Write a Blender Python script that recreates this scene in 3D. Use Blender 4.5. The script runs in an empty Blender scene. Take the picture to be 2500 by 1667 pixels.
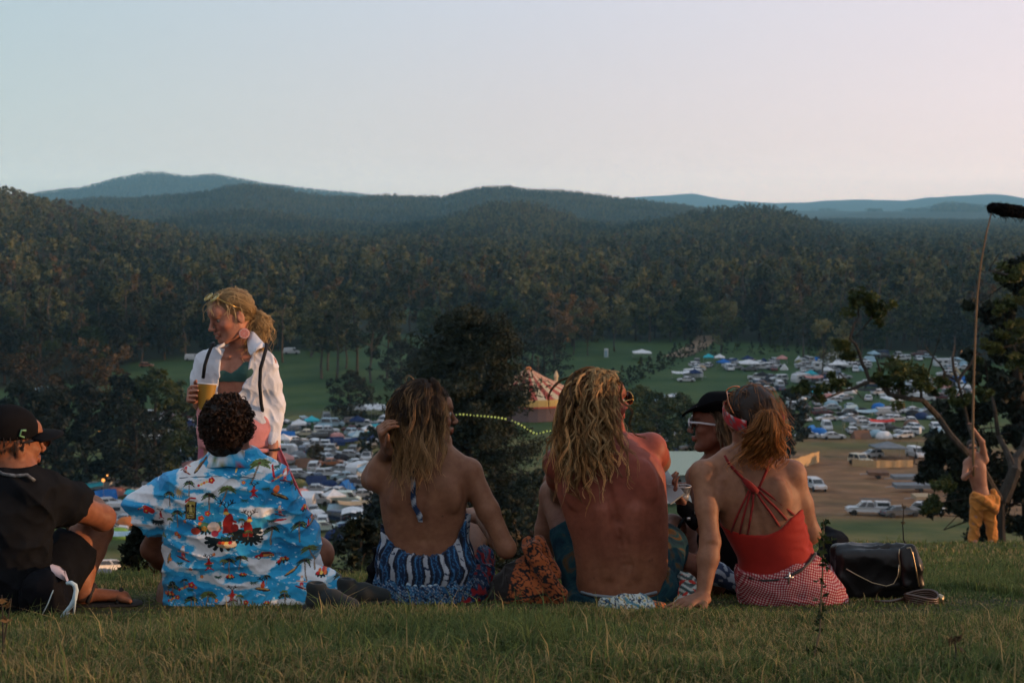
import bpy, math, random
import numpy as np
from mathutils import Vector, Matrix
SC = bpy.context.scene
COL = SC.collection
R = math.radians
CAMZ = 46.0
HAZE_D, HAZE_TOP, HAZE_END = 9.5e-5, 260.0, 15500.0
FPX = 3472.0           # focal length in pixels of the 2500 px wide photograph
PITCH = R(5.5)
# ---------------------------------------------------------------- camera
cam_d = bpy.data.cameras.new('camera'); cam = bpy.data.objects.new('camera', cam_d); COL.objects.link(cam)
cam_d.sensor_width = 36.0; cam_d.lens = 50.0; cam_d.clip_start = 0.1; cam_d.clip_end = 60000
cam_d.dof.use_dof = True; cam_d.dof.focus_distance = 5.15; cam_d.dof.aperture_fstop = 7.5
cam.location = (0, 0, CAMZ); cam.rotation_euler = (R(90) - PITCH, 0, 0)
SC.camera = cam
# ---------------------------------------------------------------- render settings
SC.view_settings.view_transform = 'Standard'; SC.view_settings.look = 'None'
SC.view_settings.gamma = 1.0; SC.view_settings.exposure = 0.0
SC.cycles.max_bounces = 4; SC.cycles.diffuse_bounces = 2; SC.cycles.glossy_bounces = 2
SC.cycles.transmission_bounces = 4; SC.cycles.transparent_max_bounces = 4; SC.cycles.volume_bounces = 0
SC.cycles.caustics_reflective = False; SC.cycles.caustics_refractive = False
SC.cycles.use_adaptive_sampling = True; SC.cycles.adaptive_threshold = 0.03
SC.cycles.sample_clamp_indirect = 4.0
# ---------------------------------------------------------------- sun
SUN_AZ, SUN_EL = R(91.5), R(5.0)          # azimuth clockwise from the view direction
sd = bpy.data.lights.new('sun', 'SUN'); so = bpy.data.objects.new('sun', sd); COL.objects.link(so)
sd.energy = 4.8; sd.angle = R(0.6); sd.color = (1.0, 0.53, 0.25)
sv = Vector((math.sin(SUN_AZ) * math.cos(SUN_EL), math.cos(SUN_AZ) * math.cos(SUN_EL), math.sin(SUN_EL)))
so.rotation_euler = sv.to_track_quat('Z', 'Y').to_euler(); so.location = (60, -10, CAMZ + 30)
# ---------------------------------------------------------------- world
def lin(c):
    f = lambda v: v / 12.92 if v <= 0.04045 else ((v + 0.055) / 1.055) ** 2.4
    return tuple(f(v / 255.0) for v in c)
W = bpy.data.worlds.new('World'); SC.world = W; W.use_nodes = True
nt = W.node_tree; nt.nodes.clear()
def N(t, **kw):
    n = nt.nodes.new(t)
    for k, v in kw.items(): setattr(n, k, v)
    return n
L = nt.links.new
tc = N('ShaderNodeTexCoord'); sep = N('ShaderNodeSeparateXYZ'); L(tc.outputs['Generated'], sep.inputs[0])
def ramp(stops, fac, mode='LINEAR'):
    r = N('ShaderNodeValToRGB'); r.color_ramp.interpolation = mode
    e = r.color_ramp.elements
    while len(e) < len(stops): e.new(0.5)
    for i, (p, c) in enumerate(stops): e[i].position = p; e[i].color = (*c, 1)
    L(fac, r.inputs[0]); return r.outputs[0]
def math_(op, a, b=None, clamp=False):
    m = N('ShaderNodeMath', operation=op); m.use_clamp = clamp
    for i, v in enumerate((a, b)):
        if v is None: continue
        if isinstance(v, (int, float)): m.inputs[i].default_value = v
        else: L(v, m.inputs[i])
    return m.outputs[0]
def mixc(f, a, b, mode='MIX'):
    m = N('ShaderNodeMix', data_type='RGBA', blend_type=mode)
    for i, v in ((0, f), (6, a), (7, b)):
        if isinstance(v, (int, float)): m.inputs[i].default_value = v
        elif isinstance(v, tuple): m.inputs[i].default_value = (*v, 1)
        else: L(v, m.inputs[i])
    return m.outputs[2]
u = math_('ADD', math_('MULTIPLY', sep.outputs[0], 0.5), 0.5)
hor = ramp([(0.0, lin((120, 140, 158))), (0.32, lin((188, 192, 192))), (0.5, lin((206, 197, 195))), (0.67, lin((228, 208, 203))), (0.85, lin((250, 205, 170))), (1.0, (1.15, .72, .42))], u)
top = ramp([(0.0, lin((100, 130, 158))), (0.32, lin((177, 198, 208))), (0.5, lin((204, 209, 221))), (0.67, lin((229, 220, 229))), (1.0, lin((238, 214, 205)))], u)
mid = ramp([(0.0, lin((105, 132, 155))), (0.32, lin((184, 198, 202))), (0.5, lin((208, 204, 208))), (0.67, lin((233, 218, 221))), (1.0, lin((245, 212, 190)))], u)
z = sep.outputs[2]
c = mixc(math_('MULTIPLY', z, 1 / .07, True), hor, mid)
c = mixc(math_('MULTIPLY', math_('SUBTRACT', z, .07), 1 / .08, True), c, top)
zf = N('ShaderNodeMapRange'); zf.inputs[1].default_value = .16; zf.inputs[2].default_value = .8; L(z, zf.inputs[0])
c = mixc(zf.outputs[0], c, lin((182, 204, 228)))
bk = N('ShaderNodeMapRange'); bk.inputs[1].default_value = .5; bk.inputs[2].default_value = -.6; L(sep.outputs[1], bk.inputs[0])
c = mixc(math_('MULTIPLY', bk.outputs[0], .8), c, lin((214, 209, 212)))
sky = N('ShaderNodeTexSky', sky_type='NISHITA'); sky.sun_disc = False
sky.sun_elevation = SUN_EL; sky.sun_rotation = SUN_AZ
# the low sky shines through the haze of the whole valley, so it starts out brighter there
path = math_('MINIMUM', math_('DIVIDE', HAZE_TOP, math_('MAXIMUM', z, .0005)), HAZE_END)
T = math_('POWER', 2.71828, math_('MULTIPLY', path, -HAZE_D))
sc_in = mixc(math_('SUBTRACT', 1.0, T), (0., 0., 0.), (.12, .20, .28))
c = mixc(1.0, c, sc_in, 'SUBTRACT'); comb = N('ShaderNodeCombineXYZ')
for i_ in range(3): L(T, comb.inputs[i_])
c = mixc(1.0, c, comb.outputs[0], 'DIVIDE')
bg1 = N('ShaderNodeBackground'); L(c, bg1.inputs[0]); bg1.inputs[1].default_value = 1.0
bg2 = N('ShaderNodeBackground'); L(sky.outputs[0], bg2.inputs[0]); bg2.inputs[1].default_value = 0.008
add = N('ShaderNodeAddShader'); L(bg1.outputs[0], add.inputs[0]); L(bg2.outputs[0], add.inputs[1])
wo = N('ShaderNodeOutputWorld'); L(add.outputs[0], wo.inputs[0])

# ---------------------------------------------------------------- helpers
CF = Vector((0, math.cos(PITCH), -math.sin(PITCH))); CU = Vector((0, math.sin(PITCH), math.cos(PITCH)))
def J(px, py, Y):
    """world point on the plane y = Y seen at pixel (px, py) of the 2500 px photograph"""
    d = CF + Vector((1, 0, 0)) * ((px - 1250) / FPX) + CU * ((833.5 - py) / FPX)
    t = Y / d.y
    return Vector((d.x * t, Y, CAMZ + d.z * t))
def sm(a, b, x):
    t = np.clip((x - a) / (b - a), 0, 1); return t * t * (3 - 2 * t)
NT_CUR = [None]
class Mat:
    """small wrapper for building node materials"""
    def __init__(s, name, rough=0.8, spec=0.3):
        s.m = bpy.data.materials.new(name); s.m.use_nodes = True
        s.nt = s.m.node_tree; s.b = s.nt.nodes['Principled BSDF']
        s.b.inputs['Roughness'].default_value = rough; s.b.inputs['Specular IOR Level'].default_value = spec
    def n(s, t, ins=None, **kw):
        n = s.nt.nodes.new(t)
        for k, v in kw.items(): setattr(n, k, v)
        for k, v in (ins or {}).items(): s.put(n.inputs[k], v)
        return n
    def put(s, sock, v):
        if isinstance(v, bpy.types.NodeSocket): s.nt.links.new(v, sock)
        elif isinstance(v, (tuple, list)): sock.default_value = (*v, 1) if len(v) == 3 and len(sock.default_value) == 4 else v
        else: sock.default_value = v
    def set(s, k, v): s.put(s.b.inputs[k], v); return s
    def obj(s): return s.n('ShaderNodeTexCoord').outputs['Object']
    def pos(s): return s.n('ShaderNodeNewGeometry').outputs['Position']
    def noise(s, scale, detail=4, vec=None, rough=.55, dist=0):
        n = s.n('ShaderNodeTexNoise', {'Scale': scale, 'Detail': detail, 'Roughness': rough, 'Distortion': dist})
        s.put(n.inputs['Vector'], vec if vec is not None else s.obj()); return n.outputs[0]
    def ramp(s, fac, stops, mode='LINEAR'):
        r = s.n('ShaderNodeValToRGB'); r.color_ramp.interpolation = mode; e = r.color_ramp.elements
        while len(e) < len(stops): e.new(0.5)
        for i, (p, c) in enumerate(stops): e[i].position = p; e[i].color = (*c, 1)
        s.put(r.inputs[0], fac); return r.outputs[0]
    def mix(s, f, a, b, mode='MIX'):
        n = s.n('ShaderNodeMix', data_type='RGBA', blend_type=mode)
        s.put(n.inputs[0], f); s.put(n.inputs[6], a); s.put(n.inputs[7], b); return n.outputs[2]
    def math(s, op, a, b=0.0, clamp=False):
        n = s.n('ShaderNodeMath', operation=op); n.use_clamp = clamp
        s.put(n.inputs[0], a); s.put(n.inputs[1], b); return n.outputs[0]
    def attr(s, name, out='Color'): return s.n('ShaderNodeAttribute', attribute_name=name).outputs[out]
    def rnd(s): return s.n('ShaderNodeObjectInfo').outputs['Random']
    def bump(s, h, strength=.3, dist=.01):
        n = s.n('ShaderNodeBump', {'Strength': strength, 'Distance': dist, 'Height': h}); s.put(s.b.inputs['Normal'], n.outputs[0]); return s
MATS = {}
def flat(name, col, rough=.7, spec=.3, metal=0, var=.12, scale=6, bump=0, emit=None):
    """plain material with a little procedural tone variation"""
    if name in MATS: return MATS[name]
    M = Mat(name, rough, spec)
    v = M.ramp(M.noise(scale), [(.3, tuple(c * (1 - var) for c in col)), (.7, tuple(min(1, c * (1 + var)) for c in col))])
    M.set('Base Color', v); M.set('Metallic', metal)
    if bump: M.bump(M.noise(scale * 8), bump, .004)
    if emit: M.set('Emission Color', col); M.set('Emission Strength', emit)
    MATS[name] = M.m; return M.m

def mesh_np(name, V, faces, mat=None, smooth=False, attrs=None, colors=None):
    """faces: list of int arrays (n, k). returns mesh data"""
    me = bpy.data.meshes.new(name)
    V = np.asarray(V, np.float32)
    faces = [np.asarray(f, np.int32) for f in faces if len(f)]
    nl = sum(f.size for f in faces); nf = sum(len(f) for f in faces)
    me.vertices.add(len(V)); me.vertices.foreach_set('co', V.ravel())
    me.loops.add(nl); me.polygons.add(nf)
    me.loops.foreach_set('vertex_index', np.concatenate([f.ravel() for f in faces]))
    tot = np.concatenate([np.full(len(f), f.shape[1], np.int32) for f in faces])
    me.polygons.foreach_set('loop_start', np.concatenate([[0], np.cumsum(tot)[:-1]]).astype(np.int32))
    me.polygons.foreach_set('loop_total', tot)
    if smooth: me.polygons.foreach_set('use_smooth', np.ones(nf, bool))
    for k, a in (attrs or {}).items():
        at = me.attributes.new(k, 'FLOAT', 'POINT'); at.data.foreach_set('value', np.asarray(a, np.float32))
    if colors is not None:
        at = me.attributes.new('col', 'FLOAT_COLOR', 'POINT')
        c4 = np.ones((len(V), 4), np.float32); c4[:, :3] = colors; at.data.foreach_set('color', c4.ravel())
    me.update(); me.validate()
    if mat: me.materials.append(mat)
    return me
class MB:
    """collects simple solids into one mesh"""
    def __init__(s): s.v = []; s.f = []; s.n = 0
    def add(s, V, F):
        V = np.asarray(V, float)
        for f in F: s.f.append([i + s.n for i in f])
        s.v.append(V); s.n += len(V)
    def box(s, c, size, rot=0, taper=1.0, bev=0):
        x, y, z = [k / 2 for k in size]; t = taper
        P = np.array([[-x, -y, -z], [x, -y, -z], [x, y, -z], [-x, y, -z], [-x * t, -y * t, z], [x * t, -y * t, z], [x * t, y * t, z], [-x * t, y * t, z]])
        s.add(s.xf(P, c, rot), [(3, 2, 1, 0), (4, 5, 6, 7), (0, 1, 5, 4), (1, 2, 6, 5), (2, 3, 7, 6), (3, 0, 4, 7)])
        return s
    @staticmethod
    def xf(P, c, rot):
        P = np.asarray(P, float)
        if isinstance(rot, Matrix): P = P @ np.array(rot.to_3x3()).T
        elif rot: ca, sa = math.cos(rot), math.sin(rot); P = P @ np.array([[ca, -sa, 0], [sa, ca, 0], [0, 0, 1]]).T
        return P + np.array(c)
    def tube(s, pts, rad, n=6, caps=True):
        pts = [np.array(p, float) for p in pts]; m = len(pts)
        if not hasattr(rad, '__len__'): rad = [rad] * m
        V = []; ref = np.array([0.13, 0.21, 0.97])
        T = [pts[min(i + 1, m - 1)] - pts[max(i - 1, 0)] for i in range(m)]
        if abs(T[0] @ ref) / (np.linalg.norm(T[0]) + 1e-9) > .9: ref = np.array([.97, .2, .1])
        for i in range(m):
            t = T[i] / (np.linalg.norm(T[i]) + 1e-9); a = ref - t * (ref @ t); a /= np.linalg.norm(a) + 1e-9; ref = a; b = np.cross(t, a)
            for k in range(n):
                th = 2 * math.pi * k / n; V.append(pts[i] + rad[i] * (math.cos(th) * a + math.sin(th) * b))
        F = [(i * n + k, i * n + (k + 1) % n, (i + 1) * n + (k + 1) % n, (i + 1) * n + k) for i in range(m - 1) for k in range(n)]
        if caps: F += [tuple(reversed(range(n))), tuple(range((m - 1) * n, m * n))]
        s.add(V, F); return s
    def lathe(s, prof, c=(0, 0, 0), n=16, rot=None, closed=True):
        V = []
        for r, z in prof:
            for k in range(n): th = 2 * math.pi * k / n; V.append((r * math.cos(th), r * math.sin(th), z))
        m = len(prof)
        F = [(i * n + k, i * n + (k + 1) % n, (i + 1) * n + (k + 1) % n, (i + 1) * n + k) for i in range(m - 1) for k in range(n)]
        if closed: F += [tuple(reversed(range(n))), tuple(range((m - 1) * n, m * n))]
        s.add(s.xf(V, c, rot), F); return s
    def prism(s, poly, x0, x1, axis='x'):
        """closed 2D outline extruded along an axis; outline is (y,z) for axis x, (x,z) for y, (x,y) for z"""
        n = len(poly)
        def P(a, x): return (x, a[0], a[1]) if axis == 'x' else ((a[0], x, a[1]) if axis == 'y' else (a[0], a[1], x))
        V = [P(a, x0) for a in poly] + [P(a, x1) for a in poly]
        s.add(V, [tuple(range(n))[::-1], tuple(range(n, 2 * n))] + [(i, (i + 1) % n, n + (i + 1) % n, n + i) for i in range(n)]); return s
    def data(s, name, mat, smooth=False):
        me = bpy.data.meshes.new(name); V = np.concatenate(s.v)
        me.from_pydata(V.tolist(), [], s.f); me.update()
        import bmesh
        bm = bmesh.new(); bm.from_mesh(me); bmesh.ops.recalc_face_normals(bm, faces=bm.faces); bm.to_mesh(me); bm.free()
        if smooth: me.polygons.foreach_set('use_smooth', [True] * len(me.polygons))
        if mat: me.materials.append(mat)
        return me
def link(name, data, parent=None, loc=None, rz=0):
    o = bpy.data.objects.new(name, data); COL.objects.link(o)
    if parent is not None: o.parent = parent
    if loc is not None: o.location = loc
    if rz: o.rotation_euler.z = rz
    return o
def tag(o, label=None, cat=None, group=None, kind=None):
    for k, v in (('label', label), ('category', cat), ('group', group), ('kind', kind)):
        if v: o[k] = v
    return o
def empty(name, loc, label, cat, group=None, rz=0):
    o = link(name, None, None, loc, rz); o.empty_display_size = .2
    return tag(o, label, cat, group)
def child(name, data, root):
    """data is in world coordinates: move it under its root (root unrotated)"""
    l = root.matrix_basis.translation if root.parent is None else root.parent.matrix_basis.translation
    data.transform(Matrix.Translation(-Vector(l))) if root.parent is None else data.transform(Matrix.Translation(-Vector(l)))
    return link(name, data, root)
# ================================================================ the land
PROF_Y = [-400, -60, -12, -3, 0, 2, 3.2, 5.1]
PROF_D = [-60, -9, -.6, .55, .8, .98, 1.08, 1.45]
LY = PROF_Y + [6.3, 7.6, 9, 13, 20, 60, 100, 140, 175, 210, 250, 400, 60000]
LD = PROF_D + [1.73, 2.05, 2.48, 3.9, 6.5, 19, 30.5, 38.5, 44, 46.0, 46.4, 46.5, 46.5]
RY = PROF_Y + [7, 10, 15, 24, 28, 60, 100, 140, 175, 210, 250, 300, 400, 60000]
RD = PROF_D + [1.89, 2.60, 3.78, 5.82, 6.95, 17.3, 28.6, 34.6, 38.2, 41.2, 44.3, 46, 46.5, 46.5]
def K(D, pts, trees): return (D, np.array([p[0] for p in pts], float), CAMZ + 0.5 - trees - (np.array([p[1] for p in pts], float) - 500) / FPX * D)
RIDGES = [  # distance, silhouette outline, height of its trees, front width, back width
    (K(1350, [(-900, 470), (-300, 455), (0, 470), (100, 490), (200, 511), (300, 535), (400, 557), (480, 575), (640, 600), (3500, 620)], 14), 880, 400),
    (K(3400, [(-900, 520), (-200, 500), (90, 494), (240, 488), (330, 491), (450, 481), (520, 471), (560, 459), (610, 453), (680, 459), (740, 474), (800, 481), (880, 485), (940, 479), (1000, 483), (1080, 484), (1130, 470), (1180, 459), (1240, 458), (1300, 464), (1400, 467), (1480, 477), (1560, 485), (1620, 494), (1680, 502), (1750, 520), (1850, 545), (2000, 560), (3500, 560)], 8), 1100, 700),
    (K(2000, [(-900, 560), (700, 570), (900, 562), (1050, 545), (1130, 526), (1200, 508), (1290, 506), (1350, 520), (1420, 540), (1500, 555), (1700, 565), (3500, 565)], 10), 1000, 450),
    (K(2300, [(-900, 570), (100, 560), (300, 552), (480, 528), (600, 516), (700, 522), (800, 535), (950, 548), (3500, 560)], 9), 600, 400),
    (K(1800, [(-900, 580), (1400, 570), (1500, 558), (1600, 543), (1680, 530), (1720, 522), (1780, 517), (1850, 513), (1900, 517), (1960, 536), (2050, 560), (2150, 577), (2300, 586), (2450, 592), (3500, 580)], 11), 1000, 450),
    (K(6500, [(-900, 545), (1700, 545), (1930, 530), (1980, 521), (2050, 515), (2120, 509), (2200, 511), (2260, 508), (2300, 497), (2340, 496), (2400, 504), (2460, 514), (2500, 519), (2700, 524), (3500, 520)], 12), 1300, 700),
    (K(7500, [(-900, 520), (-200, 505), (50, 482), (110, 468), (200, 461), (280, 441), (360, 428), (400, 426), (460, 431), (530, 424), (570, 433), (640, 448), (700, 453), (760, 459), (850, 469), (930, 481), (1000, 490), (1200, 505), (3500, 520)], 12), 1600, 700),
    (K(14000, [(-900, 515), (1300, 515), (1560, 483), (1600, 480), (1690, 474), (1730, 483), (1780, 491), (1870, 498), (1960, 497), (2030, 491), (2100, 489), (2200, 491), (2280, 483), (2400, 476), (2450, 479), (2500, 488), (2700, 496), (3500, 500)], 0), 3500, 1200),
]
def hash2(ix, iy, s):
    h = np.sin(ix * 127.1 + iy * 311.7 + s * 74.7) * 43758.5453; return h - np.floor(h)
def vnoise(x, y, s=0):
    ix, iy = np.floor(x), np.floor(y); fx, fy = x - ix, y - iy; fx = fx * fx * (3 - 2 * fx); fy = fy * fy * (3 - 2 * fy)
    a, b, c_, d = hash2(ix, iy, s), hash2(ix + 1, iy, s), hash2(ix, iy + 1, s), hash2(ix + 1, iy + 1, s)
    return (a * (1 - fx) + b * fx) * (1 - fy) + (c_ * (1 - fx) + d * fx) * fy
def fbm(x, y, s=0, o=4):
    t = 0; a = .5
    for i in range(o): t = t + a * vnoise(x * 2 ** i, y * 2 ** i, s + i); a *= .5
    return t
def TZ(x, y):
    x = np.asarray(x, float); y = np.asarray(y, float)
    px = 1250 + FPX * x / np.maximum(y, 3.0)
    w = sm(900, 1750, px)
    drop = np.interp(y, LY, LD) * (1 - w) + np.interp(y, RY, RD) * w
    r = np.hypot(x, y)
    amp = np.clip((r - 2) / 60, 0, 1) * .5 + .012
    lump = (fbm(x / 9 + 40, y / 9 + 9, 3) - .47) * amp * np.clip(1.4 - r / 400, .3, 1)
    zb = CAMZ - drop + lump
    if np.max(r) > 500:
        rr = r; f = sm(-.2, .35, y / np.maximum(r, 1))
        pxr = np.clip(px, -900, 3500)
        h = np.zeros_like(rr)
        for (D, X, H), wf, wb in RIDGES:
            t = (rr - D); b = np.where(t < 0, np.clip(1 + t / wf, 0, 1), np.clip(1 - t / wb, 0, 1)); b = b * b * (3 - 2 * b)
            h = np.maximum(h, np.interp(pxr, X, H) * b)
        rough = (fbm(x / 260, y / 260, 11) - .47) * np.clip((r - 900) / 1500, 0, 1) * 30
        zb = zb + (h + rough * np.clip(h / 20, 0, 1)) * f
    return zb
def tz(x, y): return float(TZ(np.array([x]), np.array([y]))[0])
def ground_at(px, py):
    """where the sight line through a pixel first meets the land"""
    d = CF + Vector((1, 0, 0)) * ((px - 1250) / FPX) + CU * ((833.5 - py) / FPX)
    Y = np.concatenate([np.linspace(2, 60, 500), np.geomspace(60, 1500, 1500)[1:]])
    x = d.x / d.y * Y; zr = CAMZ + d.z / d.y * Y; g = zr - TZ(x, Y)
    far = Y > 60
    k = np.argmax((g < 0) & far)
    if g[k] >= 0: k = len(Y) - 1
    return Vector((x[k], Y[k], tz(x[k], Y[k])))
def g_near(px, py):
    d = CF + Vector((1, 0, 0)) * ((px - 1250) / FPX) + CU * ((833.5 - py) / FPX)
    Y = np.linspace(2, 40, 1500); x = d.x / d.y * Y; g = CAMZ + d.z / d.y * Y - TZ(x, Y)
    k = np.argmax(g < 0); return Vector((x[k], Y[k], tz(x[k], Y[k])))
EDGE_X = [-900, 0, 200, 330, 450, 700, 900, 1050, 1300, 1400, 1470, 1560, 1700, 1800, 1900, 2100, 2250, 2400, 2700, 3500]
EDGE_Y = [960, 960, 930, 893, 880, 862, 868, 850, 850, 842, 836, 842, 833, 842, 850, 862, 872, 890, 930, 960]
def glade(px, py):
    m = np.zeros(np.shape(px), bool)
    for a, b, c, d in ((735, 800, 90, 26), (1085, 700, 90, 22), (930, 838, 110, 26), (1430, 724, 60, 12), (1020, 765, 60, 14), (1590, 775, 70, 16), (560, 850, 60, 12)): m |= np.hypot((px - a) / c, (py - b) / d) < 1
    return m
# sheet on a polar grid: fine inside the view, coarse around
az = np.concatenate([np.arange(-180, -34, 4.0), np.arange(-34, 34, .22), np.arange(34, 180.1, 4.0)])
rad = np.concatenate([np.linspace(.3, 2, 6), np.geomspace(2.15, 30000, 640)])
A, Rr = np.meshgrid(np.radians(az), rad); X = Rr * np.sin(A); Y = Rr * np.cos(A); Z = TZ(X.ravel(), Y.ravel()).reshape(X.shape)
na, nr = len(az), len(rad)
i, j = np.meshgrid(np.arange(nr - 1), np.arange(na - 1), indexing='ij'); a0 = (i * na + j).ravel()
V = np.stack([X.ravel(), Y.ravel(), Z.ravel()], 1)
V = np.vstack([V, [[0, 0, tz(0, 0)]]])
capf = np.array([[na * 0 + k, len(V) - 1, na * 0 + k + 1] for k in range(na - 1)])
PX = 1250 + FPX * V[:, 0] / np.maximum(V[:, 1], 3)
PYt = 500 + (CAMZ - V[:, 2]) / np.maximum(V[:, 1], .5) * FPX
# where earth is bare: the worn yard and its tracks
dirt = sm(1085, 1120, PYt) * (1 - sm(1262, 1290, PYt)) * sm(1840, 1960, PX) * (V[:, 1] > 90)
dirt = np.maximum(dirt, .8 * np.exp(-((PYt - 1078) / 7) ** 2) * sm(1890, 1960, PX) * (V[:, 1] > 90))
dirt = np.maximum(dirt, .75 * np.exp(-((PYt - 1130 - (PX - 700) * .03) / 9) ** 2) * sm(560, 640, PX) * (1 - sm(950, 1000, PX)) * (V[:, 1] > 90))
dirt = np.maximum(dirt, .35 * np.exp(-((PYt - 1010 + (PX - 1000) * .02) / 9) ** 2) * sm(640, 700, PX) * (1 - sm(1300, 1400, PX)) * (V[:, 1] > 90))
dirt = dirt * (.55 + .45 * fbm(V[:, 0] / 7, V[:, 1] / 7, 5) / .47)
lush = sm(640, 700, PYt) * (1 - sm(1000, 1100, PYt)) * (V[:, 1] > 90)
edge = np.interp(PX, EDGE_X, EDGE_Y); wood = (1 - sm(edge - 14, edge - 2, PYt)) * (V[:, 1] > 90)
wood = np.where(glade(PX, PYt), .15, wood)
dry = np.clip(1 - V[:, 1] / 90, 0, 1)
M = Mat('grassy_land', .95, .1)
p = M.pos()
g1 = M.ramp(M.noise(.09, 5, p), [(.35, (.036, .060, .020)), (.5, (.072, .086, .028)), (.66, (.145, .125, .046))])
g2 = M.ramp(M.noise(.05, 5, p), [(.3, (.024, .060, .022)), (.7, (.060, .094, .032))])
e1 = M.ramp(M.noise(.25, 6, p), [(.3, (.12, .066, .034)), (.6, (.23, .125, .064)), (.75, (.32, .19, .10))])
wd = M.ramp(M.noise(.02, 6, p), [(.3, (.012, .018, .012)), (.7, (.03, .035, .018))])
nr_ = M.ramp(M.noise(2.2, 6, p), [(.3, (.018, .021, .009)), (.55, (.045, .042, .018)), (.75, (.10, .078, .038))])
cc = M.mix(M.attr('lush', 'Fac'), g1, g2)
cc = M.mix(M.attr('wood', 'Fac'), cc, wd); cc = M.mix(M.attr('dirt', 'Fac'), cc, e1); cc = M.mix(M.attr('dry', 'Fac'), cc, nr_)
M.set('Base Color', cc).bump(M.noise(1.3, 8, p), .6, .12)
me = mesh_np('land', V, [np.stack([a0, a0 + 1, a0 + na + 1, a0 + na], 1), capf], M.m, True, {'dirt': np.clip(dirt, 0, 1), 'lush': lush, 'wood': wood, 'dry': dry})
tag(link('ground', me), kind='structure')

# ================================================================ trees
def leaf_mat(name, lo, mid_, hi, trans=.25):
    M = Mat(name, .7, .25)
    f = M.math('ADD', M.attr('tint', 'Fac'), M.math('MULTIPLY', M.math('SUBTRACT', M.rnd(), .5), .75)); f = M.math('ADD', f, M.math('MULTIPLY', M.math('SUBTRACT', M.noise(.006, 3, M.pos()), .5), 1.3)); f = M.math('ADD', f, M.math('MULTIPLY', M.math('SUBTRACT', M.noise(.0022, 2, M.pos()), .5), 1.5)); f = M.math('ADD', f, M.math('MULTIPLY', M.math('SUBTRACT', M.n('ShaderNodeSeparateXYZ', {0: M.pos()}).outputs[2], 24.0, True), .22))  # last term lightens leaves high on the hills: slope light put into the colour
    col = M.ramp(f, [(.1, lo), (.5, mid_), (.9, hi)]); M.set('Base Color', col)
    tr = M.n('ShaderNodeBsdfTranslucent', {'Color': col}); mx = M.n('ShaderNodeMixShader', {0: trans, 1: M.b.outputs[0], 2: tr.outputs[0]})
    M.nt.links.new(mx.outputs[0], M.nt.nodes['Material Output'].inputs[0]); return M.m
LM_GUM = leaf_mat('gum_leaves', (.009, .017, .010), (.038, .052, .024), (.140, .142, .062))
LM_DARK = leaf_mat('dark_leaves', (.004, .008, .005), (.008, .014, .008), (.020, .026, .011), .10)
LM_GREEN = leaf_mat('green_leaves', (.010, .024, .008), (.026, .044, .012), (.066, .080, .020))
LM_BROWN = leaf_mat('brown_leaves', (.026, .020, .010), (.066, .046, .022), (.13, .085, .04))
def bark(name, c):
    M = Mat(name, .9, .1); v = M.obj(); mp = M.n('ShaderNodeMapping', {'Vector': v, 'Scale': (4, 4, .8)})
    M.set('Base Color', M.ramp(M.noise(1.5, 6, mp.outputs[0]), [(.3, tuple(x * .5 for x in c)), (.6, c), (.75, tuple(x * 1.3 for x in c))])); M.bump(M.noise(6, 6, mp.outputs[0]), .6, .05); return M.m
BK_PALE = bark('pale_bark', (.085, .072, .060)); BK_DARK = bark('dark_bark', (.045, .035, .028)); BK_GREY = bark('grey_bark', (.060, .052, .045))
def leaf_quads(rng, C, size, n_per, spread, tint, droop=0.0, asp=(.35, .6)):
    """C clump centres (k,3); spread (k,) ; returns V,F,tint"""
    k = len(C); n = k * n_per
    cen = np.repeat(C, n_per, 0); sp = np.repeat(spread, n_per)
    d = rng.normal(size=(n, 3)); d /= np.linalg.norm(d, axis=1)[:, None]; rr = rng.random(n) ** (1 / 2.2)
    P = cen + d * (rr * sp)[:, None] * np.array([1, 1, .72])
    P[:, 2] -= droop * rng.random(n) * sp
    a = rng.normal(size=(n, 3)); a[:, 2] -= droop * 1.2; a /= np.linalg.norm(a, axis=1)[:, None]
    b = np.cross(a, rng.normal(size=(n, 3))); b /= np.linalg.norm(b, axis=1)[:, None]
    s = (size * (.6 + .8 * rng.random(n)))[:, None]; w = s * rng.uniform(*asp, n)[:, None]
    V = np.stack([P - a * s, P + b * w, P + a * s, P - b * w], 1).reshape(-1, 3)
    F = np.arange(n * 4).reshape(-1, 4)
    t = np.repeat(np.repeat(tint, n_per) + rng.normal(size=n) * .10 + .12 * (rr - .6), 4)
    return V, F, t
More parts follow.
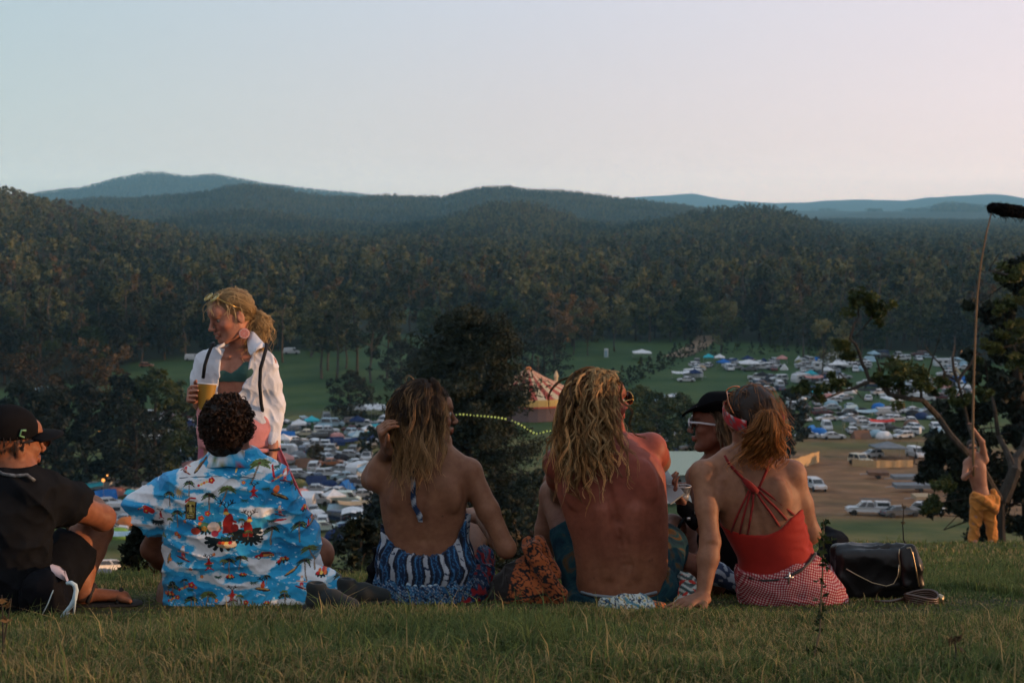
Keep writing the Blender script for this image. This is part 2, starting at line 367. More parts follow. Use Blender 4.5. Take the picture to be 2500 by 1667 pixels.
def gum(rng, H=24, spreadR=4.5, nc=42, n_per=22, leaf=.42, lm=None, bk=None, base=.33, droop=.35):
    """a gum tree: bare stem, forking limbs, clumps of leaves along them. returns trunk mesh, crown mesh"""
    mb = MB(); lean = rng.normal(size=2) * .03 * H
    top = H * .8; spine = [np.array([lean[0] * t * t, lean[1] * t * t, top * t]) for t in np.linspace(0, 1, 6)]
    spine = [p_ + np.array([*rng.normal(size=2) * .012 * H * (0 if q == 0 else 1), 0]) for q, p_ in enumerate(spine)]
    r0 = .016 * H; mb.tube(spine, list(np.linspace(r0, r0 * .3, 6)), 6)
    C = []; S = []
    nl = max(5, nc // 6)
    for q in range(nl):
        t = base + (1 - base) * (q + rng.random()) / nl; t = min(t, .98)
        k_ = t * 5; i0 = min(int(k_), 4); st = spine[i0] * (1 - (k_ - i0)) + spine[i0 + 1] * (k_ - i0)
        th = rng.random() * 6.28; ln = spreadR * (.55 + .6 * rng.random()) * (1.1 - .55 * abs(t - .6))
        en = st + np.array([math.cos(th) * ln, math.sin(th) * ln, ln * (.35 + .55 * rng.random())])
        md = (st + en) / 2 + np.array([0, 0, -.08 * ln])
        mb.tube([st, md, en], [r0 * .35, r0 * .22, r0 * .08], 4)
        m_ = nc // nl
        for _ in range(m_):
            s_ = .45 + .6 * rng.random(); c_ = md * (1 - s_) + en * s_ if s_ < 1 else en
            C.append(c_ + rng.normal(size=3) * .16 * spreadR); S.append(spreadR * (.17 + .16 * rng.random()))
    C = np.array(C); S = np.array(S); tint = .5 + .22 * rng.normal(size=len(C)) * .8
    V, F, t = leaf_quads(rng, C, leaf, n_per, S, tint, droop)
    return mb.data('tree_trunk', bk or BK_PALE), mesh_np('tree_crown', V, [F], lm or LM_GUM, False, {'tint': t})
def bushy(rng, H=14, Wd=5, nc=70, n_per=30, leaf=.35, lm=None, base=.18, cone=False, bk=None):
    mb = MB(); r0 = .022 * H
    sp = [np.array([0, 0, 0]), np.array([rng.normal() * .2, rng.normal() * .2, H * .3]), np.array([rng.normal() * .4, rng.normal() * .4, H * .62]), np.array([0, 0, H * .86])]
    mb.tube(sp, [r0, r0 * .8, r0 * .5, r0 * .15], 7)
    C = []; S = []
    for _ in range(nc):
        t = base + (1 - base) * rng.random() ** .9; th = rng.random() * 6.28
        env = (1 - t) * 1.25 + .05 if cone else math.sin(math.pi * min(1, (t - base) / (1 - base) * .86 + .14)) ** .6
        lump = 1 + .22 * math.sin(3 * th + 9 * t) + .15 * math.sin(5 * th - 13 * t)
        rr = Wd * env * lump * (.45 + .5 * rng.random() ** .5)
        c_ = np.array([math.cos(th) * rr, math.sin(th) * rr, H * t]); C.append(c_); S.append(Wd * (.13 + .13 * rng.random()) * (.6 if cone else 1))
        if rng.random() < .45: mb.tube([np.array([0, 0, max(H * .12, H * (t - .12))]), c_ * np.array([.5, .5, 1]) - [0, 0, H * .03], c_], [r0 * .28, r0 * .18, r0 * .05], 4)
    C = np.array(C); S = np.array(S); V, F, t = leaf_quads(rng, C, leaf, n_per, S, .5 + .2 * rng.normal(size=len(C)), .05)
    return mb.data('tree_trunk', bk or BK_DARK), mesh_np('tree_crown', V, [F], lm or LM_GREEN, False, {'tint': t})
rng = np.random.default_rng(7)
def tree(name, x, y, meshes, label, cat='tree', group=None, s=1.0, rz=None, sz=None):
    zz = tz(x, y); o = empty(name, (x, y, zz - .15), label, cat, group, rng.random() * 6.28 if rz is None else rz)
    o.scale = (s, s, sz or s); link('trunk', meshes[0], o); link('crown', meshes[1], o); return o

# ---- forest beyond the fields: the nearest trees one by one, the rest as one mass
GUMS = [gum(np.random.default_rng(20 + q), H=h_, spreadR=s_, nc=n_, n_per=26, leaf=.5, lm=lm_, base=.2) for q, (h_, s_, n_, lm_) in enumerate([(24, 4.6, 48, LM_GUM), (27, 4.0, 44, LM_GUM), (20, 5.2, 54, LM_GUM), (23, 3.6, 40, LM_BROWN), (17, 4.4, 48, LM_GREEN)])]
ROUNDS = [bushy(np.random.default_rng(40 + q), H=h_, Wd=w_, nc=64, n_per=24, leaf=.5, lm=lm_) for q, (h_, w_, lm_) in enumerate([(14, 5.5, LM_DARK), (12, 4.6, LM_GREEN), (17, 5.0, LM_DARK)])]
PROT = GUMS + ROUNDS
n = 268000
aa = np.radians(rng.uniform(-38, 38, n)); r_ = np.sqrt(rng.uniform(360 ** 2, 3900 ** 2, n))
x_ = r_ * np.sin(aa); y_ = r_ * np.cos(aa); px_ = 1250 + FPX * x_ / y_; py_ = 500 + 46.5 / y_ * FPX
ed = np.interp(px_, EDGE_X, EDGE_Y)
ok = (py_ < ed + 70 * (fbm(px_ / 90, px_ * 0 + 2, 31) - .52))
clear = (fbm(x_ / 70, y_ / 70, 21) > .60) & (y_ < 950) & (y_ > 520) & (px_ > 650) & (px_ < 1900)
clear |= glade(px_, py_)
dens = np.where(clear, .06, 1.0) * np.interp(y_, [400, 900, 2000, 3900], [1, .9, .8, .7])
ok &= rng.random(n) < dens
x_, y_, px_, py_ = x_[ok], y_[ok], px_[ok], py_[ok]
# thin by a jittered hash grid so that trunks keep their distance
cell = np.where(y_ < 1000, 8.5, np.where(y_ < 2200, 8.0, 7.5)); key = np.floor(x_ / cell) * 100003 + np.floor(y_ / cell) + np.floor(cell * 10) * 7e9
_, ui = np.unique(key, return_index=True); x_, y_, px_, py_ = x_[ui], y_[ui], px_[ui], py_[ui]
z_ = TZ(x_, y_); o_ = np.argsort(np.hypot(x_, y_) + 400 * (np.abs(px_ - 1250) > 1330)); x_, y_, z_, px_, py_ = x_[o_], y_[o_], z_[o_], px_[o_], py_[o_]
NI = 270
KINDS_ = ['tall olive gum with a bare stem', 'slender gum with thin drooping clumps', 'spreading gum with a wide crown', 'brown tinged gum with narrow crown', 'fresh green gum tree of middle height', 'low dark rounded tree', 'small mid green rounded tree', 'tall dark dense tree']
def where_(px):
    for lim, t in ((330, 'at the wood edge on the far left'), (470, 'at the wood edge left of the blonde'), (700, 'in the wood behind the blonde'), (960, 'between the blonde and the conifer'), (1290, 'in the wood behind the dark conifer'), (1520, 'above the striped tent'), (1760, 'near the end of the dirt road'), (2050, 'behind the row of saplings'), (9999, 'behind the bare branched tree')):
        if px < lim: return t
for q in range(NI):
    k = int(rng.choice(8, p=[.13, .10, .11, .10, .14, .14, .15, .13])); s_ = rng.uniform(.78, 1.12)
    tree('gum_tree' if k < 5 else 'round_tree', x_[q], y_[q], PROT[k], KINDS_[k] + ' ' + where_(px_[q]), group='trees at the edge of the wood', s=s_, sz=s_ * rng.uniform(.9, 1.1))
print('forest trees', len(x_))
# the far wood: points carrying scale/turn/kind, prototype trees set on them by geometry nodes
def far_proto(seed, H, w, lm, nc=40, n_per=11, leaf=.85, gumlike=True):
    rg = np.random.default_rng(seed)
    t_, c_ = gum(rg, H, w, nc, n_per, leaf, lm, base=.16) if gumlike else bushy(rg, H, w, nc, n_per, leaf, lm)
    off = len(c_.vertices); import bmesh
    bm = bmesh.new(); bm.from_mesh(c_); n0 = len(bm.faces); bm.from_mesh(t_)
    for f in bm.faces[n0:] if False else []: pass
    me = bpy.data.meshes.new('far_tree'); bm.faces.ensure_lookup_table()
    for f_i in range(n0, len(bm.faces)): bm.faces[f_i].material_index = 1
    bm.to_mesh(me); bm.free(); me.materials.append(lm); me.materials.append(BK_PALE)
    return me
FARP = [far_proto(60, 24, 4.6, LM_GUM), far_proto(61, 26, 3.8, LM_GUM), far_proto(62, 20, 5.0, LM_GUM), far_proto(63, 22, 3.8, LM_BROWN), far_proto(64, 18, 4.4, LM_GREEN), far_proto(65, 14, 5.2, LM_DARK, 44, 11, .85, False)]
pc = bpy.data.collections.new('far_tree_kinds')
for q, m_ in enumerate(FARP): pc.objects.link(bpy.data.objects.new('far_tree_%02d' % q, m_))
fx, fy, fz = x_[NI:], y_[NI:], z_[NI:]
nf = len(fx); kk = rng.choice(6, nf, p=[.24, .2, .2, .14, .12, .10])
pxf = px_[NI:]
kk = np.where((pxf > 1500) & (fy > 1200) & (kk == 3) & (rng.random(nf) < .5), 4, kk)
sc_ = (.45 + .85 * rng.random(nf) ** 1.4) * np.interp(fy, [400, 900, 1600, 2800], [1, .88, .66, .5])
# clumps along the far blue ridges
n2 = 64000; a2 = np.radians(rng.uniform(-34, 34, n2)); r2 = rng.uniform(5200, 8300, n2); x2, y2 = r2 * np.sin(a2), r2 * np.cos(a2); z2 = TZ(x2, y2)
ok = z2 > 14; x2, y2, z2 = x2[ok], y2[ok], z2[ok]
fx = np.r_[fx, x2]; fy = np.r_[fy, y2]; fz = np.r_[fz, z2]; kk = np.r_[kk, rng.choice([0, 2, 4, 5], len(x2))]; sc_ = np.r_[sc_, rng.uniform(.5, .8, len(x2))]
me = bpy.data.meshes.new('wood'); me.vertices.add(len(fx)); me.vertices.foreach_set('co', np.stack([fx, fy, fz - .3], 1).astype(np.float32).ravel())
for nm, ty, dt, ky in (('kind_id', 'INT', kk.astype(np.int32), 'value'), ('size', 'FLOAT', sc_.astype(np.float32), 'value'), ('turn', 'FLOAT', rng.uniform(0, 6.28, len(fx)).astype(np.float32), 'value')):
    at = me.attributes.new(nm, ty, 'POINT'); at.data.foreach_set(ky, dt)
wo_ = tag(link('forest', me), 'dense gum forest covering the valley and the hills behind the fields', 'forest', kind='stuff')
def instancer(o, coll):
    g = bpy.data.node_groups.new('set_out', 'GeometryNodeTree')
    g.interface.new_socket('Geometry', in_out='INPUT', socket_type='NodeSocketGeometry'); g.interface.new_socket('Geometry', in_out='OUTPUT', socket_type='NodeSocketGeometry')
    gi = g.nodes.new('NodeGroupInput'); go = g.nodes.new('NodeGroupOutput'); ci = g.nodes.new('GeometryNodeCollectionInfo')
    ci.inputs[0].default_value = coll; ci.inputs[1].default_value = True; ci.inputs[2].default_value = True
    ip = g.nodes.new('GeometryNodeInstanceOnPoints'); ip.inputs['Pick Instance'].default_value = True
    def at(nm, ty):
        a = g.nodes.new('GeometryNodeInputNamedAttribute'); a.data_type = ty; a.inputs[0].default_value = nm; return a.outputs[0]
    cx = g.nodes.new('ShaderNodeCombineXYZ'); g.links.new(at('turn', 'FLOAT'), cx.inputs[2])
    g.links.new(gi.outputs[0], ip.inputs['Points']); g.links.new(ci.outputs[0], ip.inputs['Instance']); g.links.new(at('kind_id', 'INT'), ip.inputs['Instance Index'])
    g.links.new(cx.outputs[0], ip.inputs['Rotation']); g.links.new(at('size', 'FLOAT'), ip.inputs['Scale']); g.links.new(ip.outputs[0], go.inputs[0])
    md = o.modifiers.new('set_out', 'NODES'); md.node_group = g
instancer(wo_, pc)
# ================================================================ haze
hb = MB(); zt = CAMZ + HAZE_TOP
hb.box((0, HAZE_END / 2 - 150, (zt - 75) / 2), (14500, HAZE_END + 300, zt + 75))
hm = bpy.data.materials.new('haze_air'); hm.use_nodes = True; t_ = hm.node_tree; t_.nodes.clear()
pv = t_.nodes.new('ShaderNodeVolumePrincipled'); ho = t_.nodes.new('ShaderNodeOutputMaterial'); t_.links.new(pv.outputs[0], ho.inputs[1])
pv.inputs['Color'].default_value = (.30, .71, 1.0, 1); pv.inputs['Density'].default_value = HAZE_D
tag(link('haze', hb.data('haze', hm)), 'thin bluish air between the near hill and the far ridges', 'haze', kind='stuff')
# ================================================================ trees that stand apart
r2g = np.random.default_rng(99)
def at_px(px, py): g = ground_at(px, py); return g.x, g.y
def lone(name, px, py, meshes, label, s=1, sz=None, group=None):
    x, y = at_px(px, py); return tree(name, x, y, meshes, label, group=group, s=s, sz=sz)
# the big dark conifer in the middle of the view
def conifer(seed, H, Wd):
    rg = np.random.default_rng(seed); mb = MB(); r0 = .45
    mb.tube([(0, 0, 0), (.2, 0, H * .3), (-.1, .1, H * .6), (0, 0, H * .95)], [r0, r0 * .8, r0 * .5, .08], 8)
    C = []; S = []
    for q in range(210):
        t = .06 + .92 * (q / 210); th = rg.random() * 6.28
        env = (1 - t) ** .38 * (.9 + .25 * math.sin(q * .7)) if t > .25 else .8 * (.6 + t * 1.6)
        ln = Wd * env * (.75 + .4 * rg.random())
        st = np.array([0, 0, H * t]); en = st + np.array([math.cos(th) * ln, math.sin(th) * ln, (.16 if t > .5 else -.05) * ln])
        mb.tube([st, (st + en) / 2 + [0, 0, .15], en], [.09, .06, .02], 4)
        for k in range(6):
            s_ = .35 + .65 * k / 5; C.append(st * (1 - s_) + en * s_ + rg.normal(size=3) * [.35, .35, .18]); S.append(.55 + .45 * rg.random())
    C = np.array(C); S = np.array(S); V, F, t_ = leaf_quads(rg, C, .20, 95, S * 1.3, .42 + .22 * rg.normal(size=len(C)), .35, (.18, .4))
    return mb.data('tree_trunk', BK_DARK), mesh_np('tree_crown', V, [F], LM_DARK, False, {'tint': t_})
cx_, cy_ = (1146 - 1250) / FPX * 112, 112
tree('conifer', cx_, cy_, conifer(5, 24.4, 7.7), 'tall dark bushy conifer rising in the middle of the valley left of the striped tent', s=1, rz=.5)
SM = bushy(np.random.default_rng(71), 9, 4.6, 90, 60, .20, LM_DARK); SM2 = bushy(np.random.default_rng(72), 11, 4.2, 90, 60, .20, LM_DARK)
tree('round_tree', (965 - 1250) / FPX * 118, 118, SM, 'dark low tree spreading to the left of the tall conifer behind the brown haired woman', s=1.15)
tree('round_tree', (1310 - 1250) / FPX * 104, 104, SM2, 'green scrubby tree at the right foot of the tall conifer', s=.95)
tree('round_tree', (930 - 1250) / FPX * 96, 96, SM, 'black green shrubby tree behind the left shoulder of the brown haired woman', s=.9)
# dark cluster on the left, in front of the field
for px, py, k, s_, lb in ((-60, 1215, 0, 1.25, 'dark leafy tree at the left edge above the man in the cap'), (60, 1205, 1, 1.15, 'dark green tree directly behind the black cap'), (140, 1212, 0, 1.1, 'dark tree right of the man in the black cap'),
                         (215, 1196, 0, 1.1, 'broad dark tree in the middle of the left clump'), (300, 1180, 2, 1.15, 'rounded black green tree topping the left clump'), (385, 1176, 1, 1.2, 'olive leafy tree at the right end of the left clump'), (440, 1150, 1, .9, 'smaller olive tree beside the cup of the standing woman'), (330, 1205, 1, .9, 'low olive tree in front of the left clump'), (100, 1190, 0, 1.0, 'dark tree behind the left clump')):
    lone('round_tree', px, py, [bushy(np.random.default_rng(400 + px), 16, 5.5, 90, 46, .38, (LM_DARK, LM_DARK, LM_DARK)[k] if px != 385 else LM_GREEN, .12)][0], lb, s_, s_ * .98)
# brown gums lit by the low sun
for px, py, s_, lb in ((95, 1015, .95, 'brown leafed gum at the left of the field edge'), (165, 1010, .8, 'brown gum with a forked pale stem on the left'), (30, 1020, .9, 'brown gum at the far left edge'), (270, 1005, .92, 'rounded sunlit brown gum beside the left field'), (215, 1010, .7, 'small brown gum between two larger ones')):
    lone('gum_tree', px, py, gum(np.random.default_rng(500 + px), 17, 5.6, 70, 34, .42, LM_BROWN, BK_PALE, .12), lb, s_)
for px, py, H, lm, lb, wd in ((855, 1028, 10.5, LM_DARK, 'round dark tree standing alone on the field', 5.2), (980, 965, 13, LM_DARK, 'dark domed tree left of the conifer top', 6.5), (1030, 990, 13, LM_DARK, 'dark domed tree touching the conifer', 6), (1330, 940, 14, LM_DARK, 'dark broad tree behind the striped tent', 7), (1260, 930, 13, LM_DARK, 'dark tree between the conifer and the striped tent', 6.5),
                              (1600, 1118, 11.5, LM_GREEN, 'scrubby tree right of the dreadlocked man', 5.5), (1545, 1125, 10, LM_GREEN, 'scrubby tree behind the dreadlocked man', 4.5), (1655, 1100, 10.5, LM_GREEN, 'scrubby tree above the black hat', 5), (1560, 1050, 9, LM_GREEN, 'pale green tree above the dreadlocked man', 4.2), (1500, 1040, 9, LM_GREEN, 'green tree hidden mostly by blond hair', 4), (1925, 1128, 12.5, LM_DARK, 'dark round tree right of the ponytail', 3.6), (1720, 1110, 9, LM_GREEN, 'low tree behind the black hat', 4.5)):
    lone('round_tree', px, py, bushy(np.random.default_rng(600 + px), H, wd, 90, 44, .30, lm, .12), lb)
for px, py, H, lb in ((785, 925, 24, 'tall gum standing out on the field right of the blonde'), (822, 930, 26, 'tallest gum of the stand right of the blonde'), (872, 922, 25, 'gum in the stand between the blonde and the conifer'), (905, 935, 22, 'gum at the right of the stand by the conifer'), (945, 925, 23, 'gum close to the left side of the conifer top'), (690, 885, 22, 'gum right of the ponytail'), (1352, 895, 22, 'broad brown gum above the striped tent top'), (1300, 900, 20, 'dark gum left of the broad brown gum'), (1500, 858, 19, 'gum behind the far lawn left of the track'), (1760, 862, 18, 'gum right of the track end'), (800, 905, 21, 'tall sparse gum on the right side of the field'), (845, 900, 19, 'second tall sparse gum on the right side of the field'), (760, 872, 20, 'tall thin gum right of the standing woman'), (1400, 866, 17, 'wide brown gum with a pale stem above the striped tent'), (1435, 868, 15, 'brown gum at the corner of the far lawn'), (2008, 935, 17, 'tall gum with bare stem rising among the parked cars'), (1960, 880, 19, 'gum at the back of the camping field')):
    lone('gum_tree', px, py, gum(np.random.default_rng(700 + px), H, 5.4, 60, 34, .40, LM_BROWN if px in (1400, 1352) else LM_GUM, BK_PALE, .3), lb)
for px, py, H, lb in ((775, 1132, 3.6, 'small orange brown tree among the tents of the left camp'), (905, 1120, 6, 'dark tree at the right side of the left camp'), (470, 1120, 6, 'small tree behind the dark curls'), (700, 1215, 4, 'small tree by the patterned shoulder')):
    lone('small_tree', px, py, bushy(np.random.default_rng(px), H, H * .42, 60, 34, .24, LM_BROWN if px == 775 else LM_DARK, .12), lb)
# rows of young trees along the track
SAP = [bushy(np.random.default_rng(80 + q), 5, 1.5, 34, 26, .22, lm_, .05, True) for q, lm_ in enumerate((LM_DARK, LM_GREEN, LM_DARK))]
sp_ = []
for t in np.linspace(0, 1, 15): sp_.append((1425 + 262 * t ** .9, 985 - 122 * t))
for t in np.linspace(0, 1, 10): sp_.append((1490 + 225 * t, 958 - 104 * t))
for t in np.linspace(0, 1, 13): sp_.append((1712 + 350 * t, 863 - 3 * t + 5 * math.sin(t * 20)))
for q, (px, py) in enumerate(sp_):
    lone('sapling', px + r2g.normal() * 4, py + r2g.normal() * 2, SAP[q % 3], 'small dark cone shaped young tree in the row ' + ('beside the dirt track' if q < 25 else 'along the back of the camping field'), r2g.uniform(.7, 1.25), group='young trees along the track' if q < 25 else 'young trees behind the camping field')
# bare limbed tree on the right, near
def limb_tree(name, base_px, Y, paths, clumps, leaf, lm, bk, label, n_per=520):
    bx = J(base_px[0], base_px[1], Y); root = empty(name, (bx.x, Y, bx.z), label, 'tree')
    mb = MB(); rg = np.random.default_rng(int(base_px[0]))
    for pts, r0, r1, dY in paths:
        P = [J(p_[0], p_[1], Y + (p_[2] if len(p_) > 2 else 0)) for p_ in pts]
        Q = []
        for a_, b_ in zip(P[:-1], P[1:]):
            for s_ in (0, .5): Q.append(np.array(a_.lerp(b_, s_)) + rg.normal(size=3) * (.02 if s_ == 0 else .06) * Y / 45)
        Q.append(np.array(P[-1])); mb.tube(Q, list(np.linspace(r0, r1, len(Q))), 7)
    C = []; S = []
    for px, py, r, dy in clumps:
        c0 = np.array(J(px, py, Y + dy)); rm = r / FPX * Y
        for k in range(9): C.append(c0 + rg.normal(size=3) * rm * np.array([.5, .5, .32])); S.append(rm * rg.uniform(.3, .5))
        mb.tube([c0, c0 + rg.normal(size=3) * rm * .5, c0 + rg.normal(size=3) * rm], [.05 * Y / 45, .03, .01], 4)
    V, F, t_ = leaf_quads(rg, np.array(C), leaf, n_per // 9, np.array(S), .5 + .22 * rg.normal(size=len(C)), .1)
    child('trunk', mb.data('trunk', bk), root); child('crown', mesh_np('crown', V, [F], lm, False, {'tint': t_}), root); return root
limb_tree('bare_branched_tree', (2450, 1330), 44, [
    ([(2450, 1360), (2446, 1220, 0), (2400, 1150, -1), (2346, 1092, -2), (2292, 1018, -2), (2250, 977, -3), (2171, 958, -3), (2123, 929, -3), (2104, 888, -3), (2091, 840, -3), (2083, 795, -3), (2095, 750, -3)], .13, .022, 0),
    ([(2446, 1220), (2475, 1150), (2500, 1095, 1), (2540, 1000, 1), (2560, 880, 1)], .22, .10, 0),
    ([(2123, 929, -3), (2078, 948, -3), (2034, 967, -4), (1990, 962, -4)], .06, .02, 0),
    ([(2392, 1140, -1), (2365, 1040, 0), (2337, 932, 0), (2296, 888, 0), (2257, 840, 0)], .07, .015, 0),
    ([(2337, 932, 0), (2324, 872, 0), (2330, 820, 1)], .06, .015, 0), ([(2337, 932, 0), (2370, 890, 0), (2390, 860, 0)], .06, .015, 0),
    ([(2171, 958, -3), (2150, 905, -3), (2135, 870, -3)], .05, .012, 0), ([(2250, 977, -3), (2240, 930, -3)], .06, .02, 0), ([(2475, 1150), (2440, 1060, 1), (2420, 960, 1)], .12, .04, 0)],
    [(2110, 735, 42, -3), (2085, 725, 25, -3), (2140, 762, 30, -3), (2060, 838, 22, -3), (2072, 868, 15, -3), (2000, 958, 34, -4), (2045, 940, 26, -4), (1965, 948, 20, -4), (2215, 905, 48, -3), (2250, 935, 48, -3), (2190, 945, 35, -3), (2150, 925, 22, -3), (2340, 985, 26, 0), (2300, 930, 22, 0), (2462, 672, 42, 1), (2492, 735, 46, 1), (2440, 745, 30, 1), (2470, 800, 40, 1), (2420, 850, 30, 1), (2488, 880, 44, 1), (2385, 965, 34, 0), (2310, 1180, 40, 0), (2270, 1230, 34, 0)],
    .075, LM_GREEN, BK_GREY, 'leaning tree with bare grey limbs and sparse green tufts behind the flag holder', 620)
limb_tree('dark_tree', (2520, 1330), 58, [([(2530, 1380), (2515, 1200), (2490, 1000), (2470, 820), (2480, 700)], .4, .08, 0)],
    [(2440, 770, 50, 0), (2485, 700, 50, 0), (2475, 650, 30, 0), (2470, 850, 70, 0), (2430, 930, 62, 0), (2495, 960, 80, 0), (2400, 1010, 70, 0), (2470, 1060, 90, 0), (2360, 1060, 60, 0), (2300, 1090, 62, 0), (2270, 1140, 45, 0), (2340, 1160, 80, 0), (2430, 1170, 90, 0), (2500, 1220, 90, 0), (2380, 1250, 80, 0), (2460, 1300, 80, 0), (2550, 800, 90, 1), (2580, 1000, 120, 1)],
    .15, LM_DARK, BK_DARK, 'big dense dark tree filling the right edge behind the flag holder', 1500)

# ================================================================ vehicles
GLASS = flat('dark_glass', (.025, .03, .035), .15, .6, var=.02); RUB = flat('tyre_rubber', (.02, .02, .02), .9); RIM = flat('wheel_rim', (.35, .35, .36), .35, .5, .6)
LAMPC = flat('lamp_lens', (.6, .55, .5), .2, .5); PAINTS = {
    'white': (.50, .53, .56), 'silver': (.34, .37, .40), 'pale blue': (.30, .42, .50), 'dark blue': (.02, .04, .09), 'maroon': (.10, .02, .02), 'black': (.02, .02, .022), 'copper': (.34, .13, .06), 'cream': (.52, .48, .36), 'grey': (.12, .13, .14), 'pale green': (.42, .50, .45), 'red': (.4, .03, .02)}
def paint(c): return flat('paint_' + c.replace(' ', '_'), PAINTS[c], .38, .5, var=.06)
SPEC = {  # length, width, lower body outline (x,z), cabin: rear-bottom, rear-top, front-top, front-bottom x, waist z, roof z
    'sedan': (4.7, 1.78, [(-2.35, .35), (-2.35, .8), (-2.2, .98), (-1.35, 1.0), (1.0, .98), (2.1, .82), (2.35, .62), (2.33, .35)], (-1.75, -.95, .35, 1.15), .96, 1.43),
    'hatchback': (4.0, 1.7, [(-2.0, .35), (-2.02, .9), (-1.9, 1.0), (1.0, 1.0), (1.8, .85), (2.0, .62), (1.98, .35)], (-1.9, -1.5, .25, 1.05), .98, 1.48),
    'wagon': (4.75, 1.8, [(-2.35, .38), (-2.38, .9), (-2.3, 1.02), (1.05, 1.0), (2.15, .86), (2.36, .64), (2.33, .38)], (-2.28, -1.95, .3, 1.2), 1.0, 1.52),
    'four wheel drive': (4.7, 1.88, [(-2.3, .5), (-2.33, 1.1), (-2.25, 1.18), (1.05, 1.15), (2.15, 1.08), (2.33, .9), (2.32, .5)], (-2.25, -2.1, .45, 1.1), 1.14, 1.84),
    'pickup': (5.2, 1.84, [(-2.6, .5), (-2.62, 1.12), (-2.6, 1.16), (1.2, 1.12), (2.3, 1.05), (2.55, .86), (2.53, .5)], (-.75, -.55, .65, 1.3), 1.11, 1.74),
    'van': (5.0, 1.85, [(-2.45, .4), (-2.47, 1.2), (-2.44, 1.25), (1.75, 1.22), (2.3, 1.0), (2.48, .75), (2.46, .4)], (-2.42, -2.3, 1.1, 1.85), 1.2, 2.0)}
def car_meshes(kind, col):
    Lg, Wd, low, cab, zw, zr = SPEC[kind]; w = Wd / 2; out = []
    b = MB(); n = len(low); V = []
    for sy, ins in ((-1, .12), (-1, 0), (1, 0), (1, .12)):   # rounded flanks
        for (x, z) in low:
            zc = .62; V.append((x * (1 - .03 * (ins > 0)), sy * (w - ins), zc + (z - zc) * (1 if ins else .82)))
    F = [tuple(range(n))[::-1], tuple(range(3 * n, 4 * n))] + [(a_ * n + i_, a_ * n + (i_ + 1) % n, (a_ + 1) * n + (i_ + 1) % n, (a_ + 1) * n + i_) for a_ in range(3) for i_ in range(n)]
    b.add(V, F)
    xr, xrt, xft, xf = cab; wt = w - .2; wb = w - .06
    CV = [(xr, -wb, zw - .05), (xf, -wb, zw - .05), (xf, wb, zw - .05), (xr, wb, zw - .05), (xrt, -wt, zr - .06), (xft, -wt, zr - .06), (xft, wt, zr - .06), (xrt, wt, zr - .06), (xrt + .1, -wt + .08, zr), (xft - .12, -wt + .08, zr), (xft - .12, wt - .08, zr), (xrt + .1, wt - .08, zr)]
    b.add(CV, [(0, 1, 5, 4), (1, 2, 6, 5), (2, 3, 7, 6), (3, 0, 4, 7), (4, 5, 9, 8), (5, 6, 10, 9), (6, 7, 11, 10), (7, 4, 8, 11), (8, 9, 10, 11), (3, 2, 1, 0)])
    if kind == 'pickup': b.box((-1.7, 0, 1.42), (1.75, 1.7, .62), taper=.93)
    out.append(('body', b.data('car_body', paint(col), False)))
    def pane(P, nm, push):
        P = np.array(P, float); c0 = P.mean(0); P = c0 + (P - c0) * .86 + np.array(push); q = MB()
        nrm = np.cross(P[1] - P[0], P[2] - P[0]); nrm /= np.linalg.norm(nrm); q.add(np.vstack([P, P - nrm * .02]), [(0, 1, 2, 3), (7, 6, 5, 4), (0, 4, 5, 1), (1, 5, 6, 2), (2, 6, 7, 3), (3, 7, 4, 0)]); return (nm, q.data('car_' + nm, GLASS))
    C = [np.array(v) for v in CV]
    out.append(pane([C[1], C[2], C[6], C[5]], 'windscreen', (.025, 0, .02))); out.append(pane([C[3], C[0], C[4], C[7]], 'rear_window', (-.025, 0, .02)))
    for sy in (-1, 1):
        a_, b_, c__, d_ = (C[0], C[1], C[5], C[4]) if sy < 0 else (C[3], C[2], C[6], C[7]); m0 = a_ * .45 + b_ * .55; m1 = d_ * .45 + c__ * .55
        if kind == 'van' and col != 'pale blue': m0 = a_ * .25 + b_ * .75; m1 = d_ * .25 + c__ * .75
        else: out.append(pane([a_, m0, m1, d_], 'side_window', (0, sy * .03, 0)))
        out.append(pane([m0, b_, c__, m1], 'side_window', (0, sy * .03, 0)))
    if kind == 'pickup':
        for sy in (-1, 1): q = MB(); q.box((-1.7, sy * .84, 1.44), (1.4, .03, .4)); out.append(('canopy_window', q.data('canopy_window', GLASS)))
    wr = .33 if zr < 1.6 else .37; ax = Lg / 2 - .88
    for sx in (-1, 1):
        for sy in (-1, 1):
            q = MB(); rt = Matrix.Rotation(R(90), 4, 'X'); q.lathe([(wr * .6, -.11), (wr, -.1), (wr, .1), (wr * .6, .11)], (sx * ax, sy * (w - .08), wr), 14, rt); out.append(('wheel', q.data('wheel', RUB)))
        for sy in (-1, 1): q = MB(); q.box((sx * (Lg / 2 - .03), sy * (w - .3), .72 if zr < 1.6 else .9), (.08, .3, .14)); out.append(('headlight' if sx > 0 else 'tail_light', q.data('car_lamp', LAMPC if sx > 0 else flat('red_lens', (.35, .02, .02), .3))))
    return out
def joined(name, parts):
    import bmesh
    bm = bmesh.new(); mats = []
    for nm, me in parts:
        n0 = len(bm.faces); bm.from_mesh(me); m_ = me.materials[0]
        if m_ not in mats: mats.append(m_)
        bm.faces.ensure_lookup_table()
        for f_i in range(n0, len(bm.faces)): bm.faces[f_i].material_index = mats.index(m_)
    me = bpy.data.meshes.new(name); bm.to_mesh(me); bm.free()
    for m_ in mats: me.materials.append(m_)
    return me
CARS = {}
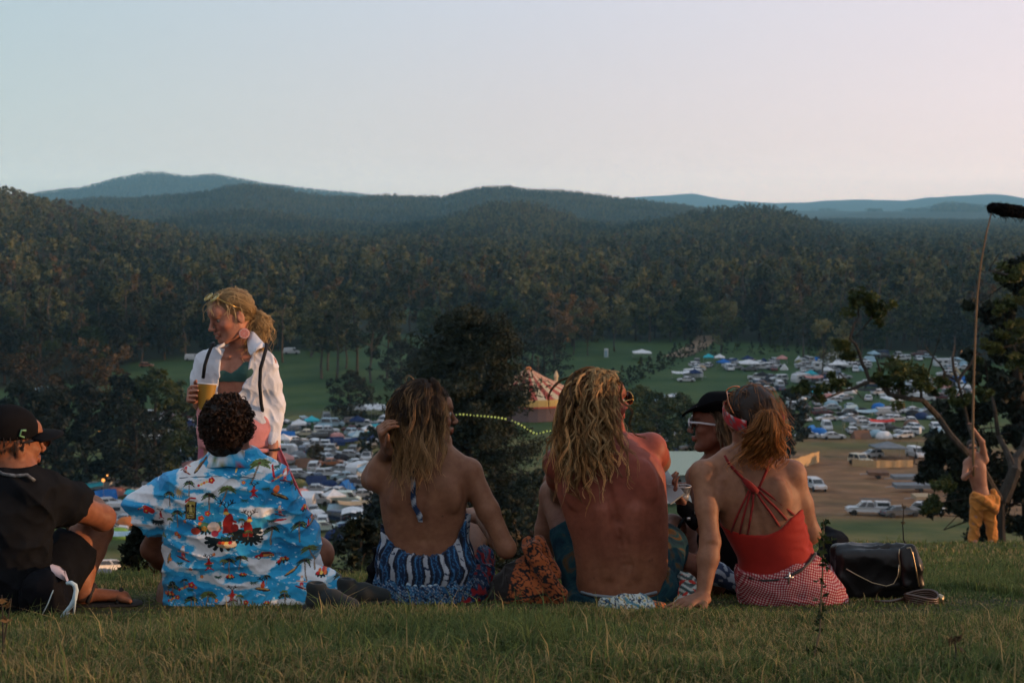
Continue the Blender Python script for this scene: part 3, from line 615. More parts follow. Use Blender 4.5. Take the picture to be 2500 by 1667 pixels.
# ---- tents
CLOTHS = {'white': (.60, .62, .64), 'blue': (.02, .13, .42), 'navy': (.015, .03, .09), 'grey': (.16, .18, .20), 'green': (.16, .30, .06), 'olive': (.13, .13, .05), 'turquoise': (.04, .36, .44), 'orange': (.5, .16, .05), 'red': (.5, .04, .03), 'brown': (.16, .09, .06), 'pink': (.45, .22, .20), 'black': (.02, .02, .025), 'sand': (.36, .28, .18), 'pale blue': (.25, .38, .46)}
def cloth(c): return flat('canvas_' + c.replace(' ', '_'), CLOTHS[c], .85, .1, var=.15, scale=1.5)
def dome_tent(col):
    Vv = []; nu, nv = 16, 7; rg = np.random.default_rng(3)
    for j_ in range(nv + 1):
        ph = j_ / nv * math.pi / 2
        for i_ in range(nu):
            th = 2 * math.pi * i_ / nu; rr = math.cos(ph) ** .75; sq = 1 / max(abs(math.cos(th)), abs(math.sin(th))) ** .35
            seam = 1 - .06 * abs(math.sin(2 * th)) ; Vv.append((1.7 * rr * math.cos(th) * sq * seam, 1.35 * rr * math.sin(th) * sq * seam, 1.45 * math.sin(ph) ** .9))
    F = [(j_ * nu + i_, j_ * nu + (i_ + 1) % nu, (j_ + 1) * nu + (i_ + 1) % nu, (j_ + 1) * nu + i_) for j_ in range(nv) for i_ in range(nu)] + [tuple(range(nu))[::-1]]
    b = MB(); b.add(Vv, F); d = MB(); d.prism([(-.45, 0.02), (.45, 0.02), (.3, .75), (0, .98), (-.3, .75)], 1.5, 1.62, 'x')
    d2 = MB(); d2.add([(1.66, -.5, .02), (1.66, .5, .02), (1.25, .32, .85), (1.1, 0, 1.05), (1.25, -.32, .85), (1.4, -.5, .02), (1.4, .5, .02)], [(0, 1, 2, 3, 4), (0, 4, 5), (1, 6, 2), (0, 5, 6, 1)])
    return [('fly', b.data('tent_fly', cloth(col), True)), ('door', d2.data('tent_door', cloth('black')))]
def gazebo(col, Wd=3.0, frame=True):
    h = Wd / 2; b = MB()
    b.add([(-h, -h, 2.1), (h, -h, 2.1), (h, h, 2.1), (-h, h, 2.1), (0, 0, 3.0), (-h, -h, 1.85), (h, -h, 1.85), (h, h, 1.85), (-h, h, 1.85), (-h * .5, -h * .5, 2.48), (h * .5, -h * .5, 2.48), (h * .5, h * .5, 2.48), (-h * .5, h * .5, 2.48)],
          [(0, 1, 10, 9), (1, 2, 11, 10), (2, 3, 12, 11), (3, 0, 9, 12), (9, 10, 4), (10, 11, 4), (11, 12, 4), (12, 9, 4), (5, 6, 1, 0), (6, 7, 2, 1), (7, 8, 3, 2), (8, 5, 0, 3)])
    out = [('canopy', b.data('gazebo_canopy', cloth(col)))]
    for sx in (-1, 1):
        for sy in (-1, 1): q = MB(); q.tube([(sx * (h - .05), sy * (h - .05), 0), (sx * (h - .05), sy * (h - .05), 2.1)], .035, 5); out.append(('leg', q.data('gazebo_leg', RIM)))
    return out
def ridge_tent(col, Lg=3.6, Wd=2.4, H=1.7):
    w = Wd / 2; l = Lg / 2; b = MB(); P = []
    for x, hh in ((-l, .92), (-l * .3, .98), (l * .3, .98), (l, .92)): P += [(x, -w, 0), (x * .96, -w * .42, H * .58 * hh), (x * .92, 0, H * hh), (x * .96, w * .42, H * .58 * hh), (x, w, 0)]
    F = [(i_ * 5 + k, i_ * 5 + k + 1, (i_ + 1) * 5 + k + 1, (i_ + 1) * 5 + k) for i_ in range(3) for k in range(4)] + [(0, 1, 2, 3, 4), (19, 18, 17, 16, 15)]
    b.add(P, F); d = MB(); d.add([(l * .99 + .04, -w * .5, .02), (l * .99 + .04, w * .5, .02), (l * .93 + .05, 0, H * .8), (l * .7, 0, .1)], [(0, 1, 2), (0, 3, 1), (1, 3, 2), (2, 3, 0)])
    return [('fly', b.data('tent_fly', cloth(col))), ('door', d.data('tent_door', cloth('black')))]
def tarp(col, Lg=5, Wd=3):
    b = MB(); P = []; n = 7
    for i_ in range(n):
        for j_ in range(5):
            x = (i_ / (n - 1) - .5) * Lg; y = (j_ / 4 - .5) * Wd; P.append((x, y, 2.0 + .35 * math.cos(y / Wd * 3.14) - .25 * math.sin(i_ / (n - 1) * math.pi) + .1 * x / Lg))
    F = [(i_ * 5 + j_, (i_ + 1) * 5 + j_, (i_ + 1) * 5 + j_ + 1, i_ * 5 + j_ + 1) for i_ in range(n - 1) for j_ in range(4)]
    b.add(P, F); b.add([(p_[0], p_[1], p_[2] - .03) for p_ in P], [f[::-1] for f in F]); out = [('canopy', b.data('awning_cloth', cloth(col)))]
    for sx in (-1, 1):
        for sy in (-1, 1): q = MB(); q.tube([(sx * (Lg / 2 - .1), sy * (Wd / 2 - .1), 0), (sx * (Lg / 2 - .1), sy * (Wd / 2 - .1), 2.0)], .03, 5); out.append(('pole', q.data('awning_pole', RIM)))
    return out
def caravan(col):
    b = MB(); b.prism([(-2.6, .45), (-2.7, 1.2), (-2.45, 2.35), (-2.1, 2.5), (2.0, 2.5), (2.5, 2.1), (2.65, 1.2), (2.5, .45)], -1.1, 1.1, 'y'); out = [('body', b.data('caravan_body', paint(col)))]
    for x, wd in ((-1.4, 1.1), (.4, 1.0)):
        for sy in (-1, 1): q = MB(); q.box((x, sy * 1.11, 1.7), (wd, .04, .55)); out.append(('window', q.data('caravan_window', GLASS)))
    q = MB(); q.box((1.5, -1.11, 1.35), (.65, .05, 1.6)); out.append(('door', q.data('caravan_door', paint('silver'))))
    for sy in (-1, 1): q = MB(); q.lathe([(.2, -.1), (.33, -.1), (.33, .1), (.2, .1)], (-.1, sy * 1.0, .33), 14, Matrix.Rotation(R(90), 4, 'X')); out.append(('wheel', q.data('wheel', RUB)))
    q = MB(); q.tube([(2.5, 0, .5), (3.5, 0, .45)], .05, 6); out.append(('drawbar', q.data('drawbar', RIM))); return out
def proto(kind, col):
    key = (kind, col)
    if key not in CARS:
        if kind in SPEC: p_ = car_meshes(kind, col)
        elif kind == 'dome tent': p_ = dome_tent(col)
        elif kind == 'gazebo': p_ = gazebo(col)
        elif kind == 'marquee': p_ = gazebo(col, 5.5)
        elif kind == 'ridge tent': p_ = ridge_tent(col)
        elif kind == 'awning': p_ = tarp(col)
        elif kind == 'caravan': p_ = caravan(col)
        CARS[key] = (p_, joined(kind.replace(' ', '_') + '_whole', p_))
    return CARS[key]
GRP = {'dome tent': 'tents of the camp', 'ridge tent': 'tents of the camp', 'gazebo': 'gazebos of the camp', 'marquee': 'gazebos of the camp', 'awning': 'awnings of the camp', 'caravan': 'caravans'}
PLACED = []
used_labels = {}
def place(kind, col, px, py, head, where, s=1.0, near=None):
    g = ground_at(px, py) if near is None else near
    parts_, whole = proto(kind, col)
    d_ = g.y; nm = kind.replace(' ', '_') if kind not in SPEC else ('parked_car' if kind not in ('van', 'pickup') else 'parked_' + kind)
    lb = (col + ' ' + kind + ' ' + where)
    e_ = 1.5 if kind in SPEC or kind == 'caravan' else .1
    h = R(head); dx, dy = math.cos(h), math.sin(h)
    z1, z2 = tz(g.x + dx * 1.5, g.y + dy * 1.5), tz(g.x - dx * 1.5, g.y - dy * 1.5); z3, z4 = tz(g.x - dy * .8, g.y + dx * .8), tz(g.x + dy * .8, g.y - dx * .8)
    pit = -math.atan2(z1 - z2, 3.0); rol = math.atan2(z3 - z4, 1.6)
    zz = (z1 + z2 + z3 + z4) / 4 - .04
    o = tag(bpy.data.objects.new(nm, whole if d_ > 330 else None), lb, {'pickup': 'pickup', 'van': 'van'}.get(kind, 'car' if kind in SPEC else ('tent' if 'tent' in kind else kind)), GRP.get(kind, 'vehicles parked in the camp'))
    COL.objects.link(o); o.location = (g.x, g.y, zz); o.rotation_euler = (rol, pit, h); o.scale = (s, s, s)
    if d_ <= 330:
        for pn, me_ in parts_: link(pn, me_, o)
    PLACED.append((g.x, g.y, 2.6 if kind in SPEC else 2.2)); return o
HAND = [
 ('sedan', 'white', 1970, 1070, 180, 'at the left end of the front row by the track'), ('sedan', 'white', 2034, 1072, 0, 'second in the front row by the track'), ('van', 'white', 2018, 1050, -95, 'facing us above the front row sedans'), ('hatchback', 'white', 1966, 1029, -80, 'facing us near the front left corner of the camp'),
 ('sedan', 'white', 1948, 1029, 170, 'half hidden behind the ponytail'), ('van', 'white', 1933, 1000, -90, 'small and facing us, left edge of the camp'), ('four wheel drive', 'black', 1961, 999, -80, 'with a load on the roof at the left of the camp'), ('sedan', 'silver', 2029, 1001, 175, 'behind the maroon car'), ('four wheel drive', 'maroon', 2008, 1015, 10, 'dark in the left rows of the camp'),
 ('sedan', 'white', 2018, 1028, 190, 'just above the white van'), ('sedan', 'white', 2073, 1026, 200, 'at the left of the central block'), ('sedan', 'white', 2099, 1032, 185, 'in the central block behind the hatchback'), ('hatchback', 'white', 2099, 1043, 175, 'front left of the central block'), ('ridge tent', 'pale blue', 2078, 1006, 30, 'at the back left of the central block'),
 ('dome tent', 'blue', 2145, 999, 20, 'left of the big white marquee'), ('marquee', 'white', 2187, 994, 10, 'topping the central block'), ('wagon', 'white', 2185, 1010, 5, 'below the white marquee'), ('sedan', 'white', 2225, 1008, 190, 'right of the white marquee'), ('dome tent', 'navy', 2250, 1022, 40, 'at the right end of the central block'), ('sedan', 'white', 2168, 1028, 170, 'behind the red awning'),
 ('sedan', 'white', 2192, 1029, 10, 'behind the right part of the red awning'), ('awning', 'red', 2150, 1050, 0, 'stretched low across the central block'), ('sedan', 'black', 2172, 1052, 5, 'under the red awning'), ('pickup', 'white', 2215, 1062, 150, 'right of the red awning'), ('dome tent', 'white', 2158, 1070, 10, 'in the front row right of the brown tent'), ('dome tent', 'pale blue', 2140, 1067, -20, 'touching the white dome in the front row'),
 ('ridge tent', 'brown', 2102, 1070, 15, 'in the front row between the sedans and the domes'), ('hatchback', 'white', 2205, 1070, 200, 'at the right end of the front row'), ('dome tent', 'blue', 2000, 1062, 0, 'between the two front row sedans'), ('ridge tent', 'blue', 1980, 1057, 60, 'behind the leftmost front row sedan'), ('dome tent', 'pale blue', 2290, 1062, 0, 'beside the dark tree'),
 ('marquee', 'grey', 2168, 1118, 0, 'pale and wide over the bare yard'), ('hatchback', 'white', 2128, 1117, 200, 'left of the grey marquee'), ('van', 'white', 2237, 1117, -80, 'on the bare yard beside the dark tree'), ('four wheel drive', 'cream', 2100, 1134, -70, 'beside the sand coloured screens'), ('pickup', 'white', 1991, 1197, -85, 'alone on the bare yard left side'),
 ('sedan', 'grey', 2200, 1262, 10, 'low beside the white pickup with racks'), ('hatchback', 'white', 2265, 1254, -30, 'at the right of the yard under the dark tree'),
 ('van', 'pale blue', 812, 1043, 0, 'facing right at the back of the left camp'), ('dome tent', 'grey', 718, 1052, 0, 'near the sleeve of the standing woman'), ('gazebo', 'turquoise', 762, 1049, 15, 'near the sleeve of the standing woman'), ('sedan', 'cream', 745, 1065, 190, 'below the turquoise gazebo'), ('pickup', 'white', 798, 1059, 10, 'below the pale blue van'), ('hatchback', 'pale blue', 865, 1062, 0, 'left of the conifer'),
 ('gazebo', 'navy', 872, 1048, 0, 'left of the conifer'), ('ridge tent', 'blue', 700, 1072, 0, 'beside the cuff of the standing woman'), ('ridge tent', 'navy', 818, 1087, 20, 'on the cross track'), ('gazebo', 'white', 692, 1096, 0, 'small and pointed beside the wrist of the standing woman'), ('wagon', 'silver', 795, 1101, 170, 'mid rows of the left camp'), ('dome tent', 'grey', 728, 1119, 0, 'long and low in the mid rows of the left camp'),
 ('sedan', 'copper', 810, 1137, 20, 'among the tents of the left camp'), ('dome tent', 'black', 832, 1128, 30, 'behind the copper sedan'), ('gazebo', 'pink', 697, 1146, 10, 'beside the pink trousers'), ('sedan', 'white', 872, 1138, 30, 'at the right edge of the left camp by the conifer'), ('wagon', 'white', 733, 1166, 10, 'above the olive dome'), ('wagon', 'white', 800, 1164, 8, 'right of the other white wagon'),
 ('dome tent', 'olive', 727, 1190, 0, 'above the shoulder of the patterned shirt'), ('ridge tent', 'navy', 772, 1184, 10, 'between the white wagons and the white vans'), ('dome tent', 'navy', 802, 1192, 0, 'between the white wagons and the white vans'), ('ridge tent', 'blue', 846, 1195, 70, 'steep and bright beside the conifer'), ('sedan', 'silver', 775, 1202, 5, 'just behind the white panel van'), ('van', 'white', 770, 1231, 0, 'panel van low in the left camp'),
 ('van', 'pale green', 842, 1229, 0, 'camper low in the left camp by the conifer'), ('dome tent', 'white', 775, 1266, -60, 'large and pale near the elbow of the patterned shirt'), ('ridge tent', 'pale blue', 828, 1256, 0, 'right of the large pale dome'), ('awning', 'sand', 862, 1258, 20, 'by the foot of the conifer'), ('wagon', 'pale green', 790, 1298, 10, 'lowest car right of the patterned sleeve'), ('dome tent', 'navy', 822, 1318, 0, 'lowest tent behind the patterned sleeve'), ('ridge tent', 'navy', 855, 1306, 0, 'lowest tent by the conifer foot'),
 ('gazebo', 'brown', 382, 1146, 10, 'left of the patterned shirt'), ('awning', 'brown', 342, 1162, 5, 'low behind the left clump of trees'), ('sedan', 'white', 232, 1198, 0, 'by the knee of the man in the cap'), ('hatchback', 'white', 310, 1197, 10, 'left of the patterned shirt near the trees'), ('four wheel drive', 'white', 357, 1204, 15, 'close to the patterned shoulder'), ('dome tent', 'pink', 283, 1208, 0, 'near the elbow of the man in the cap'),
 ('ridge tent', 'blue', 258, 1219, 20, 'near the elbow of the man in the cap'), ('hatchback', 'white', 270, 1236, 30, 'just above the elbow of the man in the cap'), ('sedan', 'black', 318, 1247, 0, 'left of the patterned sleeve'), ('dome tent', 'green', 290, 1314, 0, 'lime coloured beside the knee of the man in the cap'), ('awning', 'pale blue', 305, 1336, 10, 'wide and flat below the lime dome'), ('dome tent', 'orange', 312, 1285, 0, 'small behind the lime dome'),
 ('wagon', 'white', 272, 1398, 50, 'parked alone low on the left slope'), ('ridge tent', 'grey', 233, 1425, 0, 'at the foot of the slope on the left'),
 ('marquee', 'white', 1567, 876, 0, 'on the far lawn left of the saplings'), ('awning', 'white', 1662, 926, 0, 'beside the caravan at the left of the field'), ('caravan', 'white', 1692, 924, 0, 'at the left of the camping field'), ('sedan', 'white', 1675, 932, 180, 'in front of the white awning'), ('van', 'white', 1780, 905, -85, 'facing us in the back row'), ('marquee', 'white', 1828, 903, 0, 'in the back row'),
 ('caravan', 'white', 2005, 905, 0, 'large behind the tall gum'), ('marquee', 'white', 2043, 905, 0, 'right of the tall gum'), ('gazebo', 'turquoise', 1980, 930, 0, 'among the back rows'), ('gazebo', 'white', 2035, 882, 0, 'tall and pointed at the back of the camp'),
 ('van', 'white', 472, 881, 0, 'parked at the wood edge left of the standing woman'), ('van', 'white', 712, 865, 0, 'parked at the wood edge right of the standing woman'), ('hatchback', 'copper', 358, 897, 0, 'by the wood on the left'), ('marquee', 'pale blue', 105, 972, 0, 'half hidden by brown gums on the left'), ('marquee', 'white', 880, 1018, 0, 'left one of the white pair beside the conifer'), ('marquee', 'white', 915, 1016, 0, 'right one of the white pair beside the conifer'), ('marquee', 'white', 948, 1018, 0, 'behind the head of the brown haired woman')]
for h_ in HAND: place(*h_[:5], h_[5], 1.0)
CLUST = [  # x0,x1,y0,y1,n,where
 (1690, 1735, 886, 908, 7, 'in the small group by the saplings'), (1755, 1915, 886, 906, 26, 'in the back row of the field'), (1845, 1905, 925, 958, 14, 'in the group above the bandana'), (1945, 2110, 878, 908, 30, 'in the back rows behind the tall gum'), (1945, 2060, 915, 940, 16, 'in the rows below the tall gum'), (1940, 2080, 960, 1000, 16, 'at the left of the camp'),
 (2110, 2290, 930, 985, 26, 'between the limbs of the bare branched tree'), (2300, 2360, 885, 985, 26, 'in the bright column of cars right of the bare limbs'), (2120, 2300, 868, 884, 10, 'at the far back right of the camp'), (2060, 2290, 1000, 1068, 18, 'within the central block'), (1600, 1700, 1060, 1112, 12, 'seen through the scrub above the hat'), (1610, 1660, 975, 1000, 7, 'seen through the scrub tree crown'),
 (680, 940, 1030, 1100, 34, 'in the upper rows of the left camp'), (670, 900, 1105, 1240, 36, 'in the middle of the left camp'), (370, 490, 1020, 1165, 34, 'by the trees left of the patterned shirt'), (215, 410, 1185, 1300, 34, 'in the rows by the man in the cap'), (690, 880, 1245, 1320, 16, 'in the lowest rows behind the patterned sleeve'), (1640, 1700, 925, 935, 2, 'beside the white awning')]
rv = np.random.default_rng(12)
KK = ['sedan', 'hatchback', 'wagon', 'four wheel drive', 'van', 'pickup', 'dome tent', 'ridge tent', 'gazebo', 'awning', 'caravan']
for x0, x1, y0, y1, n_, wh in CLUST:
    made = 0
    for tr in range(n_ * 8):
        if made >= n_: break
        px, py = rv.uniform(x0, x1), rv.uniform(y0, y1); g = ground_at(px, py)
        k = str(rv.choice(KK, p=[.22, .12, .13, .10, .08, .05, .12, .07, .06, .03, .02]))
        if any(math.hypot(g.x - a_, g.y - b_) < c__ + .9 for a_, b_, c__ in PLACED): continue
        if k in SPEC or k == 'caravan': cl = str(rv.choice(['white', 'white', 'white', 'white', 'silver', 'pale blue', 'dark blue', 'maroon', 'black', 'grey', 'white', 'silver'])) if k != 'caravan' else 'white'
        else: cl = str(rv.choice(['white', 'blue', 'navy', 'grey', 'turquoise', 'olive', 'brown', 'pale blue', 'sand', 'white', 'pale blue', 'navy', 'grey', 'black', 'pink']))
        place(k, cl, 0, 0, rv.choice([0, 180, 0, 180, 90, -90]) + rv.normal() * 14, wh, near=g); made += 1
print('camp', len(PLACED))
# the double cab pickup with canopy, racks and tray on the yard
g = ground_at(2118, 1258)
o = place('pickup', 'white', 0, 0, 176, 'with a dark windowed canopy and long roof rack on the bare yard', 1.03, near=g)
q = MB()
for yy in (-.7, .7): q.tube([(-2.7, yy, 1.98), (.9, yy, 2.0)], .035, 5)
for xx in np.linspace(-2.6, .8, 6): q.tube([(xx, -.7, 1.98), (xx, .7, 1.98)], .025, 4)
for xx in (-2.3, .3): 
    for yy in (-.7, .7): q.tube([(xx, yy, 1.7), (xx, yy, 2.0)], .03, 4)
link('roof_rack', q.data('roof_rack', flat('rack_steel', (.10, .14, .16), .5)), o)
# trailers on the yard
def trailer(px, py, col, lb, Lg=5.2):
    g = ground_at(px, py); r_ = empty('flat_trailer', (g.x, g.y, g.z), lb, 'trailer', None, r2g.uniform(-.1, .1))
    b = MB(); b.box((0, 0, .85), (Lg, 2.2, .5)); link('tray', b.data('tray', cloth(col)), r_)
    for sy in (-1, 1): q = MB(); q.lathe([(.2, -.1), (.34, -.1), (.34, .1), (.2, .1)], (0, sy * 1.0, .34), 12, Matrix.Rotation(R(90), 4, 'X')); link('wheel', q.data('wheel', RUB), r_)
    q = MB(); q.tube([(-Lg / 2, 0, .7), (-Lg / 2 - 1.2, 0, .6)], .06, 5); link('drawbar', q.data('drawbar', RIM), r_)
trailer(2235, 1178, 'grey', 'long grey flat trailer on the yard, the upper of two', 7); trailer(2243, 1200, 'grey', 'long grey flat trailer on the yard, the lower of two', 7); trailer(2142, 1168, 'brown', 'small dark trailer alone in the middle of the yard', 3)
trailer(2252, 1228, 'sand', 'small sandy trailer near the dark tree', 2.4)
# hessian screens
def screen(pts, H, lb):
    P = [ground_at(a_, b_) for a_, b_ in pts]; o0 = P[0]; r_ = empty('screen_fence', o0, lb, 'fence'); V_ = []; F_ = []
    q = MB(); m_ = 12
    for i_ in range(len(P) - 1):
        for s_ in range(m_ + (i_ == len(P) - 2)):
            p_ = P[i_].lerp(P[i_ + 1], s_ / m_); z0 = tz(p_.x, p_.y); w_ = .06 * math.sin(s_ * 1.7)
            V_ += [(p_.x, p_.y + w_, z0 + .03), (p_.x, p_.y + w_ + .03, z0 + H + .05 * math.sin(s_)), (p_.x, p_.y + w_ + .06, z0 + .03)]
            if s_ % 3 == 0: qq = MB(); qq.tube([(p_.x, p_.y + .1, z0), (p_.x, p_.y + .1, z0 + H + .15)], .05, 5); child('post', qq.data('post', BK_DARK), r_)
    n_ = len(V_) // 3
    for k in range(n_ - 1): F_ += [(3 * k, 3 * k + 3, 3 * k + 4, 3 * k + 1), (3 * k + 1, 3 * k + 4, 3 * k + 5, 3 * k + 2)]
    q.add(V_, F_); child('cloth', q.data('hessian', flat('hessian', (.42, .30, .16), .9, .1, var=.2)), r_)
screen([(1900, 1152), (1950, 1146), (2000, 1128)], 1.9, 'tall sand coloured hessian screen right of the ponytail shoulder')
screen([(2080, 1139), (2140, 1142), (2230, 1140)], 1.2, 'low sand coloured hessian screen below the grey marquee')
# shed with pale green roof
g = ground_at(1712, 1200); sh = empty('shed', g, 'shed with a pale green metal roof behind the black hat', 'shed')
Wm, Dm = 8.6, 6.6; b = MB(); b.prism([(-Wm / 2, .0), (Wm / 2, .0), (Wm / 2, 2.5), (-Wm / 2, 2.5)], 0, Dm - .5, 'y')
link('wall', b.data('wall', flat('shed_wall', (.20, .24, .27), .8)), sh)
rf = MB(); n_ = 34; prof = []
for k in range(n_ + 1):
    for dx, dz in ((0, 0), (.3, .035), (.6, 0)): prof.append((-Wm / 2 - .4 + (Wm + .8) * (k + dx) / (n_ + .6), dz))
lo = [(x, -.9, 2.55 + dz) for x, dz in prof]; hi = [(x, Dm, 4.6 + dz) for x, dz in prof]; m_ = len(prof)
rf.add(lo + hi + [(x, y_, z_ - .12) for x, y_, z_ in lo + hi], [(k, k + 1, m_ + k + 1, m_ + k) for k in range(m_ - 1)] + [(2 * m_ + k, 3 * m_ + k, 3 * m_ + k + 1, 2 * m_ + k + 1) for k in range(m_ - 1)] + [(k, 2 * m_ + k, 2 * m_ + k + 1, k + 1) for k in range(m_ - 1)])
link('roof', rf.data('roof', flat('shed_roof', (.30, .36, .29), .55, .3, var=.07)), sh)
for x in (-3.4, -.6, 2.4): q = MB(); q.box((x, -.02, 1.3), (1.1, .06, .9)); link('window', q.data('window', GLASS), sh)
g2_ = ground_at(1668, 1232); place('caravan', 'white', 0, 0, 0, 'parked in front of the green roofed shed', near=g2_)
# portable toilet on the lawn
g = ground_at(1480, 872); pt = empty('portable_toilet', g, 'narrow white and blue cabin standing alone on the far lawn', 'toilet cabin'); b = MB(); b.box((0, 0, 1.2), (1.2, 1.2, 2.4)); b.box((0, 0, 2.5), (1.3, 1.3, .2), taper=.7)
link('cabin', b.data('cabin', paint('white')), pt); b = MB(); b.box((-.1, -.62, 1.1), (.75, .05, 2.0)); link('door', b.data('door', cloth('pale blue')), pt)
# ---------------------------------------------------------------- circus tent
g = ground_at(1290, 1012); ct = empty('circus_tent', g, 'round tent with red and cream striped roof and a yellow valance', 'tent')
rr, hh, nst = 12.3, 10.2, 40; VV = []; FF = []; CC = []
CR, RD_ = (.56, .44, .27), (.38, .07, .045)
for k in range(nst):
    a0_, a1_ = 2 * math.pi * k / nst, 2 * math.pi * (k + 1) / nst; cc_ = CR if k % 2 else RD_
    ring = [(.3, hh), (rr * .3, hh - 1.9), (rr * .65, hh - 3.9), (rr, 4.8)]
    base_i = len(VV)
    for (r_, z_) in ring:
        for a_ in (a0_, a1_): VV.append((r_ * math.cos(a_), r_ * math.sin(a_), z_)); CC.append(cc_)
    for s_ in range(3): i_ = base_i + 2 * s_; FF.append((i_ + 2, i_ + 3, i_ + 1, i_))
def vcol(name, rough=.8, spec=.2, sheen=0, bumpn=None):
    if name in MATS: return MATS[name]
    M = Mat(name, rough, spec); col = M.attr('col')
    v = M.mix(M.math('MULTIPLY', M.noise(9, 5), .22), col, (.02, .02, .02)); M.set('Base Color', v)
    if bumpn: M.bump(M.noise(bumpn[0], 5), bumpn[1], bumpn[2])
    MATS[name] = M.m; return M.m
link('roof', mesh_np('tent_roof', VV, [FF], vcol('striped_canvas'), False, None, CC), ct)
b = MB(); b.lathe([(rr, 4.8), (rr + .05, 4.6), (rr + .08, 3.3), (rr + .02, 3.3), (rr, 4.6)], (0, 0, 0), 40, closed=False); link('valance', b.data('valance', flat('yellow_canvas', (.50, .36, .12), .8)), ct)
b = MB(); b.lathe([(rr + .11, 3.35), (rr + .12, 3.0), (rr + .05, 3.0)], (0, 0, 0), 40, closed=False); link('trim', b.data('trim', flat('red_canvas', RD_, .8)), ct)
b = MB(); b.lathe([(rr - .3, 0), (rr - .3, 4.7)], (0, 0, 0), 40, closed=False); link('wall', b.data('wall', flat('tent_side', (.13, .09, .09), .9)), ct)
b = MB(); b.lathe([(.05, hh - .8), (.75, hh - .7), (.8, hh - .1), (.4, hh + .35), (.02, hh + .45)], (0, 0, 0), 14); link('finial', b.data('finial', flat('orange_cap', (.60, .20, .05), .7)), ct)
b = MB(); b.tube([(2.2, 3, 0), (2.2, 3, 12.6)], .11, 6); link('mast', b.data('mast', BK_PALE), ct)
b = MB(); b.lathe([(.3, 0), (.38, 7.0), (.55, 7.4), (.3, 8.2), (.1, 8.7)], (6.4, 9.0, 0), 10); link('turret', b.data('turret', flat('turret', CR, .8)), ct)
# track on the far side
def track(pts, wd, nm):
    P = [ground_at(a_, b_) for a_, b_ in pts]; V_ = []; F_ = []; Q = []
    for a_, b_ in zip(P[:-1], P[1:]):
        for s_ in np.linspace(0, 1, 14, endpoint=False): Q.append(a_.lerp(b_, s_))
    Q.append(P[-1])
    for k, p_ in enumerate(Q):
        t_ = (Q[min(k + 1, len(Q) - 1)] - Q[max(k - 1, 0)]); t_.z = 0; t_.normalize(); s_ = Vector((-t_.y, t_.x, 0)) * wd / 2 * (1 + .15 * math.sin(k * 1.3))
        for u_ in (-1, -.33, .33, 1): v_ = p_ + s_ * u_; V_.append((v_.x, v_.y, tz(v_.x, v_.y) + .1))
    for k in range(len(Q) - 1):
        for c__ in range(3): F_.append((4 * k + c__, 4 * k + c__ + 1, 4 * k + c__ + 5, 4 * k + c__ + 4))
    M = Mat('packed_earth', .95, .1); M.set('Base Color', M.ramp(M.noise(.6, 5, M.pos()), [(.3, (.14, .10, .065)), (.7, (.30, .22, .15))]))
    tag(link(nm, mesh_np(nm, V_, [F_], M.m, True)), kind='structure')
track([(1645, 872), (1672, 862), (1700, 848), (1722, 830), (1728, 820)], 7, 'dirt_track')
# ---------------------------------------------------------------- string of lights across the conifer
pts = [(1100, 1018), (1107, 1013), (1125, 1011), (1150, 1013), (1185, 1016), (1215, 1019), (1245, 1024), (1270, 1036), (1290, 1049), (1308, 1059), (1322, 1056), (1340, 1051), (1352, 1054), (1365, 1056), (1400, 1050)]
YG = 70; P = [J(a_, b_, YG) for a_, b_ in pts]; sl = empty('string_lights', P[0], 'sagging string of yellow green lights hanging before the dark conifer', 'string lights')
q = MB(); q.tube(P, .012, 4); child('cord', q.data('cord', RUB), sl)
bulb = MB(); bulb.lathe([(.01, -.09), (.07, -.05), (.085, 0), (.07, .05), (.01, .09)], (0, 0, 0), 8); bd = bulb.data('bulb', flat('bulb_glow', (.50, .58, .14), .5, emit=.5, var=.02), True)
seg = [0]; 
for a_, b_ in zip(P[:-1], P[1:]): seg.append(seg[-1] + (b_ - a_).length)
for s_ in np.arange(.15, seg[-1] - .7, .175):
    if 2.8 < s_ % 3.1 < 3.0: continue
    k = np.searchsorted(seg, s_) - 1; p_ = P[k].lerp(P[k + 1], (s_ - seg[k]) / (seg[k + 1] - seg[k])); o = link('bulb', bd, sl, p_ - P[0]); o.scale = [rv.uniform(.36, .58)] * 3
# small camp lanterns already lit
for px, py, r_, lb in ((252, 1176, .28, 'lit lantern under the left clump of trees'), (262, 1164, .16, 'small lit lantern above the other one on the left'), (2346, 864, .5, 'distant lit lamp at the back right of the camp'), (243, 1058, .18, 'tiny lit lantern among the dark trees on the left')):
    g = ground_at(px, py); d_ = g.y; p_ = J(px, py - 4, d_ - 18 if px < 400 else d_); z0 = tz(p_.x, p_.y)
    ln = empty('lantern', (p_.x, p_.y, z0), lb, 'lamp'); b = MB(); b.tube([(0, 0, 0), (0, 0, p_.z - z0)], .03, 5); link('pole', b.data('pole', RIM), ln)
    b = MB(); b.lathe([(.02, -r_), (r_ * .7, -r_ * .7), (r_, 0), (r_ * .7, r_ * .7), (.02, r_)], (0, 0, p_.z - z0), 8); link('globe', b.data('globe', flat('lamp_glow', (1.0, .42, .10), .5, emit=1.1, var=.02), True), ln)
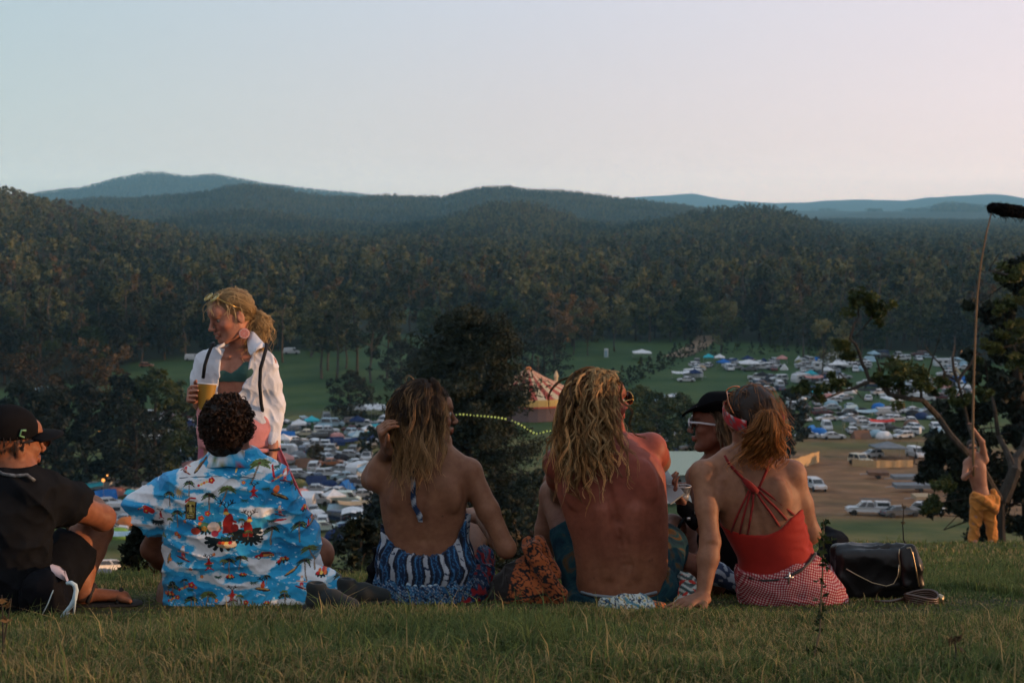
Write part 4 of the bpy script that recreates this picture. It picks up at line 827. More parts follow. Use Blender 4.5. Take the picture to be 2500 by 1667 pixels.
# ================================================================ modelling of bodies and cloth as smooth solids
def smin(a, b, k):
    h = np.clip(.5 + .5 * (b - a) / k, 0, 1); return b * (1 - h) + a * h - k * h * (1 - h)
def unit(v): v = np.array(v, float); return v / (np.linalg.norm(v) + 1e-12)
def nets(D, lo, h):
    s = D < 0; S_ = D.shape
    m = np.zeros(tuple(n_ - 1 for n_ in S_), np.int8)
    for dx in (0, 1):
        for dy in (0, 1):
            for dz in (0, 1): m += s[dx:S_[0] - 1 + dx, dy:S_[1] - 1 + dy, dz:S_[2] - 1 + dz]
    act = (m > 0) & (m < 8); idx = np.argwhere(act); vid = np.full(act.shape, -1, np.int32); vid[act] = np.arange(len(idx))
    acc = np.zeros((len(idx), 3)); cnt = np.zeros(len(idx)); I, J_, K_ = idx.T
    for ax in range(3):
        o1, o2 = [(1, 2), (0, 2), (0, 1)][ax]
        for p in (0, 1):
            for q in (0, 1):
                c0 = [0, 0, 0]; c0[o1] = p; c0[o2] = q; c1 = list(c0); c1[ax] = 1
                a = D[I + c0[0], J_ + c0[1], K_ + c0[2]]; b = D[I + c1[0], J_ + c1[1], K_ + c1[2]]
                w = (a < 0) != (b < 0); t = np.where(w, a / np.where(w, a - b, 1), 0)
                pos = np.tile(np.array(c0, float), (len(idx), 1)); pos[:, ax] = t
                acc[w] += pos[w]; cnt += w
    V = np.array(lo) + (idx + acc / np.maximum(cnt, 1)[:, None]) * h
    F = []
    for ax in range(3):
        o1, o2 = [(1, 2), (2, 0), (0, 1)][ax]
        sl0 = [slice(1, -1)] * 3; sl0[ax] = slice(0, S_[ax] - 1); sl1 = list(sl0); sl1[ax] = slice(1, S_[ax])
        a = s[tuple(sl0)]; b = s[tuple(sl1)]; e = np.argwhere(a != b)
        if not len(e): continue
        ins = a[tuple(e.T)]; e = e + 1; e[:, ax] -= 1
        def vv(d1, d2): q = e.copy(); q[:, o1] += d1; q[:, o2] += d2; return vid[tuple(q.T)]
        Q = np.stack([vv(-1, -1), vv(0, -1), vv(0, 0), vv(-1, 0)], 1); Q[~ins] = Q[~ins][:, ::-1]; F.append(Q)
    F = np.concatenate(F); return V, F[(F >= 0).all(1)]
def laplace(V, F, it=2, lam=.5):
    E = np.concatenate([F[:, [0, 1]], F[:, [1, 2]], F[:, [2, 3]], F[:, [3, 0]]]); n = len(V); c = np.bincount(E[:, 0], minlength=n) + np.bincount(E[:, 1], minlength=n)
    for _ in range(it):
        A = np.stack([np.bincount(E[:, 0], V[E[:, 1], k], n) + np.bincount(E[:, 1], V[E[:, 0], k], n) for k in range(3)], 1) / np.maximum(c, 1)[:, None]
        V = V + lam * (A - V)
    return V
class Solid:
    def __init__(s, ops=None): s.ops = list(ops or [])
    def copy(s): return Solid(s.ops)
    def op(s, f, lo, hi, k, mode): s.ops.append((f, np.array(lo, float), np.array(hi, float), k, mode)); return s
    def cap(s, a, b, ra, rb=None, k=.02, mode='add', sq=None):
        a = np.array(a, float); b = np.array(b, float); rb = ra if rb is None else rb; ba = b - a; L2 = ba @ ba + 1e-12
        if sq: fd = unit(sq[0]); fc = sq[1]
        def f(X, Y, Z):
            x, y, z = X - a[0], Y - a[1], Z - a[2]
            h = np.clip((x * ba[0] + y * ba[1] + z * ba[2]) / L2, 0, 1)
            x, y, z = x - h * ba[0], y - h * ba[1], z - h * ba[2]
            r = ra + (rb - ra) * h
            if sq:
                q = (x * fd[0] + y * fd[1] + z * fd[2]) * (1 / fc - 1); x, y, z = x + q * fd[0], y + q * fd[1], z + q * fd[2]
                return (np.sqrt(x * x + y * y + z * z) - r) * (fc ** .5)
            return np.sqrt(x * x + y * y + z * z) - r
        m = max(ra, rb) * (1 if not sq else max(1, sq[1])); return s.op(f, np.minimum(a, b) - m, np.maximum(a, b) + m, k, mode)
    def ell(s, c, r, axes=None, k=.02, mode='add'):
        c = np.array(c, float); r = np.array(r, float); A = np.eye(3) if axes is None else np.array([unit(a) for a in axes])
        def f(X, Y, Z):
            x, y, z = X - c[0], Y - c[1], Z - c[2]
            q = [(x * A[i][0] + y * A[i][1] + z * A[i][2]) for i in range(3)]
            k0 = np.sqrt(sum((q[i] / r[i]) ** 2 for i in range(3))); k1 = np.sqrt(sum((q[i] / r[i] ** 2) ** 2 for i in range(3)))
            return k0 * (k0 - 1) / np.maximum(k1, 1e-6)
        m = r.max(); return s.op(f, c - m, c + m, k, mode)
    def chain(s, pts, rs, k=.02, mode='add', sq=None):
        for i in range(len(pts) - 1): s.cap(pts[i], pts[i + 1], rs[i], rs[i + 1], k, mode, sq)
        return s
    def loft(s, T, grow=0, k=.02, z0=None, z1=None, mode='add'):
        zs = T.z[0] if z0 is None else z0; ze = T.z[-1] if z1 is None else z1
        def f(X, Y, Z):
            cx, cy, w, db, df = T.at(Z); w = w + grow; x = X - cx; y = Y - cy; d = np.where(y < 0, db, df) + grow
            m = np.minimum(w, d); n = T.n
            r = ((np.abs(x) / w) ** n + (np.abs(y) / d) ** n) ** (1 / n); dd = (r - 1) * m
            e = np.maximum(zs - Z, Z - ze) + .0 * x; return np.where(e > 0, np.sqrt(np.maximum(dd, 0) ** 2 + e * e) + np.minimum(dd, 0) * 0, np.maximum(dd, np.minimum(e + .0, 0) if False else dd))
        M_ = max(T.w.max(), T.db.max(), T.df.max()) + grow
        return s.op(f, (T.cx.min() - M_, T.cy.min() - M_, zs - .03), (T.cx.max() + M_, T.cy.max() + M_, ze + .03), k, mode)
    def cut(s, f, k=.004): s.ops.append((f, None, None, k, 'cut')); return s
    def disp(s, f): s.ops.append((f, None, None, 0, 'disp')); return s
    def build(s, h=.005, smooth=2, pad=.03):
        lo = np.min([o[1] for o in s.ops if o[4] == 'add'], 0) - pad; hi = np.max([o[2] for o in s.ops if o[4] == 'add'], 0) + pad
        n = np.ceil((hi - lo) / h).astype(int) + 1; D = np.full(n, .25, np.float32)
        G = [lo[i] + np.arange(n[i]) * h for i in range(3)]
        for f, a, b, k, mode in s.ops:
            if mode in ('cut', 'disp'):
                near = D < .06
                v = f(G[0][:, None, None], G[1][None, :, None], G[2][None, None, :])
                if mode == 'disp': D = D + (v * near).astype(np.float32)
                else: D = -smin(-D, -np.broadcast_to(v, D.shape), k).astype(np.float32)
                continue
            m = k + 2 * h + .012; i0 = np.maximum(((a - m - lo) / h).astype(int), 0); i1 = np.minimum(((b + m - lo) / h).astype(int) + 2, n)
            if (i1 <= i0).any(): continue
            sl = tuple(slice(p, q) for p, q in zip(i0, i1)); d = f(G[0][sl[0]][:, None, None], G[1][sl[1]][None, :, None], G[2][sl[2]][None, None, :])
            D[sl] = smin(D[sl], d, k) if mode == 'add' else -smin(-D[sl], d, k)
        s.D, s.lo, s.h = D, lo, h
        V, F = nets(D, lo, h); s.V, s.F = laplace(V, F, smooth) if smooth else V, F
        return s
    def sample(s, P):
        q = (P - s.lo) / s.h; n = np.array(s.D.shape); q = np.clip(q, 0, n - 1.001); i = q.astype(int); t = q - i; r = 0
        for dx in (0, 1):
            for dy in (0, 1):
                for dz in (0, 1):
                    w = (t[..., 0] if dx else 1 - t[..., 0]) * (t[..., 1] if dy else 1 - t[..., 1]) * (t[..., 2] if dz else 1 - t[..., 2])
                    r = r + w * s.D[i[..., 0] + dx, i[..., 1] + dy, i[..., 2] + dz]
        return r
    def push(s, P, r):
        """move points out of the solid to distance r"""
        d = s.sample(P); e = s.h
        g = np.stack([s.sample(P + np.eye(3)[a] * e) - s.sample(P - np.eye(3)[a] * e) for a in range(3)], -1); g /= np.linalg.norm(g, axis=-1, keepdims=True) + 1e-9
        return P + g * np.maximum(r - d, 0)[..., None]
class Loft:
    """trunk or garment given by sections: (px, py, Y, half width px, depth to the back, depth to the front), listed top down"""
    def __init__(s, secs, n=2.3):
        P = [np.array(J(a, b, Y)) for a, b, Y, *_ in secs]; z = np.array([p[2] for p in P]); o = np.argsort(z)
        raw = np.array([[P[i][0], P[i][1], secs[i][3] * secs[i][2] / FPX, secs[i][4], secs[i][5]] for i in o]); z = z[o]
        s.z = np.linspace(z[0], z[-1], 160); A = np.stack([np.interp(s.z, z, raw[:, k]) for k in range(5)], 1)
        w_ = 9; ker = np.hanning(2 * w_ + 1); ker /= ker.sum(); A = np.stack([np.convolve(np.pad(A[:, k], w_, 'edge'), ker, 'valid') for k in range(5)], 1)
        s.cx, s.cy, s.w, s.db, s.df = A.T; s.n = n
    def at(s, Z): return tuple(np.interp(Z, s.z, a) for a in (s.cx, s.cy, s.w, s.db, s.df))
    def back(s, px, py, out=0.0):
        """point on the rear surface under a pixel"""
        Y = float(s.cy.mean())
        for _ in range(6):
            p = np.array(J(px, py, Y)); cx, cy, w, db, df = s.at(p[2]); u = min(.985, abs(p[0] - cx) / w); Y = float(cy - db * (1 - u ** s.n) ** (1 / s.n))
        p = np.array(J(px, py, Y)); return p + np.array([(p[0] - cx) / w * .6, -1, 0]) * out
def n3(X, Y, Z, s=0):
    """cheap smooth 3D noise, about -1..1"""
    return (np.sin(X * 1.7 + Y * 2.3 + 1.3 * np.sin(Z * 1.9 + s) + s) + np.sin(Y * 1.1 - Z * 2.1 + 1.7 * np.sin(X * 1.3 + s * 2) + 2 * s) + np.sin(Z * 1.5 + X * .9 + 1.1 * np.sin(Y * 2.7 - s) + 3 * s)) / 3
def folds(X, Y, Z, freq, amp, dx=1., dy=1., dz=1., s=0.):
    a = n3(X * freq * dx, Y * freq * dy, Z * freq * dz, s); return -amp * (1 - 2 * np.abs(a) ** .6)
def hand(S, w, d, nrm, side, size=1.0, curl=(.2, .3, .3), spread=.12, thumb=1.0, k=.006, fing=None):
    """w wrist, d direction to the knuckles, nrm direction the palm faces, side=+1 thumb lies toward cross(d,nrm)"""
    w = np.array(w, float); d = unit(d); nrm = np.array(nrm, float); nrm = unit(nrm - d * (nrm @ d)); t = np.cross(d, nrm) * side; s = size
    for o in (-.028, -.010, .010, .028): S.cap(w + t * o * .6 * s + d * .012 * s, w + t * o * s + d * .088 * s - nrm * .002, .0145 * s, .0115 * s, .012)
    S.cap(w + t * .022 * s + nrm * .006, w + t * .026 * s + d * .05 * s + nrm * .008, .016 * s, .013 * s, .012)
    fl = [(.030, .074, .0092), (.010, .083, .0094), (-.010, .077, .009), (-.028, .060, .0078)]
    for q, (o, L_, r) in enumerate(fl):
        c_ = curl if fing is None else fing[q]; base = w + t * o * s + d * .088 * s; ang = spread * (o / .03); dd = unit(d + t * ang); a = base; th = 0
        for seg, f_ in enumerate((.46, .30, .24)):
            th += c_[seg]; v = dd * math.cos(th) + nrm * math.sin(th); b = a + v * L_ * f_ * s; r1 = r * (1 - .1 * seg) * s; S.cap(a, b, r1, r1 * .9, k * .6 if seg else k); a = b
    a = w + t * .026 * s + d * .022 * s + nrm * .004; v1 = unit(d * .75 + t * .85 + nrm * .25 * thumb); b = a + v1 * .038 * s; v2 = unit(d * .95 + t * .35 + nrm * .35 * thumb); c = b + v2 * .030 * s; e = c + unit(v2 + nrm * .2 * thumb - t * .15) * .024 * s
    S.cap(a, b, .014 * s, .0105 * s, .01); S.cap(b, c, .0105 * s, .0095 * s, .004); S.cap(c, e, .0095 * s, .0078 * s, .004)
class Head:
    def __init__(s, S, c, f, u, size=1.0, neck=None, neck_r=(.052, .058), male=False, smile=0., ears=True):
        s.c = c = np.array(c, float); s.f = f = unit(f); u = np.array(u, float); s.u = u = unit(u - f * (u @ f)); s.r = r = np.cross(f, u); s.s = z = size; L_ = s.L
        ax = (r, f, u)
        S.ell(L_(0, -.012, .022), np.array([.075, .094, .088]) * z, ax, .02)
        S.ell(L_(0, .028, -.030), np.array([.060, .060, .080]) * z, ax, .02)
        jw = .050 if male else .044
        for q in (-1, 1):
            S.cap(L_(q * jw, -.002, -.052), L_(q * .018, .066, -.094), .024 * z, .018 * z, .02); S.ell(L_(q * .040, .056, -.022), np.array([.022, .022, .018]) * z, ax, .015)
            if ears: S.ell(L_(q * .079, -.012, -.008), np.array([.009, .019, .031]) * z, ax, .006); S.ell(L_(q * .089, -.008, -.004), np.array([.006, .011, .018]) * z, ax, .005, 'sub')
        S.ell(L_(0, .076, -.096), np.array([.021, .018, .018]) * z, ax, .014)
        S.ell(L_(0, .070, .040), np.array([.048, .026, .034]) * z, ax, .015)
        S.cap(L_(-.034, .082, .024), L_(.034, .082, .024), .010 * z, None, .012)
        for q in (-1, 1): S.ell(L_(q * .031, .098, .004), np.array([.019, .016, .013]) * z, ax, .012, 'sub')
        S.cap(L_(0, .090, .014), L_(0, .110, -.026), .0075 * z, .0095 * z, .010); S.ell(L_(0, .113, -.029), np.array([.0105, .011, .009]) * z, ax, .006)
        for q in (-1, 1): S.ell(L_(q * .012, .101, -.033), np.array([.008, .010, .0075]) * z, ax, .006)
        sm_ = smile
        S.cap(L_(0, .098, -.054), L_(.022 + .006 * sm_, .088, -.056 + .008 * sm_), .0062 * z, .004 * z, .005); S.cap(L_(0, .098, -.054), L_(-.022 - .006 * sm_, .088, -.056 + .008 * sm_), .0062 * z, .004 * z, .005)
        S.cap(L_(0, .096, -.068 - .006 * sm_), L_(.020, .086, -.062 + .004 * sm_), .0068 * z, .004 * z, .006); S.cap(L_(0, .096, -.068 - .006 * sm_), L_(-.020, .086, -.062 + .004 * sm_), .0068 * z, .004 * z, .006)
        if neck is not None: S.cap(L_(0, -.030, -.045), neck, neck_r[0] * z, neck_r[1], .025)
    def L(s, x, y, z): return s.c + (s.r * x + s.f * y + s.u * z) * s.s
    def local(s, P): q = (P - s.c) / s.s; return q @ s.r, q @ s.f, q @ s.u
    def paint(s, V, C, lips=(.30, .07, .06), brow=(.05, .03, .02), blush=0.):
        x, y, z = s.local(V); ax = np.abs(x)
        m = np.exp(-(((z + .061) / .0085) ** 2 + (x / .021) ** 2) ** 2) * (y > .07); C = C * (1 - m[:, None] * .8) + np.array(lips) * m[:, None] * .8
        b = np.exp(-((z - .027 + (ax - .03) ** 2 * 4) / .0045) ** 2) * (ax > .012) * (ax < .050) * (y > .05); C = C * (1 - b[:, None] * .75) + np.array(brow) * b[:, None] * .75
        bl = np.exp(-(((z + .025) / .02) ** 2 + ((ax - .042) / .018) ** 2)) * (y > .03) * blush; C = C * (1 - bl[:, None] * np.array([0, .35, .3])); return C
    def eyes(s, root, k=1.):
        ew = flat('eye_white', (.26, .22, .20), .2, .5, var=.02); ir = flat('iris', (.05, .06, .05), .15, .5, var=.02)
        for q in (-1, 1):
            b = MB(); rt = Matrix((s.r, s.u, s.f)).transposed(); R_ = .0125 * s.s * k; c = s.L(q * .031, .0715, .004)
            b.lathe([(R_ * math.cos(a), R_ * math.sin(a)) for a in np.linspace(-1.57, 1.57, 9)], c, 14, rt); o = child('eye', b.data('eye', ew, True), root)
            b = MB(); b.lathe([(.001, .0006), (R_ * .62, .0), (R_ * .66, -.004)], s.L(q * .031, .0715, .004) + s.f * R_ * .98, 12, rt); child('iris', b.data('iris', ir, True), root)
def tubes(P, rad, sides=4):
    """P (n,m,3) paths, rad (n,m). returns V,F"""
    n, m, _ = P.shape; T = np.gradient(P, axis=1); T /= np.linalg.norm(T, axis=2, keepdims=True) + 1e-9
    ref = np.array([.31, .23, .92]); A = np.cross(T, np.cross(ref, T)); bad = np.linalg.norm(A, axis=2) < .05; A[bad] = [1, 0, 0]; A /= np.linalg.norm(A, axis=2, keepdims=True) + 1e-9; B = np.cross(T, A)
    th = np.arange(sides) * 2 * math.pi / sides
    V = P[:, :, None, :] + rad[:, :, None, None] * (np.cos(th)[None, None, :, None] * A[:, :, None, :] + np.sin(th)[None, None, :, None] * B[:, :, None, :])
    I = np.arange(n * m * sides).reshape(n, m, sides); a = I[:, :-1, :]; b = I[:, 1:, :]
    return V.reshape(-1, 3), np.stack([a, np.roll(a, -1, 2), np.roll(b, -1, 2), b], -1).reshape(-1, 4)
def strands(name, root, P, rad, col, mat, sides=4, hair_col2=None):
    V, F = tubes(P, rad, sides); C = np.repeat(np.broadcast_to(col, P.shape).reshape(-1, 3), sides, 0)
    V = V - np.array(root.matrix_basis.translation); return link(name, mesh_np(name, V, [F], mat, True, None, C), root)
def grow(rg, H, S, roots, L_, m=22, out=.015, wave=.012, freq=26., down=(0, 0, -1), spread=.5, rad=.003, start_up=.2, lift=.0, sweep=0.):
    """paths of loose hair falling from scalp roots, kept outside the solid S"""
    n = len(roots); P = np.zeros((n, m, 3)); P[:, 0] = roots; nrm = roots - H.L(0, -.012, .0); nrm /= np.linalg.norm(nrm, axis=1, keepdims=True)
    st = (L_ / (m - 1))[:, None]; dwn = np.array(down, float)[None] + rg.normal(size=(n, 3)) * .06 * spread; d = nrm * 1.0 + H.u * start_up - H.f * sweep * 1.5
    yf = ((roots - H.c) @ H.f / .09)[:, None]
    for i in range(1, m):
        t = i / (m - 1); w_ = min(1, .28 + t * 2.2); d = d * (1 - .42) + .42 * (dwn * w_ * 1.6 + nrm * max(0, .5 - 2.2 * t) * (1 + lift) - H.f * sweep * np.clip(yf + .35, 0, 1) * max(0, 1 - 1.4 * t) * 2.2); d /= np.linalg.norm(d, axis=1, keepdims=True)
        q = P[:, i - 1] + d * st; q2 = S.push(q, out * (1 if i > 1 else .6)); P[:, i] = q2
    ph = rg.uniform(0, 6.28, (n, 1)); fr = freq * rg.uniform(.7, 1.3, (n, 1)); s_ = np.linspace(0, 1, m)[None] * L_[:, None]
    sx = np.cross(nrm, dwn); sx /= np.linalg.norm(sx, axis=1, keepdims=True) + 1e-9; am = wave * np.linspace(0, 1, m)[None] ** .6 * rg.uniform(.5, 1.4, (n, 1))
    P = P + (np.sin(fr * s_ + ph) * am)[..., None] * sx[:, None, :] + (np.cos(fr * s_ + ph * 1.7) * am * .6)[..., None] * nrm[:, None, :]
    return P
def clump(rg, P, k, r0, r1, tw=2.0):
    """k thin hairs around each guide path"""
    n, m, _ = P.shape; t = np.linspace(0, 1, m)
    ang = rg.uniform(0, 6.28, (n, k, 1)) + tw * t[None, None]; rr = (rg.random((n, k, 1)) ** .5) * (r0 + (r1 - r0) * t[None, None])
    T = np.gradient(P, axis=1); T /= np.linalg.norm(T, axis=2, keepdims=True) + 1e-9; A = np.cross(T, np.array([.3, .9, .2])); A /= np.linalg.norm(A, axis=2, keepdims=True) + 1e-9; B = np.cross(T, A)
    Q = (P[:, None] + (np.cos(ang) * rr)[..., None] * A[:, None] + (np.sin(ang) * rr)[..., None] * B[:, None]).reshape(n * k, m, 3)
    s_ = t[None] * rg.uniform(.66, 1, (n * k, 1)) * (m - 1); i = np.minimum(s_.astype(int), m - 2); f = (s_ - i)[..., None]; r_ = np.arange(n * k)[:, None]; return Q[r_, i] * (1 - f) + Q[r_, i + 1] * f
def scalp(rg, H, n, front=.35, low=-.35, back_low=-.6):
    """random root points over the hairy part of the head (unit sphere rule in head axes)"""
    out = []
    while len(out) < n:
        v = rg.normal(size=3); v /= np.linalg.norm(v); x, y, z = v
        if y > 0 and z < front + .25 * y + .25 * abs(x) * 0: 
            if not (y < .35 and z > low + y): continue
        if y <= 0 and z < back_low + .3 * abs(x): continue
        out.append(v)
    v = np.array(out); return np.array([H.L(a * .078, -.012 + b * .097, .022 + c_ * .091) for a, b, c_ in v]), v
HAIRM = {}
def hair_mat(name, rough=.42, spec=.35, k=1.0):
    if name in HAIRM: return HAIRM[name]
    M = Mat(name, rough, spec); c = M.attr('col'); M.set('Base Color', c)
    tr = M.n('ShaderNodeBsdfTranslucent', {'Color': c}); mx = M.n('ShaderNodeMixShader', {0: .3 * k, 1: M.b.outputs[0], 2: tr.outputs[0]}); M.nt.links.new(mx.outputs[0], M.nt.nodes['Material Output'].inputs[0]); HAIRM[name] = M.m; return M.m
def skin_mat():
    if 'skin' in MATS: return MATS['skin']
    M = Mat('skin', .55, .24); c = M.attr('col')
    bl = M.ramp(M.noise(7, 4, M.pos()), [(.3, (.80, .70, .70)), (.7, (1.14, 1.10, 1.06))]); c2 = M.mix(1.0, c, bl, 'MULTIPLY')
    fr = M.ramp(M.noise(150, 2, M.pos()), [(.66, (1, 1, 1)), (.74, (.72, .6, .55))]); c2 = M.mix(.55, c2, fr, 'MULTIPLY'); c2 = M.mix(.5, c2, M.ramp(M.noise(45, 4, M.pos()), [(.35, (.72, .62, .6)), (.6, (1.08, 1.05, 1.03))]), 'MULTIPLY')
    M.set('Base Color', c2); M.set('Subsurface Weight', .12); M.set('Subsurface Radius', (.02, .008, .004)); M.set('Subsurface Scale', .4)
    M.bump(M.noise(260, 3, M.pos()), .12, .002); MATS['skin'] = M.m; return M.m
def cloth_mat(name, base=None, rough=.85, var=.18, wr=(14, .35, .006), weave=900, sheen=.1, extra=None):
    if base is not None and max(base) < .03: sheen = 0; base = tuple(v * .6 for v in base)
    if name in MATS: return MATS[name]
    M = Mat(name, rough, .15 if base is None or max(base) > .02 else .03); c = M.attr('col') if base is None else None
    p = M.pos()
    v = M.ramp(M.noise(18, 5, p), [(.3, (1 - var,) * 3), (.7, (1 + var * .4,) * 3)])
    M.set('Base Color', M.mix(1.0, c if c is not None else (*base,), v, 'MULTIPLY')); M.set('Sheen Weight', sheen)
    a = M.noise(wr[0], 5, p, .6, .6); b = M.noise(weave, 1, p); M.bump(M.math('ADD', a, M.math('MULTIPLY', b, .12)), wr[1], wr[2]); MATS[name] = M.m; return M.m
class Person:
    def __init__(s, name, base, label, group=None):
        s.root = empty(name, Vector(base), label, 'person', group); s.l = np.array(base, float)
    def put(s, name, S, mat, col=None, h=.005, smooth=2, label=None, built=False, parent=None):
        if not built: S.build(h, smooth)
        C = None if col is None else (col(S.V) if callable(col) else np.broadcast_to(np.array(col), S.V.shape))
        pl = s.l if parent is None else s.l + np.array(parent.location)
        o = link(name, mesh_np(name, S.V - s.l, [S.F], mat, True, None, C), s.root); tag(o, label); return o
    def mb(s, name, b, mat, smooth=True, label=None): return tag(child(name, b.data(name, mat, smooth), s.root), label)
# ================================================================ woman in the red top
rg = np.random.default_rng(1)
def skin_col(base, red=None):
    def f(V): return np.tile(np.array(base), (len(V), 1))
    return f
def stdmoles(V, C, pts, r=.003):
    for p in pts: m = np.exp(-(((V - np.array(p)) ** 2).sum(1)) / r ** 2); C = C * (1 - .65 * m[:, None])
    return C
def woman_red():
    gb = g_near(1925, 1492); P = Person('person', (gb.x, gb.y + .1, gb.z), 'woman in red strappy top and gingham skirt leaning on one arm')
    T = Loft([(1818, 1095, 4.99, 50, .050, .05), (1822, 1122, 4.985, 78, .058, .06), (1832, 1150, 4.98, 112, .075, .075), (1842, 1200, 4.98, 116, .095, .10), (1852, 1250, 4.98, 108, .098, .12), (1872, 1310, 4.98, 96, .090, .10), (1893, 1365, 4.98, 88, .085, .085), (1915, 1410, 4.99, 112, .105, .10), (1930, 1460, 5.0, 124, .12, .12), (1935, 1492, 5.02, 118, .10, .12)], 2.2)
    S = Solid(); S.loft(T, 0, .02)
    SL, SR = J(1716, 1158, 4.95), J(1934, 1158, 4.98); Nk = J(1815, 1118, 5.0)
    EL, WL = J(1734, 1322, 4.86), J(1716, 1478, 4.80); WL.z = max(WL.z, tz(WL.x, WL.y) + .042); ER, WR_ = J(1978, 1302, 5.0), J(1905, 1330, 5.24)
    for s_, sx in ((SL, -1), (SR, 1)):
        S.cap(Nk + Vector((sx * .03, 0, -.0)), s_ + Vector((0, .0, .006)), .038, .036, .03); S.ell(s_, (.046, .044, .050), None, .02)
        S.cap(J(1830 + sx * 50, 1175, 5.0), s_ + Vector((-sx * .02, .02, -.03)), .05, .035, .03)
    # shoulder blades and spine
    S.ell(T.back(1768, 1205, -.010), (.040, .022, .062), ((1, 0, -.3), (0, 1, 0), (.3, 0, 1)), .016); S.ell(T.back(1905, 1210, -.010), (.040, .022, .062), ((1, 0, .3), (0, 1, 0), (-.3, 0, 1)), .016)
    S.cap(T.back(1770, 1168, .002), T.back(1740, 1180, 0), .012, .01, .012)
    sp = [T.back(x, y, .004) for x, y in ((1822, 1150), (1832, 1200), (1846, 1250), (1864, 1310), (1886, 1365))]; S.chain(sp, [.009] * 5, .016, 'sub')
    S.chain([SL, SL.lerp(EL, .5) + Vector((.0, -.004, 0)), EL], [.043, .038, .034], .02); S.chain([EL, EL.lerp(WL, .3), WL], [.034, .036, .0235], .02); S.ell(EL + Vector((-.004, -.022, -.004)), (.014, .012, .018), None, .012)
    S.ell(EL + Vector((.004, -.040, .0)), (.018, .006, .004), None, .012, 'sub')
    S.chain([SR, SR.lerp(ER, .5), ER], [.043, .040, .035], .02); S.chain([ER, ER.lerp(WR_, .35), WR_], [.036, .035, .024], .02)
    hand(S, WL + Vector((-.004, -.006, 0)), (-.74, -.66, -.10), (-.1, -.1, -1), 1, .98, (.0, .12, .12), .30, .3)
    hand(S, WR_, (-.7, .4, -.1), (0, 0, -1), 1, .95, (.4, .4, .3))
    # thighs and shins lie forward, mostly hidden
    for hx, kx, ax_ in ((1900, 1850, 1790), (1985, 1990, 1950)):
        H_, K_, A_ = J(hx, 1440, 5.05), J(kx, 1385, 5.42), J(ax_, 1440, 5.72); S.chain([H_, K_], [.085, .056], .03); S.chain([K_, A_], [.054, .036], .02); S.chain([A_, A_ + Vector((-.02, .14, -.03))], [.036, .022], .02)
    hd = Head(S, J(1834, 1021, 5.0), (-.30, .93, -.05), (-.06, .0, 1), 1.02, Nk + Vector((0, 0, .0)), (.046, .052))
    S.build(.005, 2)
    base = np.array([.235, .122, .074])
    def col(V):
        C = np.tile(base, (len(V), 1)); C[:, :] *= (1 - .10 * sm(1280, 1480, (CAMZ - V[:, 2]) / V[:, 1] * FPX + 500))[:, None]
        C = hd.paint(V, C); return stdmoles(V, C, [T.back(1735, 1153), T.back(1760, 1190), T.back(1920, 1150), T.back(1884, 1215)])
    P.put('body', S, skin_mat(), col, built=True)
    # top
    G = Solid(); G.loft(T, .0055, .01)
    G.cap(J(1960, 1290, 4.98), J(1972, 1350, 4.98), .02, .02, .02)
    X0 = [J(a, 1200, 4.9).x for a in (1700, 1755, 1785, 1830, 1870, 1905, 1935, 1962, 2010)]; Z0 = [J(1800, b, 4.9).z for b in (1290, 1293, 1298, 1304, 1305, 1290, 1262, 1248, 1240)]
    zb = J(1880, 1412, 4.9).z
    G.cut(lambda X, Y, Z: Z - np.interp(X, X0, Z0) - .02 * np.clip((Y - 4.95) * 8, 0, 2)); G.cut(lambda X, Y, Z: zb - Z + 0 * X + 0 * Y)
    xr = J(1985, 1300, 5).x
    G.disp(lambda X, Y, Z: folds(X, Y, Z, 34, .0022, .5, .5, 1.6, 1.) * np.clip((X - xr + .14) / .08, .15, 1))
    P.put('top', G, cloth_mat('red_jersey', (.26, .013, .008), .75, .1, (30, .25, .004)), None)
    b = MB(); RS = .0042
    def strap(pts, r=RS): b.tube([T.back(x, y, .004) for x, y in pts], r, 6)
    strap([(1770, 1112), (1780, 1130), (1795, 1148), (1812, 1166), (1830, 1185)], .0058)
    strap([(1832, 1190), (1812, 1232), (1796, 1268), (1786, 1298)]); strap([(1835, 1192), (1824, 1230), (1814, 1265), (1807, 1301)]); strap([(1840, 1193), (1838, 1230), (1832, 1265), (1826, 1303)])
    strap([(1842, 1192), (1858, 1220), (1880, 1250), (1902, 1284)]); strap([(1846, 1190), (1868, 1214), (1895, 1240), (1920, 1268)]); strap([(1850, 1186), (1876, 1206), (1905, 1230), (1938, 1256)])
    b.tube([T.back(1814, 1168, .005), T.back(1826, 1180, .007), T.back(1840, 1194, .008), T.back(1850, 1200, .006)], [.007, .013, .014, .008], 8); b.tube([T.back(1850, 1196, .003), T.back(1870, 1150, .003), T.back(1880, 1110, .004), T.back(1872, 1088, .004)], .005, 6)
    P.mb('strap', b, cloth_mat('red_strap', (.18, .012, .011), .8, .1, (30, .2, .002)))
    # skirt
    T2 = Loft([(1895, 1362, 4.985, 94, .098, .098), (1906, 1395, 4.985, 112, .110, .11), (1926, 1425, 4.99, 132, .128, .14), (1936, 1455, 5.0, 138, .135, .16), (1938, 1482, 5.01, 132, .13, .16), (1938, 1496, 5.02, 118, .115, .15)], 2.3)
    K = Solid(); K.loft(T2, 0, .02); K.chain([J(1905, 1440, 5.05), J(1855, 1395, 5.4)], [.095, .075], .03); K.chain([J(1985, 1440, 5.05), J(1990, 1400, 5.4)], [.095, .075], .03)
    XA = [J(a, 1400, 4.9).x for a in (1780, 1815, 1850, 1890, 1930, 1960, 1980, 2000)]; ZA = [J(1900, b_, 4.9).z for b_ in (1385, 1396, 1402, 1399, 1382, 1360, 1336, 1320)]
